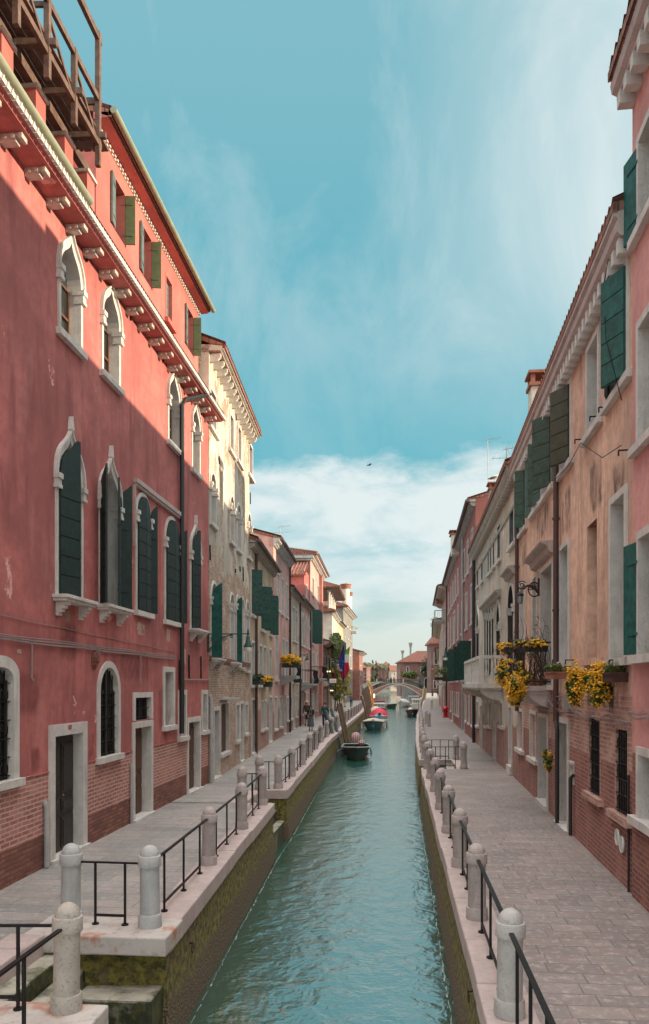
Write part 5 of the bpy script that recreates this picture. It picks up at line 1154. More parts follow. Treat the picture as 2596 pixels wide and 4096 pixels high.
# ---------------------------------------------------------------- stone bridge
Y0 = 190.0
def bridge(name, label, xl, xr, d, zc, ze, zspring, wid, mat='far_brick', trim='old_stone', sx0=None, sx1=None):
    p0, p1 = P2(xl, d), P2(xr, d); root = empty(name, (p0.x, p0.y, 0), label, 'bridge'); L_ = p1.x - p0.x; n = 20
    deck = [(L_ * i / n, ze + (zc - ze) * math.sin(math.pi * i / n) ** .9) for i in range(n + 1)]
    a0, a1 = L_ * .07, L_ * .93; arch = [(a0 + (a1 - a0) * i / n, zspring + (zc - .45 - zspring) * math.sin(math.pi * i / n)) for i in range(n + 1)]
    mb = MB(); 
    for y in (0, wid):
        for i in range(n):
            x0, x1 = L_ * i / n, L_ * (i + 1) / n
            def az(x):
                return top_at(arch, x) if a0 < x < a1 else -2.5
            mb.face([(x0, y, az(x0)), (x1, y, az(x1)), (x1, y, deck[i + 1][1]), (x0, y, deck[i][1])])
    for a, b in zip(arch, arch[1:]): mb.face([(a[0], 0, a[1]), (b[0], 0, b[1]), (b[0], wid, b[1]), (a[0], wid, a[1])])
    for a, b in zip(deck, deck[1:]): mb.face([(a[0], 0, a[1]), (b[0], 0, b[1]), (b[0], wid, b[1]), (a[0], wid, a[1])])
    mb.build('arch', M[mat], root)
    t = MB()
    for a, b in zip(arch, arch[1:]): t.face([(a[0], -.05, a[1]), (b[0], -.05, b[1]), (b[0], -.05, b[1] + .28), (a[0], -.05, a[1] + .28)]); t.face([(a[0], -.05, a[1] + .28), (b[0], -.05, b[1] + .28), (b[0], 0, b[1] + .28), (a[0], 0, a[1] + .28)])
    for a, b in zip(deck, deck[1:]): t.bar((a[0], 0, a[1] + .05), (b[0], 0, b[1] + .05), .16, .18)
    t.build('voussoir', M[trim], root)
    for y, nm in ((.05, 'railing'), (wid - .05, 'railing')):
        r_ = MB()
        for a, b in zip(deck, deck[1:]):
            r_.bar((a[0], y, a[1] + 1.05), (b[0], y, b[1] + 1.05), .07); r_.bar((a[0], y, a[1] + .2), (b[0], y, b[1] + .2), .04)
            for k in range(3): f = k / 3; x = a[0] + (b[0] - a[0]) * f; z = a[1] + (b[1] - a[1]) * f; r_.bar((x, y, z + .1), (x, y, z + 1.05), .035); r_.bar((x, y, z + .2), (x + (b[0] - a[0]) / 3, y, z + 1.0), .025)
        r_.build(nm, M['iron'], root)
        ps = MB()
        for i in (0, 8, 12, 20): ps.box(deck[i][0] - .14, deck[i][0] + .14, y - .14, y + .14, deck[i][1], deck[i][1] + 1.2)
        ps.build('newel', M['old_stone'], root)
    return root, deck
BR, deckB = bridge('bridge', 'arched brick bridge with pale stone trim crossing the canal ahead', -6.7, 6.2, 190, 3.4, 1.45, .3, 3.2)
bridge('bridge', 'second flatter grey bridge partly hidden beyond the nearer arch', -17, 4.0, 300, 4.2, 2.4, -1.6, 4, 'grey_plaster')
# landings either side of the bridge
for x0, x1, lab in ((-14, -6.55, 'left'), (6.1, 14, 'right')):
    a, b = P2(x0, 186), P2(x1, 193.3); q = MB(); q.box(a.x, b.x, a.y, b.y, -.3, 1.0)
    for k in range(5): q.box(a.x, b.x, a.y - .4 * (k + 1), a.y - .4 * k, -.3, .82 - k * .17)
    tag(q.build('bridge_steps', M['istrian_stone']), 'pale stone steps rising to the bridge on its %s side' % lab, 'steps')
# ---------------------------------------------------------------- far shore
land = MB(); land.box(-400, -14, 330, 420, -2.5, .3); land.box(-300, 300, 470, 700, -2.5, .3); land.box(2.5, 300, 196, 330, -2.5, .1); land.box(-300, -24, 194, 330, -2.5, .1)
tag(land.build('far_shore', M['paving_left']), kind='structure')
block(1400, 1470, 380, 3 + (2740 - 2672) / F * 380, 'far_brick', 'distant brick-red block with pale windows and low tiled roof left of the bridge', 30, 'hip', 3.4, [(1433, 1441, 2692, 2706, 'open'), (1456, 1465, 2692, 2706, 'open')])
block(1466, 1482, 378, 3 + (2740 - 2668) / F * 378, 'far_pink', 'narrow salmon house end catching low sun across the lagoon', 12, 'flat', 0)
block(1480, 1546, 480, 3 + (2740 - 2672) / F * 480, 'far_brick', 'distant purple-brown warehouse roofline behind the second bridge', 30, 'hip', 3.6, [(1484, 1490, 2700, 2710, 'open'), (1502, 1508, 2700, 2710, 'open')])
block(1520, 1575, 500, 3 + (2740 - 2676) / F * 500, 'grey_plaster', 'distant dark grey house with gabled roof in the middle of the skyline', 18, 'hip', 5)
block(1563, 1604, 420, 3 + (2740 - 2684) / F * 420, 'far_cream', 'distant cream gabled house just left of the low brick house', 14, 'gable', 3.2, [(1574, 1580, 2690, 2702, 'open')])
block(1585, 1640, 470, 3 + (2740 - 2672) / F * 470, 'grey_plaster', 'distant grey-green house peeping behind the cream gabled one', 14, 'hip', 3.4)
for px_, pyt, d, lab in ((1491, 2642, 470, 'taller of the two dark cypresses on the far skyline'), (1505, 2646, 475, 'shorter cypress right of the taller one on the far skyline'), (1555, 2656, 500, 'small lone cypress right of the skyline roofs')):
    b = ray(px_, 2690, d); h = 3 + (2740 - pyt) / F * d; o = empty('cypress_tree', (b.x, b.y, .3), lab, 'tree'); q = MB(); q.tube([(0, 0, 0), (0, 0, h - 1)], [.3, .08], 6); q.build('trunk', M['brown_wood'], o)
    q = MB(); rng = random.Random(px_); 
    for k in range(9): zz = 3 + (h - 4.0) * k / 8; rr = 1.4 * (1 - (k / 8.6) ** 1.5) + .12; foliage(q, (0, 0, zz), (rr, rr, (h - 4) / 9), 70, .45, rng)
    q.build('crown', M['leaf_dark'], o)
for px_, py_, d, r_, lab in ((1471, 2664, 465, 3.2, 'pale round tree left of the cypresses on the skyline'), (1524, 2666, 470, 6, 'low spreading tree line over the distant roofs'), (1539, 2668, 465, 4, 'small round tree right of the spreading one on the skyline')):
    b = ray(px_, py_, d); o = empty('tree', (b.x, b.y, .3), lab, 'tree'); q = MB(); q.tube([(0, 0, 0), (0, 0, b.z - 1)], [.4, .15], 6); q.build('trunk', M['brown_wood'], o); q = MB(); foliage(q, (0, 0, b.z - .3), (r_, r_, 2.2), 300, .6, random.Random(px_)); q.build('crown', M['leaf_hazed'], o)
# ---------------------------------------------------------------- bollards and railings
def bollard(mat, smooth=True):
    o = empty('bollard', (0, 0, 0)); r = .112
    b = MB(); b.lathe([(0, 0), (r + .022, 0), (r + .024, .02), (r + .020, .15), (r + .016, .158), (r, .160), (r * .985, .70), (r, .735)], 20); b.build('shaft', M[mat], o)
    c = MB(); R_ = r + .017; c.lathe([(r - .01, .735), (R_, .738), (R_ + .002, .75), (R_ + .002, .862), (R_ - .004, .872), (r - .006, .874)], 24); c.lathe([((r - .002) * math.cos(a * math.pi / 16), .868 + .132 * math.sin(a * math.pi / 16)) for a in range(0, 9)], 24); c.build('cap', M[mat], o)
    return o
_bp = {}
def put_bollard(X, d, label, group, mat='bollard_stone', z=0.0, sc_=1.0, rz=0):
    z = .022 if z > .04 else .012 if z == 0 else z
    if mat not in _bp: o = _bp[mat] = bollard(mat)
    else: o = copy_tree(_bp[mat])
    p = P2(X, d); o.location = (p.x, p.y, z); o.scale = (sc_ * 1.03, sc_ * 1.03, sc_ * .965); rg = random.Random(int(d * 97)); o.rotation_euler = (rg.uniform(-.018, .018), rg.uniform(-.018, .018), rg.uniform(0, 6)); tag(o, label, 'bollard', group); return Vector((p.x, p.y, z))
def railing(a, b, label, group, n=3, zt=.775, zb=.12, g=.13, drop=True):
    """flat iron rail between two bollards"""
    d = (b - a); L_ = d.length; d /= L_; root = empty('railing', a + d * g, label, 'railing', group); p0 = Vector((0, 0, 0)); p1 = d * (L_ - 2 * g)
    q = MB(); q.bar(p0 + Vector((0, 0, zt)), p1 + Vector((0, 0, zt)), .042, .020); q.build('top_rail', M['iron'], root)
    q = MB(); m = p0.lerp(p1, .5 / n); m2 = p0.lerp(p1, 1 - .5 / n); q.bar(m + Vector((0, 0, zb)), m2 + Vector((0, 0, zb)), .022, .030); q.build('lower_rail', M['iron'], root)
    for i in range(n):
        c = p0.lerp(p1, (i + .5) / n); q = MB(); q.bar(c, c + Vector((0, 0, zt - .01)), .026, .026); q.tube([c, c + Vector((0, 0, .02))], .045, 8); q.build('upright', M['iron'], root)
G1, G2 = 'stone bollards along the left quay', 'stone bollards along the right quay'
GR1, GR2 = 'iron railings along the left quay', 'iron railings along the right quay'
# left quay
pA = put_bollard(-3.05, 7.1, 'weathered pitted bollard with dark stains closest to the camera, lower left corner', G1, 'old_stone', .045, 1.02)
pX = put_bollard(-4.55, 7.1, 'weathered bollard at the far left edge by the nearest railing', G1, 'old_stone', .045, 1.0)
railing(pA, pX, 'short rust-marked railing running left from the weathered corner bollard', GR1, 2)
pZ = put_bollard(-3.02, 4.1, 'bollard below the lower left corner of the photo carrying the nearest railing', G1, 'old_stone', .03)
railing(pZ, pA, 'nearest left railing sloping out of the lower left corner', GR1, 2)
pB = put_bollard(-4.10, 9.68, 'smooth pale grey bollard standing left of a two-legged rail', G1, 'grey_stone', .045, 1.04); pC = put_bollard(-3.07, 9.56, 'smooth pale grey bollard on the slab corner right above the water steps', G1, 'grey_stone', .045, 1.04)
railing(pB, pC, 'two-legged railing with rusty feet between the two smooth grey bollards', GR1, 2)
lq = [(-3.17, 12.9), (-3.27, 16.1), (-3.42, 19.35)]; prev = pC
ordl = ['third', 'fourth', 'fifth']
for i, (X, d) in enumerate(lq):
    p = put_bollard(X, d, ['speckled domed bollard first beyond the smooth grey pair on the left quay', 'speckled bollard midway between the grey pair and the second water gate', 'domed bollard on the near canal-side corner of the second water gate'][i], G1, 'bollard_stone')
    railing(prev, p, 'left railing running to the %s bollard beyond the water steps' % ORD[i], GR1, 3); prev = p
pi = put_bollard(-3.92, 19.35, 'domed bollard on the near inland corner of the second water gate', G1); railing(prev, pi, 'short crosswise railing at the near side of the second water gate', GR1, 1)
pj = put_bollard(-4.02, 22.3, 'domed bollard on the far inland corner of the second water gate', G1); pk = put_bollard(-3.48, 22.35, 'domed bollard on the far canal-side corner of the second water gate', G1)
railing(pj, pk, 'short crosswise railing at the far side of the second water gate', GR1, 1); prev = pk
LL = [(-3.5, 25.3), (-3.62, 29), (-3.76, 32.6), (-3.9, 36.2), (-4.07, 40.4), (-4.15, 44.6), (-4.22, 49), (-4.25, 53.4), (-4.26, 58), (-4.28, 62.5), (-4.3, 67), (-4.33, 71.5), (-4.36, 76), (-4.38, 80.5), (-4.42, 85), (-4.55, 91), (-4.75, 98), (-5.0, 106), (-5.25, 115)]
for i, (X, d) in enumerate(LL):
    p = put_bollard(X, d, '%s domed bollard beyond the second water gate on the left quay' % ORD[i].capitalize(), G1); railing(prev, p, '%s left railing beyond the second water gate, counting away from camera' % ORD[i].capitalize(), GR1, 3); prev = p
# right quay
prev = put_bollard(1.0, 4.1, 'bollard just below the lower right frame edge on the right quay', G2); RRl = [(1.0, 7.02), (1.0, 9.92), (1.0, 12.75), (1.0, 15.7), (1.0, 18.65), (1.0, 21.7), (1.0, 24.7), (1.0, 27.7)]
for i, (X, d) in enumerate(RRl):
    p = put_bollard(X, d, '%s bollard from the camera along the right quay' % ORD[i].capitalize() if i else 'largest pale bollard with a dark chip on its dome, right foreground', G2, 'bollard_light' if i == 0 else 'bollard_stone')
    railing(prev, p, '%s railing from the camera on the right quay' % ORD[i].capitalize() if i else 'nearest black railing running off the lower right edge', GR2, 4 if i == 0 else 3); prev = p
ga = put_bollard(2.32, 27.75, 'near inland bollard of the fenced water gate on the right', G2); railing(prev, ga, 'near crosswise railing fencing the right water gate', GR2, 3)
gb_ = put_bollard(2.30, 31.25, 'far inland bollard of the fenced water gate on the right', G2); prev = put_bollard(1.02, 31.25, 'canal-side bollard on the far corner of the right water gate', G2); railing(prev, gb_, 'far crosswise railing fencing the right water gate', GR2, 3)
RR2 = [(1.05, 34.2), (1.1, 37.2), (1.16, 40.2), (1.24, 43.2), (1.34, 46.4), (1.44, 49.8), (1.52, 53.4), (1.6, 57), (1.68, 61), (1.78, 65), (1.88, 69), (2.0, 73.5), (2.12, 78), (2.25, 83), (2.42, 88.5), (2.62, 94.5), (2.85, 101), (3.1, 108), (3.4, 116), (3.75, 126), (4.2, 138), (4.7, 150)]
for i, (X, d) in enumerate(RR2):
    p = put_bollard(X, d, '%s bollard beyond the right water gate, counting away from camera' % ORD[i].capitalize(), G2)
    if i < 10: railing(prev, p, '%s right railing beyond the water gate, counting away from camera' % ORD[i].capitalize(), GR2, 2)
    prev = p
put_bollard(2.15, 56.0, 'nearer inland bollard of a lone pair on the right walkway', G2, sc_=1.1); put_bollard(2.1, 59.5, 'farther inland bollard of a lone pair on the right walkway', G2, sc_=1.1)
put_bollard(4.0, 96, 'solitary pale bollard standing on the far right walkway', G2, 'istrian_stone', sc_=1.3)
# water gate threshold on the right and its dark stairs
p = P2(.9, 28.1); q_ = P2(2.1, 30.9); wg = empty('water_steps', (p.x, p.y, -1.0), 'dark mossy steps down inside the fenced water gate on the right', 'steps')
for k in range(4):
    b = MB(); w_ = q_.x - p.x; b.box(w_ * (1 - (k + 1) * .25) + .01, w_ * (1 - k * .25), 0.02, q_.y - p.y - .02, -1.2, .85 - k * .3); b.build('step', M['slimy_stone'], wg)
p = P2(-3.9, 19.7); q_ = P2(-3.25, 22.0); wg = empty('water_steps', (p.x, p.y, -1.0), 'mossy steps down in the second water gate on the left', 'steps')
for k in range(3):
    b = MB(); w_ = q_.x - p.x; b.box(w_ * k / 3 + .01, w_ * (k + 1) / 3, 0.02, q_.y - p.y - .02, -1.2, .75 - k * .3); b.build('step', M['slimy_stone'], wg)
for px_, py_, zz, lab in ((758, 3770, -.45, 'rusty mooring ring on the mossy left quay wall'), (1893, 3960, -.55, 'pale mooring hook on the right quay wall low in the photo')):
    X = -2.86 if px_ < 1500 else .80; d = X * F / (px_ - 1596); p = P2(X, d); q = MB(); s_ = 1 if X < 0 else -1; z = CH - (py_ - HY) / F * d
    q.tube([(0, 0, 0), (s_ * .05, 0, -.01)], .02, 6); q.tube([(s_ * .05, .06 * math.sin(a), -.07 + .07 * math.cos(a)) for a in [k * .6 for k in range(10)]], .009, 5); o = q.build('mooring_ring', M['rust_iron']); o.location = (p.x, p.y, z); tag(o, lab, 'mooring ring')

# ---------------------------------------------------------------- mooring poles
def pole(px0, py0, px1, py1, d0, mat, label, r=.11, group='timber mooring poles', name='mooring_pole'):
    a = ray(px1, py1, d0); b = ray(px0, py0, d0 + .3); dirn = (a - b).normalized(); a = a + dirn * 1.8
    q = MB(); n = 6; q.tube([b.lerp(a, i / n) - b + Vector((random.uniform(-.02, .02), random.uniform(-.02, .02), 0)) for i in range(n + 1)], [r * .9] + [r] * n, 10); o = q.build(name, M[mat]); o.location = b; tag(o, label, 'pole', group); return o
pole(1303, 2842, 1350, 3005, 47.5, 'pole_grey', 'leftmost blue-grey mooring pole leaning behind the dark boat', .10)
pole(1325, 2834, 1364, 2987, 49, 'pole_grey', 'second blue-grey mooring pole next to the leftmost one', .10)
pole(1352, 2815, 1386, 2980, 50, 'pole_brown', 'brown timber pole, left one of the tall brown pair', .10)
pole(1363, 2813, 1394, 2972, 51, 'pole_brown', 'brown timber pole, right one of the tall brown pair', .10)
for i, (a, b, c, e) in enumerate([(1445, 2783, 1470, 2875), (1452, 2765, 1476, 2868), (1457, 2760, 1480, 2862), (1460, 2754, 1482, 2850), (1464, 2750, 1484, 2840), (1468, 2748, 1486, 2835), (1471, 2744, 1487, 2828)]):
    pole(a, b, c, e, 84 + i * 4, 'pole_brown', '%s timber pole from the left in the cluster before the bridge' % ORD[i].capitalize(), .12)
for i, (a, b, c, e, lab) in enumerate([(1472, 2737, 1484, 2800, 'bright orange-striped mooring pole left of the cabin boat'), (1484, 2738, 1490, 2792, 'paler orange-striped mooring pole beside the brighter one')]):
    pole(a, b, c, e, 130 + i * 8, 'banner', lab, .17)
for i, (a, b, c, e) in enumerate([(1696, 2751, 1690, 2800), (1700, 2752, 1694, 2796), (1704, 2753, 1698, 2792)]):
    pole(a, b, c, e, 150 + i * 6, 'ochre_plaster', '%s ochre mooring pole on the right before the bridge' % ORD[i].capitalize(), .24)

# ---------------------------------------------------------------- boats
def hull(L_, W_, H_, mat, bow=1, transom=True, inner='cream_paint', gun='white_paint', name='boat'):
    root = empty(name, (0, 0, 0)); n = 14; q = MB(); q.smooth = True; rows = []; rim = []
    def half(f):   # beam fraction along length, f=0 bow
        return W_ / 2 * min(1, math.sin(min(1, f * 1.9) * math.pi / 2) ** .8) * (1 - .14 * max(0, f - .6) / .4)
    for i in range(n + 1):
        f = i / n; y = -L_ / 2 + L_ * f; b = max(.03, half(f)); sh = H_ * (1 + .35 * (1 - f) ** 2.5); row = []
        for u in range(-5, 6):
            t = abs(u) / 5; x = b * (t ** .55) * (1 if u > 0 else -1) * (1.0 if t > .9 else .92); z = -.25 + (sh + .25) * t ** 1.9
            row.append(Vector((x, y + (-.28 * t * (1 - f) ** 6), z)))
        rows.append(row); rim.append((row[0], row[-1]))
    q.grid(rows); q.face(rows[-1]); q.build('hull', M[mat], root)
    g = MB(); g.tube([r[0] for r in rim], .035, 6); g.tube([r[1] for r in rim], .035, 6); g.tube([rim[-1][0], rim[-1][1]], .035, 6); g.build('gunwale', M[gun], root)
    k = MB()
    for i in range(4, n): 
        a, b = rim[i], rim[i + 1]; k.face([a[0] * .97 - Vector((0, 0, .0)), a[1] * .97, b[1] * .97, b[0] * .97] if 0 else [Vector((a[0].x * .9, a[0].y, H_ * .35)), Vector((a[1].x * .9, a[1].y, H_ * .35)), Vector((b[1].x * .9, b[1].y, H_ * .35)), Vector((b[0].x * .9, b[0].y, H_ * .35))])
    for i in range(0, 4):
        a, b = rim[i], rim[i + 1]; k.face([a[0], a[1], b[1], b[0]])
    k.build('deck', M[inner], root)
    for yy in (-.05, .22): s = MB(); s.box(-W_ * .43, W_ * .43, L_ * yy, L_ * yy + .28, H_ * .72, H_ * .76); s.build('thwart', M['hull_wood'], root)
    return root, rim
def motor(root, y, z, mat='black'):
    q = MB(); q.lathe([(0, .30), (.12, .28), (.17, .1), (.16, -.1), (.10, -.14), (0, -.15)], 10, (0, y, z)); q.box(-.05, .05, y - .06, y + .06, z - .9, z - .12); q.build('outboard_motor', M[mat], root)
def cover(root, rim, H_, hgt, mat, i0=2, i1=None, name='cover'):
    q = MB(); q.smooth = True; i1 = i1 or len(rim) - 1; rows = []
    for i in range(i0, i1 + 1):
        a, b = rim[i]; f = (i - i0) / (i1 - i0); h = hgt * math.sin(math.pi * (f * .86 + .07)) ** .7
        rows.append([a.lerp(b, t) + Vector((0, 0, h * math.sin(math.pi * t) ** .7 + .03 + random.uniform(-.015, .015))) for t in [k / 10 for k in range(11)]])
    q.grid(rows); q.build(name, M[mat], root)
def fenders(root, W_, H_, ys):
    for y, s in ys: q = MB(); q.tube([(s * W_ * .53, y, H_ * .9), (s * W_ * .53, y, H_ * .15)], [.05, .09], 8); q.build('fender', M['white_paint'], root)
def place(root, X, d, rz, label, name='boat'):
    p = P2(X, d); root.location = (p.x, p.y, -1.4); root.rotation_euler = (0, 0, rz); tag(root, label, 'boat', 'boats moored along the canal')
b, rim = hull(5.2, 1.75, .62, 'hull_dark', gun='grey_stone', inner='hull_wood'); place(b, -2.62, 47.2, .06, 'dark green open boat with a striped bundle, nearest boat on the left')
q = MB(); q.lathe([(0, .50), (.16, .46), (.28, .32), (.32, .1), (.28, -.15), (0, -.2)], 14, (.0, 1.3, .95)); q.lathe([(0, .22), (.14, .2), (.22, .05), (.1, -.1)], 10, (.34, 1.0, .75)); q.build('bundle', M['striped_cloth'], b)
q = MB(); q.tube([(.0, -2.62, .78), (0, -2.60, .3), (0, -2.5, -.1)], .025, 6); q.tube([(-.80, -1.4, .66), (-1.1, -1.6, .5), (-1.15, -1.3, .1)], .03, 6); q.tube([(.84, -1.2, .66), (.90, -1.2, .4), (.88, -1.1, .25)], .045, 6); q.build('rope', M['pole_grey'], b)
b, rim = hull(5.6, 2.15, .72, 'hull_teal', gun='cream_paint'); place(b, -2.55, 77.5, .02, 'teal blue boat with beige cover seen bow on'); cover(b, rim, .72, .30, 'tarp_beige', 1, 9); fenders(b, 2.15, .72, ((-1.2, -1), (-.6, 1))); motor(b, 2.7, .8)
b, rim = hull(4.6, 1.7, .55, 'white_paint'); place(b, -2.0, 83.5, .1, 'small pale boat with blue-covered outboard behind the teal boat'); motor(b, 2.2, .8, 'tarp_blue'); q = MB(); q.lathe([(0, .25), (.3, .2), (.38, 0), (0, -.05)], 10, (-.4, .2, .75)); q.build('bundle', M['tarp_blue'], b)
b, rim = hull(6.0, 2.3, .7, 'grey_stone'); place(b, -2.35, 91, .05, 'boat under a domed raspberry red tarpaulin'); cover(b, rim, .7, .95, 'tarp_red', 2, 12); motor(b, -2.9, .95)
b, rim = hull(5.2, 2.1, .7, 'white_paint'); place(b, -3.0, 99.5, .03, 'boat with a pointed cream cover behind the red one'); cover(b, rim, .7, .9, 'tarp_beige', 1, 10); q = MB(); q.lathe([(0, .3), (.3, .25), (.5, 0), (0, -.05)], 10, (.0, -1.2, 1.0)); q.build('bundle', M['tarp_blue'], b)
def cabin(root, W_, H_, y0, y1, h, mat, n=3):
    q = MB(); q.box(-W_ * .36, W_ * .36, y0, y1, H_ * .9, H_ + h); q.box(-W_ * .40, W_ * .40, y0 - .15, y1 + .1, H_ + h, H_ + h + .07); c = q.build('cabin', M[mat], root, bevel=.04)
    q = MB()
    for i in range(n): x0 = -W_ * .33 + W_ * .66 * i / n; q.box(x0 + .03, x0 + W_ * .66 / n - .03, y0 - .02, y0 - .005, H_ + h * .35, H_ + h * .85)
    for s in (-1, 1): q.box(s * W_ * .36 - .012, s * W_ * .36 + .012, y0 + .2, y1 - .2, H_ + h * .35, H_ + h * .85)
    q.build('cabin_window', M['curtain_glass'], c)
b, rim = hull(7.0, 2.3, .8, 'hull_wood'); place(b, -3.05, 119, .02, 'cabin boat with pale windscreen and brown hull on the left'); cabin(b, 2.3, .8, -.9, 1.6, .75, 'white_paint')
b, rim = hull(6.5, 2.2, .8, 'hull_red'); place(b, -3.2, 133, .02, 'dark red cabin boat behind the pale-windscreen boat'); cabin(b, 2.2, .8, -.9, 1.5, .9, 'hull_red')
b, rim = hull(4.5, 2.0, .7, 'hull_green'); place(b, -1.4, 148, .3, 'small bottle-green boat just before the bridge')
b, rim = hull(5.5, 1.9, .75, 'black', gun='hull_red'); place(b, 1.85, 111, .03, 'black boat with red rim and blue covers at the right quay')
for k in range(4): q = MB(); q.lathe([(0, .3), (.28, .24), (.40, 0), (0, -.05)], 10, (random.uniform(-.5, .5), -1.2 + k * .9, .85)); q.build('bundle', M[['tarp_blue', 'cloth_white', 'cloth_white', 'tarp_red'][k]], b)
b, rim = hull(6.5, 2.4, .9, 'cream_paint'); place(b, 3.2, 139, .05, 'cream cabin boat with rounded windows moored right of the canal'); cabin(b, 2.4, .9, -1.4, 1.6, .95, 'white_paint', 4)
b, rim = hull(6.0, 2.3, .8, 'grey_stone'); place(b, .9, 158, -.2, 'grey boat under a pale cover near the bridge foot'); cover(b, rim, .8, .7, 'grey_stone', 1, 12); motor(b, -3.0, 1.0)

# ---------------------------------------------------------------- street lamps and signs
def curl(mb, c, r, turns, plane, a0=0, sgn=1, w_=.012):
    pts = []
    for k in range(int(turns * 10) + 1):
        a = a0 + sgn * k * .628; rr = r * (1 - k / (turns * 10 + 2) * .85); pts.append(Vector(c) + plane[0] * rr * math.cos(a) + plane[1] * rr * math.sin(a))
    mb.tube(pts, w_, 5)
def bracket_lamp(base, arm, label, mat='green_paint', L_=1.25):
    """wall lamp: base point on wall, arm = horizontal direction with length"""
    base = Vector(base); arm = Vector(arm); u = arm.normalized(); up = Vector((0, 0, 1)); o = empty('street_lamp', base, label, 'street lamp', 'green bracket lamps'); A = arm.length
    q = MB(); q.bar((0, 0, -.55), (0, 0, .08), .05); q.bar((0, 0, 0), arm * 1.04, .03); pts = [u * (A * t) + up * (-.50 + .47 * math.sin(t / .62 * math.pi / 2)) for t in [k * .062 for k in range(11)]]
    q.tube(pts, .018, 6); curl(q, u * .20 + up * -.17, .14, 1.6, (u, up), 1, 1); curl(q, u * .48 + up * -.12, .085, 1.5, (u, up), 0, -1); curl(q, u * .72 + up * -.07, .055, 1.4, (u, up), 2, 1); curl(q, u * .05 + up * -.5, .07, 1.4, (u, up), 0, 1); q.bar(arm + up * .14, arm - up * .05, .03); q.build('bracket', M[mat], o)
    q = MB(); q.lathe([(.012, .12), (.03, .08), (.03, -.05), (.055, -.08), (.06, -.2), (.075, -.22), (.09, -.3), (.13, -.36), (.135, -.40), (.11, -.41)], 12, arm); q.build('lamp_shade', M[mat], o)
    q = MB(); q.lathe([(.12, -.41), (.125, -.47), (.11, -.53), (.05, -.56), (0, -.565)], 12, arm); q.build('globe', M['white_paint'], o)
p = P2(-5.80, 23.55); bracket_lamp((p.x, p.y, 4.55), (1.22, .05, 0), 'large green scroll bracket lamp on the corner of the crimson palazzo')
def lamp_px(px_base, px_lamp, py, d, label):
    a = ray(px_base, py, d); b = ray(px_lamp, py, d); bracket_lamp(a, b - a, label)
lamp_px(1178, 1229, 2619, 56.5, 'green bracket lamp on the sand-coloured house beside the yellow flower balcony')
lamp_px(1302, 1352, 2641, 84, 'green bracket lamp by the flags on the low brick house')
lamp_px(1880, 1782, 2600, 41.5, 'green bracket lamp reaching out beyond the stone balcony on the right')
lamp_px(1762, 1730, 2662, 115, 'tiny far green lamp in front of the brick tower')
# rust wrought-iron lantern on the salmon house
a = ray(2156, 2345, 19.6); b = ray(2080, 2345, 19.6); o = empty('wall_lantern', a, 'rust-red fan-patterned wrought iron lantern on the salmon house', 'lantern'); u = (b - a).normalized(); up = Vector((0, 0, 1)); A = (b - a).length
q = MB(); q.bar((0, 0, -.25), (0, 0, .2), .06); c0 = u * A * .25
for k in range(9): an = k * .4 - .05; q.bar(c0 + up * -.08, c0 + up * (-.08 + .17 * math.sin(an)) + u * (.14 * math.cos(an)), .022)
q.tube([c0 + up * (-.08 + .18 * math.sin(k * .42)) + u * (.15 * math.cos(k * .42)) for k in range(16)], .018, 6); q.tube([u * (A * t) + up * (-.2 + .22 * math.sin(t * 3)) for t in [k / 12 for k in range(11)]], .03, 6); curl(q, u * A * .92 + up * .02, .12, 1.5, (u, up), 2.5, -1, .016); q.build('bracket', M['rust_iron'], o)
q = MB(); q.lathe([(.01, -.12), (.02, -.16), (.09, -.2), (.10, -.24), (.075, -.25)], 10, u * A); q.build('lamp_shade', M['black'], o)
q = MB(); q.lathe([(.07, -.25), (.075, -.36), (.055, -.44), (0, -.46)], 10, u * A); q.build('globe', M['curtain_glass'], o)

# ---------------------------------------------------------------- flowers
def flower_thing(name, label, cat, clumps, loc, boxes=(), twigs=0, seed=1, green=1.0, bs=.030, group=None, boxm='terracotta'):
    """clumps: (centre, radii, n_blossom, n_leaf) in world space"""
    o = empty(name, loc, label, cat, group); rng = random.Random(seed); L0 = Vector(loc); q = MB(); g = MB()
    for c, r, nb, nl in clumps:
        c = Vector(c) - L0; foliage(g, c, [x * .92 for x in r], int(nl * green), .045, rng)
        if nb: blossoms(q, c, r, nb, bs, rng)
    g.build('leaves', M['leaf'], o)
    if q.v: q.build('flowers', M['flower'], o)
    for (c, h) in boxes:
        b = MB(); c = Vector(c) - L0; b.box(c.x - h[0], c.x + h[0], c.y - h[1], c.y + h[1], c.z - h[2], c.z + h[2]); b.box(c.x - h[0] - .015, c.x + h[0] + .015, c.y - h[1] - .015, c.y + h[1] + .015, c.z + h[2] - .03, c.z + h[2]); b.build('planter', M[boxm], o)
    if twigs:
        t = MB()
        for k in range(twigs):
            c = Vector(clumps[k % len(clumps)][0]) - L0; p = c + Vector((rng.uniform(-.25, .25), rng.uniform(-.3, .3), -.1)); pts = [p]
            for j in range(5): p = p + Vector((rng.uniform(-.07, .07), rng.uniform(-.07, .07), rng.uniform(.08, .2))); pts.append(p)
            t.tube(pts, [.012, .01, .009, .007, .005, .003], 4, False)
        t.build('twigs', M['twig'], o)
    return o
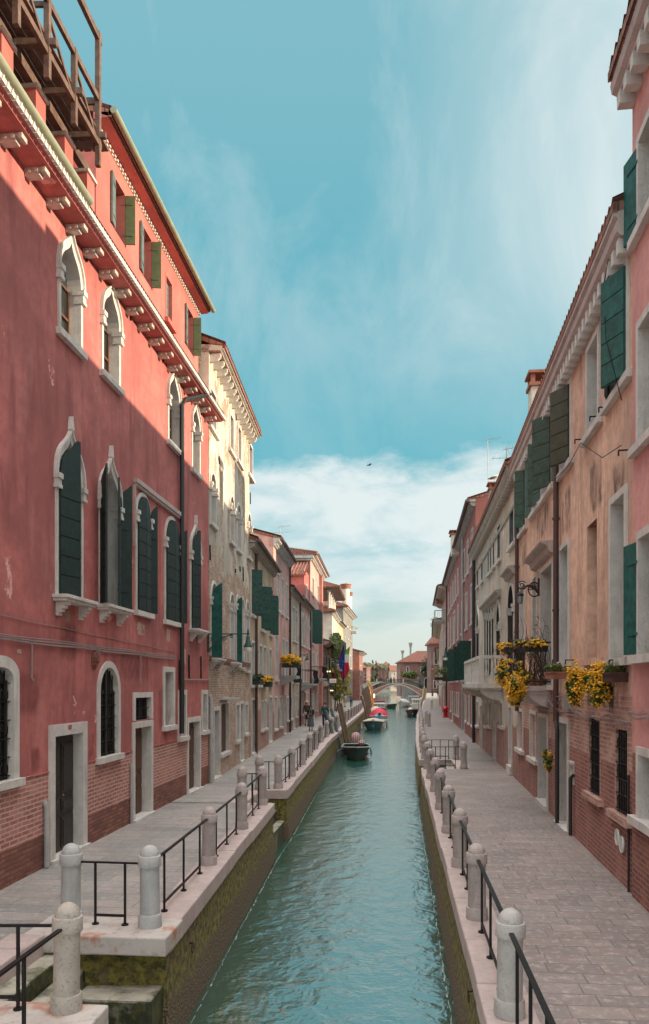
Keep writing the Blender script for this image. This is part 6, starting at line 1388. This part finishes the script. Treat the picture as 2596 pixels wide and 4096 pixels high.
# balcony in front of the tall door window of the salmon house
fs = fac_s = Fac(P2(3.345, 11.02), P2(3.72, 24.2), -1); sA, sB = fs.sx(2203) , fs.sx(2203) + 2.1
bo = empty('balcony', (fs.A.x, fs.A.y, 2.8), 'stone balcony with iron railing overflowing with yellow flowers on the salmon house', 'balcony'); tz = lambda p: fs.w((p[0], p[1], p[2] - 2.8))
q = MB(tz); q.box(sA, sB, 0, .62, 2.86, 2.98); q.box(sA + .03, sB - .03, 0, .56, 2.78, 2.86); q.prism([(0, 2.78), (.50, 2.78), (.42, 2.66), (.2, 2.52), (0, 2.46)], sA + .06, sB - .06, 0); q.build('slab', M['istrian_pink'], bo)
q = MB(tz); q.tube([(sA, .0, 4.0), (sA, .6, 4.0), (sB, .6, 4.0), (sB, 0, 4.0)], .018, 6); q.tube([(sA, .0, 3.08), (sA, .6, 3.08), (sB, .6, 3.08), (sB, 0, 3.08)], .014, 6)
for i in range(17): s = sA + (sB - sA) * i / 16; q.bar((s, .6, 2.98), (s, .6, 4.0), .014)
for i in range(1, 5): q.bar((sA, .6 * i / 5, 2.98), (sA, .6 * i / 5, 4.0), .014)
q.build('railing', M['iron'], bo)
q = MB(tz); q.lathe([(0, 2.98), (.17, 2.98), (.24, 3.45), (.25, 3.5), (0, 3.48)], 10, (0, 0, 0)); 
def W3(px, py, d): return ray(px, py, d)
flower_thing('flower_planter', 'large tangle of orange-yellow flowers pouring over the iron balcony', 'flowers',
    [(W3(2148, 2578, 18.3), (.28, .32, .10), 330, 420), (W3(2085, 2575, 19.3), (.2, .3, .10), 90, 420), (W3(2022, 2590, 19.9), (.20, .3, .17), 260, 260), (W3(2010, 2655, 19.6), (.13, .25, .12), 110, 90),
     (W3(2010, 2700, 19.0), (.17, .28, .34), 420, 330), (W3(2055, 2655, 18.9), (.18, .2, .10), 120, 200), (W3(2085, 2690, 18.4), (.12, .2, .22), 150, 160), (W3(2062, 2755, 18.3), (.25, .28, .36), 760, 520), (W3(2095, 2720, 18.3), (.17, .2, .2), 220, 200)],
    W3(2100, 2700, 18.8), boxes=[(W3(2145, 2596, 18.35), (.25, .10, .07)), (W3(2045, 2668, 19.0), (.10, .22, .08)), (W3(2030, 2702, 19.1), (.13, .18, .08)), (W3(2030, 2602, 19.9), (.12, .25, .07))], twigs=26, seed=5, bs=.024, boxm='dark_wood')
# bare twiggy shrub and pot behind them
o = empty('shrub', W3(2150, 2720, 18.9), 'bare twiggy climbing shrub growing from a pot on the flower balcony', 'shrub'); L0 = o.location.copy(); rng = random.Random(11); t = MB()
for k in range(60):
    p = Vector((rng.uniform(-.25, .25), rng.uniform(-.3, .4), rng.uniform(-.1, .1))); pts = [p]
    for j in range(7): p = p + Vector((rng.uniform(-.09, .09), rng.uniform(-.08, .08), rng.uniform(.05, .21))); pts.append(p)
    t.tube(pts, [.010, .009, .008, .007, .006, .005, .004, .003], 4, False)
t.build('stems', M['twig'], o); g = MB(); foliage(g, (-.1, .1, .75), (.35, .4, .3), 160, .035, rng); foliage(g, (.05, 0, 1.2), (.2, .2, .35), 40, .03, rng); g.build('leaves', M['leaf'], o)
q = MB(); q.lathe([(0, -.32), (.14, -.32), (.19, .0), (.2, .03), (0, .02)], 10); q.build('pot', M['terracotta'], o)
for px_, py_, d, r_, nb, lab, sd in ((2308, 2738, 13.6, (.17, .20, .36), 620, 'cascade of yellow flowers on the window ledge, left one of the near pair', 2), (2398, 2728, 12.3, (.18, .22, .36), 760, 'cascade of yellow flowers on the window ledge, right and nearer of the pair', 3)):
    c = W3(px_, py_, d); flower_thing('flower_box', lab, 'flowers', [(c, r_, nb, 420), (c + Vector((.22, .1, .12)), (.16, .2, .14), 25, 300)], c, boxes=[(c + Vector((.28, .05, -.0)), (.13, .20, .075))], seed=sd, group='window boxes on the salmon house', bs=.022)
def planter(px_, py_, d, h, label, boxm='terracotta', nl=260, nb=0, grass=True, lm='leaf'):
    c = W3(px_, py_, d); o = empty('planter', c, label, 'planter'); b = MB(); b.box(-h[0], h[0], -h[1], h[1], -h[2], h[2]); b.box(-h[0] - .015, h[0] + .015, -h[1] - .015, h[1] + .015, h[2] - .03, h[2] + .003); b.build('box', M[boxm], o)
    rng = random.Random(px_); g = MB()
    if grass:
        for k in range(70):
            p = Vector((rng.uniform(-h[0], h[0]), rng.uniform(-h[1], h[1]), h[2])); v = Vector((rng.uniform(-.12, .12), rng.uniform(-.12, .12), rng.uniform(.08, .22))); w_ = Vector((.006, .006, 0)); g.face([p - w_, p + w_, p + v * .7 + w_, p + v]); 
    foliage(g, (0, 0, h[2] + h[0] * .35), (h[0] * 1.1, h[1] * 1.2, h[0] * .6), nl, .03 + h[0] * .06, rng); g.build('leaves', M[lm], o)
    if nb: q = MB(); blossoms(q, (0, 0, h[2] + h[0] * .35), (h[0] * 1.15, h[1] * 1.2, h[0] * .7), nb, .03 + h[0] * .03, rng); q.build('flowers', M['flower'], o)
    return o
planter(2222, 2702, 15.6, (.16, .30, .07), 'dark wooden planter of green grass left of the yellow cascades')
planter(2462, 2710, 11.6, (.12, .26, .07), 'rusty slatted planter with thin leaves right of the yellow cascades', 'rust_iron', 90)
planter(2575, 2632, 10.75, (.05, .16, .05), 'tiny planter with sparse sprigs on the pink house sill', 'istrian_pink', 40)
c = W3(2192, 3040, 17.4); flower_thing('flower_basket', 'small hanging clump of yellow flowers by the salmon house doorway', 'flowers', [(c, (.12, .14, .24), 190, 220)], c, seed=9, bs=.018)
planter(1164, 2662, 44.5, (.48, .40, .12), 'iron balcony trough heaped with yellow flowers on the pale pink house', 'black', 900, 1300, False)
planter(1062, 2738, 36.5, (.28, .4, .12), 'left-bank window trough of yellow flowers on the ochre house', 'dark_green', 300, 500, False)
planter(1020, 2728, 33.5, (.28, .4, .12), 'dark shrubby window trough at the ochre house corner', 'dark_green', 400, 0, False, 'leaf_dark')
planter(1188, 2724, 52, (.3, .4, .12), 'small green trough below the sand-coloured house windows', 'dark_green', 250, 0, False)
planter(1786, 2715, 60, (.9, .5, .12), 'bushy olive planter on the far grey balcony on the right', 'dark_wood', 700, 0, False, 'leaf')
planter(1757, 2408, 84, (.35, .35, .2), 'reddish potted plant on the high balcony of the far salmon house', 'terracotta', 200, 0, False, 'leaf_yellow')
planter(1750, 2500, 104, (.9, .6, .2), 'palm-like green plants on the high far right terrace', 'grey_stone', 400, 0, False, 'leaf')
planter(1405, 2530, 143, (1.0, .8, .2), 'yellow-green bush on the balcony of the tall grey house', 'grey_stone', 500, 0, False, 'leaf_yellow')
# iron balconies on the left
def iron_balcony(fac, s0, s1, z, dep, label, sm='grey_stone'):
    o = empty('balcony', (fac.A.x, fac.A.y, z), label, 'balcony'); T_ = lambda p: fac.w(p); q = MB(T_); q.box(s0, s1, 0, dep, -.12, 0); q.prism([(0, -.12), (dep * .8, -.12), (dep * .4, -.35), (0, -.55)], s0 + .1, s1 - .1, 0); q.build('slab', M[sm], o)
    q = MB(T_); q.tube([(s0, 0, 1), (s0, dep, 1), (s1, dep, 1), (s1, 0, 1)], .025, 6); n = int((s1 - s0) / .16)
    for i in range(n + 1): s = s0 + (s1 - s0) * i / n; q.tube([(s, dep, 0), (s, dep + .10, .25), (s, dep - .02, .6), (s, dep, 1)], .012, 4, False)
    for i in range(5): q.bar((s0, dep * i / 5, 0), (s0, dep * i / 5, 1), .02)
    q.build('railing', M['iron'], o)
iron_balcony(f4, f4.L * .42, f4.L * .70, 3.55, .9, 'black iron balcony under the yellow flowers on the pale pink house')
iron_balcony(f6, f6.L * .02, f6.L * .5, 3.1, 1.0, 'curved iron balcony on the old rose house')
iron_balcony(f7, f7.L * .12, f7.L * .55, 3.6, .9, 'dark iron balcony on the tall salmon pink house')
iron_balcony(f8, f8.L * .1, f8.L * .5, 3.4, .9, 'white-slabbed balcony with two round lights on the low brick house', 'white_paint')
for k in (0, 1):
    c = ray(1310 + k * 10, 2686, 86); o = empty('globe_lamp', c, ('left' if k == 0 else 'right') + ' one of two glowing round lamps under the restaurant balcony', 'lamp'); q = MB(); q.lathe([(0, .09), (.06, .06), (.085, 0), (.06, -.06), (0, -.09)], 10); q.build('bulb', M['lamp_warm'], o); q = MB(); q.bar((0, 0, .1), (0, 0, .35), .03); q.build('stem', M['iron'], o)
# vine, shrub, potted tree
def bush(px_, py_, d, rad, n, label, lm='leaf', size=.14, name='shrub', trunk=None, cat='shrub', extra=()):
    c = W3(px_, py_, d); o = empty(name, (c.x, c.y, 0), label, cat); rng = random.Random(px_ + n); q = MB(); z = c.z; foliage(q, (0, 0, z), rad, n, size, rng)
    for (dx, dz, r2, n2) in extra: foliage(q, (dx, 0, z + dz), r2, n2, size, rng)
    t = MB(); t.tube([(0, 0, 0), (.1, 0, z * .5), (0, 0, z)], [.09, .06, .03], 6); t.build('trunk', M['brown_wood'], o); q.build('crown', M[lm], o); return o
bush(1340, 2590, 90, (.75, 1.2, 1.6), 1400, 'dense green vine climbing the low brick house wall', 'leaf', .12, 'vine', cat='vine', extra=[(.1, -2.4, (.4, .8, 1.3), 500)])
bush(1356, 2712, 92, (1.35, 1.3, 1.5), 2200, 'large yellow-green shrub hanging below the flags', 'leaf_yellow', .13, extra=[(.2, -1.6, (1.1, 1, .9), 700)])
bush(1346, 2785, 88, (.55, .5, .45), 500, 'small round potted tree in front of the restaurant', 'leaf', .08, 'potted_tree', cat='potted tree')
bush(1722, 2664, 208, (2.6, 1.5, 2.6), 900, 'dark creeper over the low brick house wall by the tower', 'leaf_dark', .3, 'vine', cat='vine'); bush(1642, 2700, 214, (2.6, 1, 1.0), 700, 'green hedge on the garden wall beyond the bridge', 'leaf', .3, 'hedge', cat='hedge')
# restaurant sign, awning frame, menu lamp
c = ray(1332, 2723, 83); o = empty('hanging_sign', c, 'small pale illuminated box sign hanging over the restaurant', 'sign'); q = MB(); q.box(-.40, .40, -.10, .10, -.25, .25); q.build('frame', M['black'], o, bevel=.03)
q = MB(); q.box(-.36, .36, -.112, -.10, -.21, .21); q.build('panel', M['lamp_soft'], o); q = MB()
for k in range(9): q.box(-.31 + k * .07, -.27 + k * .07, -.118, -.112, .03, .09)
for k in range(7): q.box(-.26 + k * .08, -.21 + k * .08, -.118, -.112, -.10, -.02)
q.build('lettering', M['cloth_grey'], o)
a, b = ray(1312, 2726, 83), ray(1335, 2755, 83); o = empty('awning_frame', a, 'folded green awning arm below the restaurant sign', 'awning'); q = MB(); q.bar((0, 0, 0), b - a, .14); q.bar(b - a, b - a + Vector((0, 0, -.45)), .10); o2 = q.build('arm', M['teal_green'], o)
c = ray(1328, 2762, 84); o = empty('light_cluster', c, 'cluster of small warm bulbs over the restaurant door', 'lamp'); 
for k in range(3): q = MB(); q.lathe([(0, .06), (.06, .03), (.05, -.05), (0, -.06)], 8, (-.13 + k * .13, 0, 0)); q.build('bulb', M['lamp_warm'], o)
q = MB(); q.bar((-.2, .05, -.1), (.2, .05, -.1), .04); q.build('holder', M['black'], o)
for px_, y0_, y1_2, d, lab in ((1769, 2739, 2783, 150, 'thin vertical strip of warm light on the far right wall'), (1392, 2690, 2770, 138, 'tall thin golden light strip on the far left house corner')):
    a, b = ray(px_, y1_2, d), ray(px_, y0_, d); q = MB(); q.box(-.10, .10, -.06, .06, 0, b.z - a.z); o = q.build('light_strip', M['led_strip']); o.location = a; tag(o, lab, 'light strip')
# flags
def flag(label, cols, px_top, py_top, d, outl, mats, seed):
    """cloth hanging from a slanted pole; outl = list of bands, each (left edge pts, right edge pts) in pixels"""
    root = empty('flag', ray(px_top, py_top, d), label, 'flag'); L0 = root.location.copy(); rng = random.Random(seed)
    for nm, m_, P in outl:
        q = MB(); q.smooth = True; rows = []
        for (xl, xr, y) in P:
            row = []
            for k in range(7): f = k / 6; w_ = ray(xl + (xr - xl) * f, y, d) - L0; w_.y += .10 * math.sin(f * 9 + y * .05 + seed); row.append(w_)
            rows.append(row)
        q.grid(rows); q.build(nm, M[m_], root)
    return root, L0
fl, L0 = flag('deep blue flag with a yellow star hanging beside the restaurant', None, 1375, 2581, 84, [('cloth', 'flag_blue', [(1374, 1377, 2581), (1366, 1378, 2610), (1357, 1379, 2640), (1352, 1379, 2660), (1360, 1378, 2673), (1371, 1378, 2682), (1371, 1377, 2715), (1374, 1377, 2728)])], None, 1)
for px_, py_, r_ in ((1372, 2646, 2.6), (1371, 2659, 1.6)):
    c = ray(px_, py_, 84) - L0; q = MB(); r_ = r_ / F * 84; pts = [(c.x + r_ * (1 if k % 2 == 0 else .42) * math.sin(k * math.pi / 5), c.y - .16, c.z + r_ * (1 if k % 2 == 0 else .42) * math.cos(k * math.pi / 5)) for k in range(10)]; q.face(pts); q.build('star', M['gold'], fl)
fl2, _ = flag('green, white and red flag hanging behind the blue one', None, 1400, 2590, 84.5, [('green_band', 'flag_green', [(1396, 1399, 2589), (1385, 1398, 2600), (1379, 1397, 2610), (1379, 1396, 2617)]), ('white_band', 'flag_white', [(1379, 1396, 2617), (1378, 1396, 2635), (1378, 1395, 2650)]), ('red_band', 'flag_red', [(1378, 1395, 2650), (1374, 1397, 2665), (1374, 1398, 2682), (1375, 1389, 2700), (1376, 1378, 2716)]),
    ('white_band', 'flag_white', [(1346, 1350, 2660), (1349, 1362, 2672), (1355, 1370, 2680), (1356, 1366, 2686)]), ('red_band', 'flag_red', [(1356, 1371, 2684), (1362, 1371, 2700), (1367, 1371, 2714)])], None, 2)
q = MB(); a = ray(1337, 2712, 84.8) - fl2.location; q.bar(a, ray(1346, 2660, 84.8) - fl2.location, .09); q.bar(ray(1346, 2660, 84.8) - fl2.location, ray(1376, 2578, 84.2) - fl2.location, .07); q.bar(ray(1346, 2664, 84.8) - fl2.location, ray(1400, 2586, 84.6) - fl2.location, .07); q.build('flag_pole', M['cloth_red'], fl2)
# hydrant
p = P2(4.28, 71.5); o = empty('fire_hydrant', (p.x, p.y, 0), 'red fire hydrant against the brick-red house on the right walkway', 'hydrant'); q = MB(); q.lathe([(0, 0), (.26, 0), (.26, .10), (.18, .14), (.19, .70), (.27, .74), (.27, .84), (.22, .90), (.16, 1.02), (.06, 1.08), (0, 1.08)], 14); q.build('body', M['hydrant_red'], o)
for s in (-1, 1): q = MB(); q.tube([(0, 0, .55), (s * .28, 0, .55)], .07, 8); q.build('outlet', M['hydrant_red'], o)
# gull on the chimney and a flying bird
def bird(loc, label, fly=False, s=1.0, rz=0):
    o = empty('gull' if not fly else 'bird', loc, label, 'bird'); q = MB(); q.smooth = True
    q.tube([(-.30 * s, 0, .10 * s), (-.16 * s, 0, .17 * s), (0, 0, .19 * s), (.13 * s, 0, .23 * s), (.19 * s, 0, .31 * s), (.25 * s, 0, .31 * s), (.33 * s, 0, .29 * s)], [.01 * s, .05 * s, .085 * s, .07 * s, .05 * s, .045 * s, .008 * s], 8)
    if not fly:
        for t in (-1, 1): q.tube([(0, t * .03 * s, .12 * s), (.01, t * .03 * s, -.02)], .008 * s, 4)
    o2 = q.build('body', M['white_cloth' if not fly else 'black'], o); w_ = MB()
    if fly:
        for t in (-1, 1): w_.face([(-.08 * s, 0, .2 * s), (.1 * s, 0, .2 * s), (.08 * s, t * .3 * s, .30 * s), (-.02 * s, t * .6 * s, .22 * s), (-.06 * s, t * .3 * s, .28 * s)])
    else:
        for t in (-1, 1): w_.tube([(.08 * s, t * .07 * s, .21 * s), (-.1 * s, t * .08 * s, .17 * s), (-.30 * s, t * .03 * s, .12 * s)], [.03 * s, .05 * s, .006 * s], 6)
    w_.build('wing', M['cloth_grey' if not fly else 'black'], o); o.rotation_euler = (0, 0, rz); return o
bird(GULLP + Vector((-.05, 0, 0)), 'white gull perched on the small chimney above the beige palazzo', s=1.0, rz=.2)
bird(ray(1477, 1867, 60), 'small dark bird flying in front of the cloud bank', True, .7, .5)

# ---------------------------------------------------------------- people
def person(px_, d, z, h, label, top, bottom, hair='hair_dark', skirt=False, face=0.0, hat=None, bag=False, stride=.18, scarf=False, sleeve=True, armb=0.0, X=None, shoes='cloth_black'):
    """standing or walking figure, height h, feet at pixel column px_ and depth d; face = heading (0 = away, pi = towards camera)"""
    p = ray(px_, HY, d); root = empty('person', (p.x, p.y, z), label, 'person'); root.rotation_euler = (0, 0, face); k = h / 1.75
    def skin(name, verts, edges, rad, mat, lvl=1):
        me = bpy.data.meshes.new(name); me.from_pydata([tuple(Vector(v) * k) for v in verts], edges, []); o = bpy.data.objects.new(name, me); COL.objects.link(o); o.parent = root
        bm = bmesh.new(); bm.from_mesh(me); lay = bm.verts.layers.skin.verify(); bm.verts.ensure_lookup_table()
        for i, v in enumerate(bm.verts): r_ = rad[i]; v[lay].radius = (r_[0] * k, r_[1] * k) if isinstance(r_, tuple) else (r_ * k, r_ * k); v[lay].use_root = (i == 0)
        bm.to_mesh(me); bm.free(); o.modifiers.new('skin', 'SKIN').use_smooth_shade = True; s = o.modifiers.new('sub', 'SUBSURF'); s.levels = s.render_levels = lvl; me.materials.append(M[mat]); return o
    st = stride
    J = dict(pel=(0, 0, .95), wa=(0, 0, 1.12), ch=(0, 0, 1.32), ne=(0, 0, 1.47), nk=(0, .01, 1.53), hd=(0, .015, 1.62), tp=(0, .01, 1.71), ls=(-.17, 0, 1.42), rs=(.17, 0, 1.42), le=(-.23, -st * .5, 1.15), re=(.23, st * .4, 1.15),
             lw=(-.24, -st * .55 + .10, .90), rw=(.24, st * .5 + .10, .90), lh=(-.09, 0, .92), rh=(.09, 0, .92), lk=(-.10, st * .55, .50), rk=(.10, -st * .3, .50), la=(-.10, st * .6, .08), ra=(.10, -st * .95, .10), lt=(-.10, st * .6 + .17, .03), rt=(.10, -st * .95 + .16, .03))
    if armb:
        J['re'] = (.22, .06, 1.15); J['rw'] = (.08, .30, 1.22 if armb < 1.5 else 1.45)
        if armb == 1: J['le'] = (-.22, .06, 1.15); J['lw'] = (-.06, .28, 1.16)
    V = [J[n_] for n_ in ('pel', 'wa', 'ch', 'ne', 'nk', 'hd', 'tp', 'ls', 'le', 'lw', 'rs', 're', 'rw', 'lh', 'lk', 'la', 'lt', 'rh', 'rk', 'ra', 'rt')]
    E = [(0, 1), (1, 2), (2, 3), (3, 4), (4, 5), (5, 6), (3, 7), (7, 8), (8, 9), (3, 10), (10, 11), (11, 12), (0, 13), (13, 14), (14, 15), (15, 16), (0, 17), (17, 18), (18, 19), (19, 20)]
    r_ = [(.14, .10), (.12, .09), (.15, .10), (.07, .06), .05, (.075, .09), (.06, .075), .055, .042, .028, .055, .042, .028, .085, .055, .038, .03, .085, .055, .038, .03]
    for s, w_ in ((-1, J['lw']), (1, J['rw'])):      # hands: palm, four fingers and a thumb
        e = J['le'] if s < 0 else J['re']; dv = (Vector(w_) - Vector(e)).normalized(); b0 = len(V); V.append(tuple(Vector(w_) + dv * .07)); r_.append((.030, .018)); E.append((9 if s < 0 else 12, b0)); sd = dv.cross(Vector((0, 1, 0))).normalized()
        for f in range(4): V.append(tuple(Vector(V[b0]) + dv * (.07 + .012 * (f in (1, 2))) + sd * (.024 * (f - 1.5)))); r_.append(.009); E.append((b0, len(V) - 1))
        V.append(tuple(Vector(w_) + dv * .07 - sd * s * .05 + Vector((0, .02, 0)))); r_.append(.010); E.append((9 if s < 0 else 12, len(V) - 1))
    skin('body', V, E, r_, 'skin')
    # nose, ears as part of a small face mesh
    fm = MB(); fm.obox((0, .115 * k, 1.62 * k), (.012 * k, 0, 0), (0, .02 * k, 0), (0, 0, .02 * k)); fm.obox((0, .103 * k, 1.575 * k), (.022 * k, 0, 0), (0, .006 * k, 0), (0, 0, .005 * k)); fm.build('nose', M['skin'], root)
    ey = MB()
    for s in (-1, 1): ey.obox((s * .032 * k, .10 * k, 1.645 * k), (.013 * k, 0, 0), (0, .006 * k, 0), (0, 0, .007 * k))
    ey.build('eyes', M['black'], root)
    i_ = lambda *ns: [J[n_] for n_ in ns]
    if sleeve: skin('jacket', i_('pel', 'wa', 'ch', 'ne', 'ls', 'le', 'lw', 'rs', 're', 'rw'), [(0, 1), (1, 2), (2, 3), (3, 4), (4, 5), (5, 6), (3, 7), (7, 8), (8, 9)], [(.175, .13), (.16, .12), (.18, .13), (.085, .08), .075, .060, .045, .075, .060, .045], top)
    else: skin('shirt', i_('pel', 'wa', 'ch', 'ne', 'ls', 'le', 'rs', 're'), [(0, 1), (1, 2), (2, 3), (3, 4), (4, 5), (3, 6), (6, 7)], [(.17, .13), (.155, .12), (.175, .125), (.08, .075), .075, .060, .075, .060], top)
    if skirt: q = MB(); q.lathe([(.13 * k, 1.0 * k), (.18 * k, .9 * k), (.23 * k, .45 * k), (.24 * k, .30 * k), (.20 * k, .30 * k)], 14); q.build('skirt', M[bottom], root)
    else: skin('trousers', i_('pel', 'lh', 'lk', 'la', 'rh', 'rk', 'ra'), [(0, 1), (1, 2), (2, 3), (0, 4), (4, 5), (5, 6)], [(.16, .12), .105, .075, .06, .105, .075, .06], bottom)
    sh = MB()
    for n_ in ('la', 'ra'): a = Vector(J[n_]) * k; sh.obox(a + Vector((0, .05 * k, -.03 * k)), (.045 * k, 0, 0), (0, .13 * k, 0), (0, 0, .045 * k))
    sh.build('shoes', M[shoes], root, bevel=.02)
    hh = MB(); hh.smooth = True; L_ = .30 if skirt else .10
    hh.lathe([(.0, 1.75 * k), (.06 * k, 1.742 * k), (.10 * k, 1.70 * k), (.112 * k, 1.64 * k), (.10 * k, (1.62 - L_ * .5) * k)], 12, (0, -.012 * k, 0)); ho = hh.build('hair', M[hair], root)
    for v in ho.data.vertices:
        if v.co.y > .045 * k and v.co.z < 1.69 * k: v.co.y = .045 * k
    if hat: q = MB(); q.lathe([(.19 * k, 1.70 * k), (.20 * k, 1.705 * k), (.11 * k, 1.72 * k), (.10 * k, 1.80 * k), (.07 * k, 1.83 * k), (0, 1.82 * k)], 14); q.build('hat', M[hat], root)
    if bag: q = MB(); q.box(.20 * k, .36 * k, -.1 * k, .16 * k, .80 * k, 1.10 * k); q.build('bag', M['cloth_black'], root, bevel=.03)
    if scarf: q = MB(); q.lathe([(.09 * k, 1.53 * k), (.13 * k, 1.48 * k), (.14 * k, 1.42 * k), (.10 * k, 1.40 * k)], 12); q.box(-.11 * k, -.03 * k, .12 * k, .15 * k, .85 * k, 1.42 * k); q.box(.03 * k, .10 * k, .12 * k, .15 * k, .95 * k, 1.42 * k); q.build('scarf', M['cloth_grey'], root)
    return root
PI = math.pi
person(1227, 56.5, 0, 1.80, 'person in brown jacket and straw hat walking behind the woman in black', 'cloth_brown', 'cloth_beige', 'hair_grey', face=PI, hat='straw')
person(1243, 50.5, 0, 1.68, 'person with long dark hair, black jacket, grey scarf and skirt walking', 'cloth_black', 'cloth_grey', skirt=True, face=PI, bag=True, scarf=True, armb=1)
person(1299, 53.5, 0, 1.80, 'person in dark plaid shirt and dark trousers walking towards the camera', 'plaid', 'cloth_navy', face=PI)
person(1379, 106, 0, 1.74, 'person in white shirt and beige trousers raising a hand to the face', 'cloth_white', 'cloth_beige', face=-.8, sleeve=False, armb=2)
person(1405, 104, 0, 1.80, 'person in mauve shirt and dark trousers walking away on the left bank', 'cloth_mauve', 'cloth_teal', face=0, sleeve=False)
person(1730, 182, .1, 1.72, 'left person of the pair in black at the end of the right walkway', 'cloth_black', 'cloth_black', skirt=True, face=0)
person(1752, 181, .1, 1.84, 'right person of the pair in black at the end of the right walkway', 'cloth_black', 'cloth_navy', face=0)
zb = top_at([(a, b) for a, b in deckB], 5.2) + .1
person(1564, 191.6, 3.4, 1.66, 'person in red-brown jacket standing left of the blue-jacketed one on the bridge', 'cloth_brown', 'cloth_black', face=.5); person(1576, 191.2, 3.4, 1.70, 'person in pale blue jacket standing on the crown of the bridge', 'cloth_blue', 'cloth_black', face=-.4)
person(1438, 172, .9, 1.74, 'person in dark jacket over red top, leftmost of the trio before the bridge', 'cloth_black', 'cloth_black', face=PI); person(1451, 176, .9, 1.7, 'middle person of the trio, dark clothes, before the bridge', 'cloth_navy', 'cloth_teal', face=PI); person(1461, 178, .9, 1.66, 'person in teal jacket, rightmost of the trio before the bridge', 'cloth_teal', 'cloth_navy', face=PI)
person(1478, 262, 3.4, 1.8, 'person in bright yellow at the left end of the second bridge', 'cloth_yellow', 'cloth_yellow', 'cloth_yellow', face=PI)
person(1520, 301, 4.3, 1.75, 'dark figure left of its companion on the second bridge', 'cloth_black', 'cloth_black', face=0); person(1526, 301, 4.3, 1.8, 'dark figure right of its companion on the second bridge', 'cloth_navy', 'cloth_black', face=0)
a = MB(); pp_ = ray(1450, 2770, 174); a.box(pp_.x - 3, pp_.x + 2.4, pp_.y - 3, pp_.y + 13, .02, .9); tag(a.build('ramp', M['istrian_stone']), kind='structure')
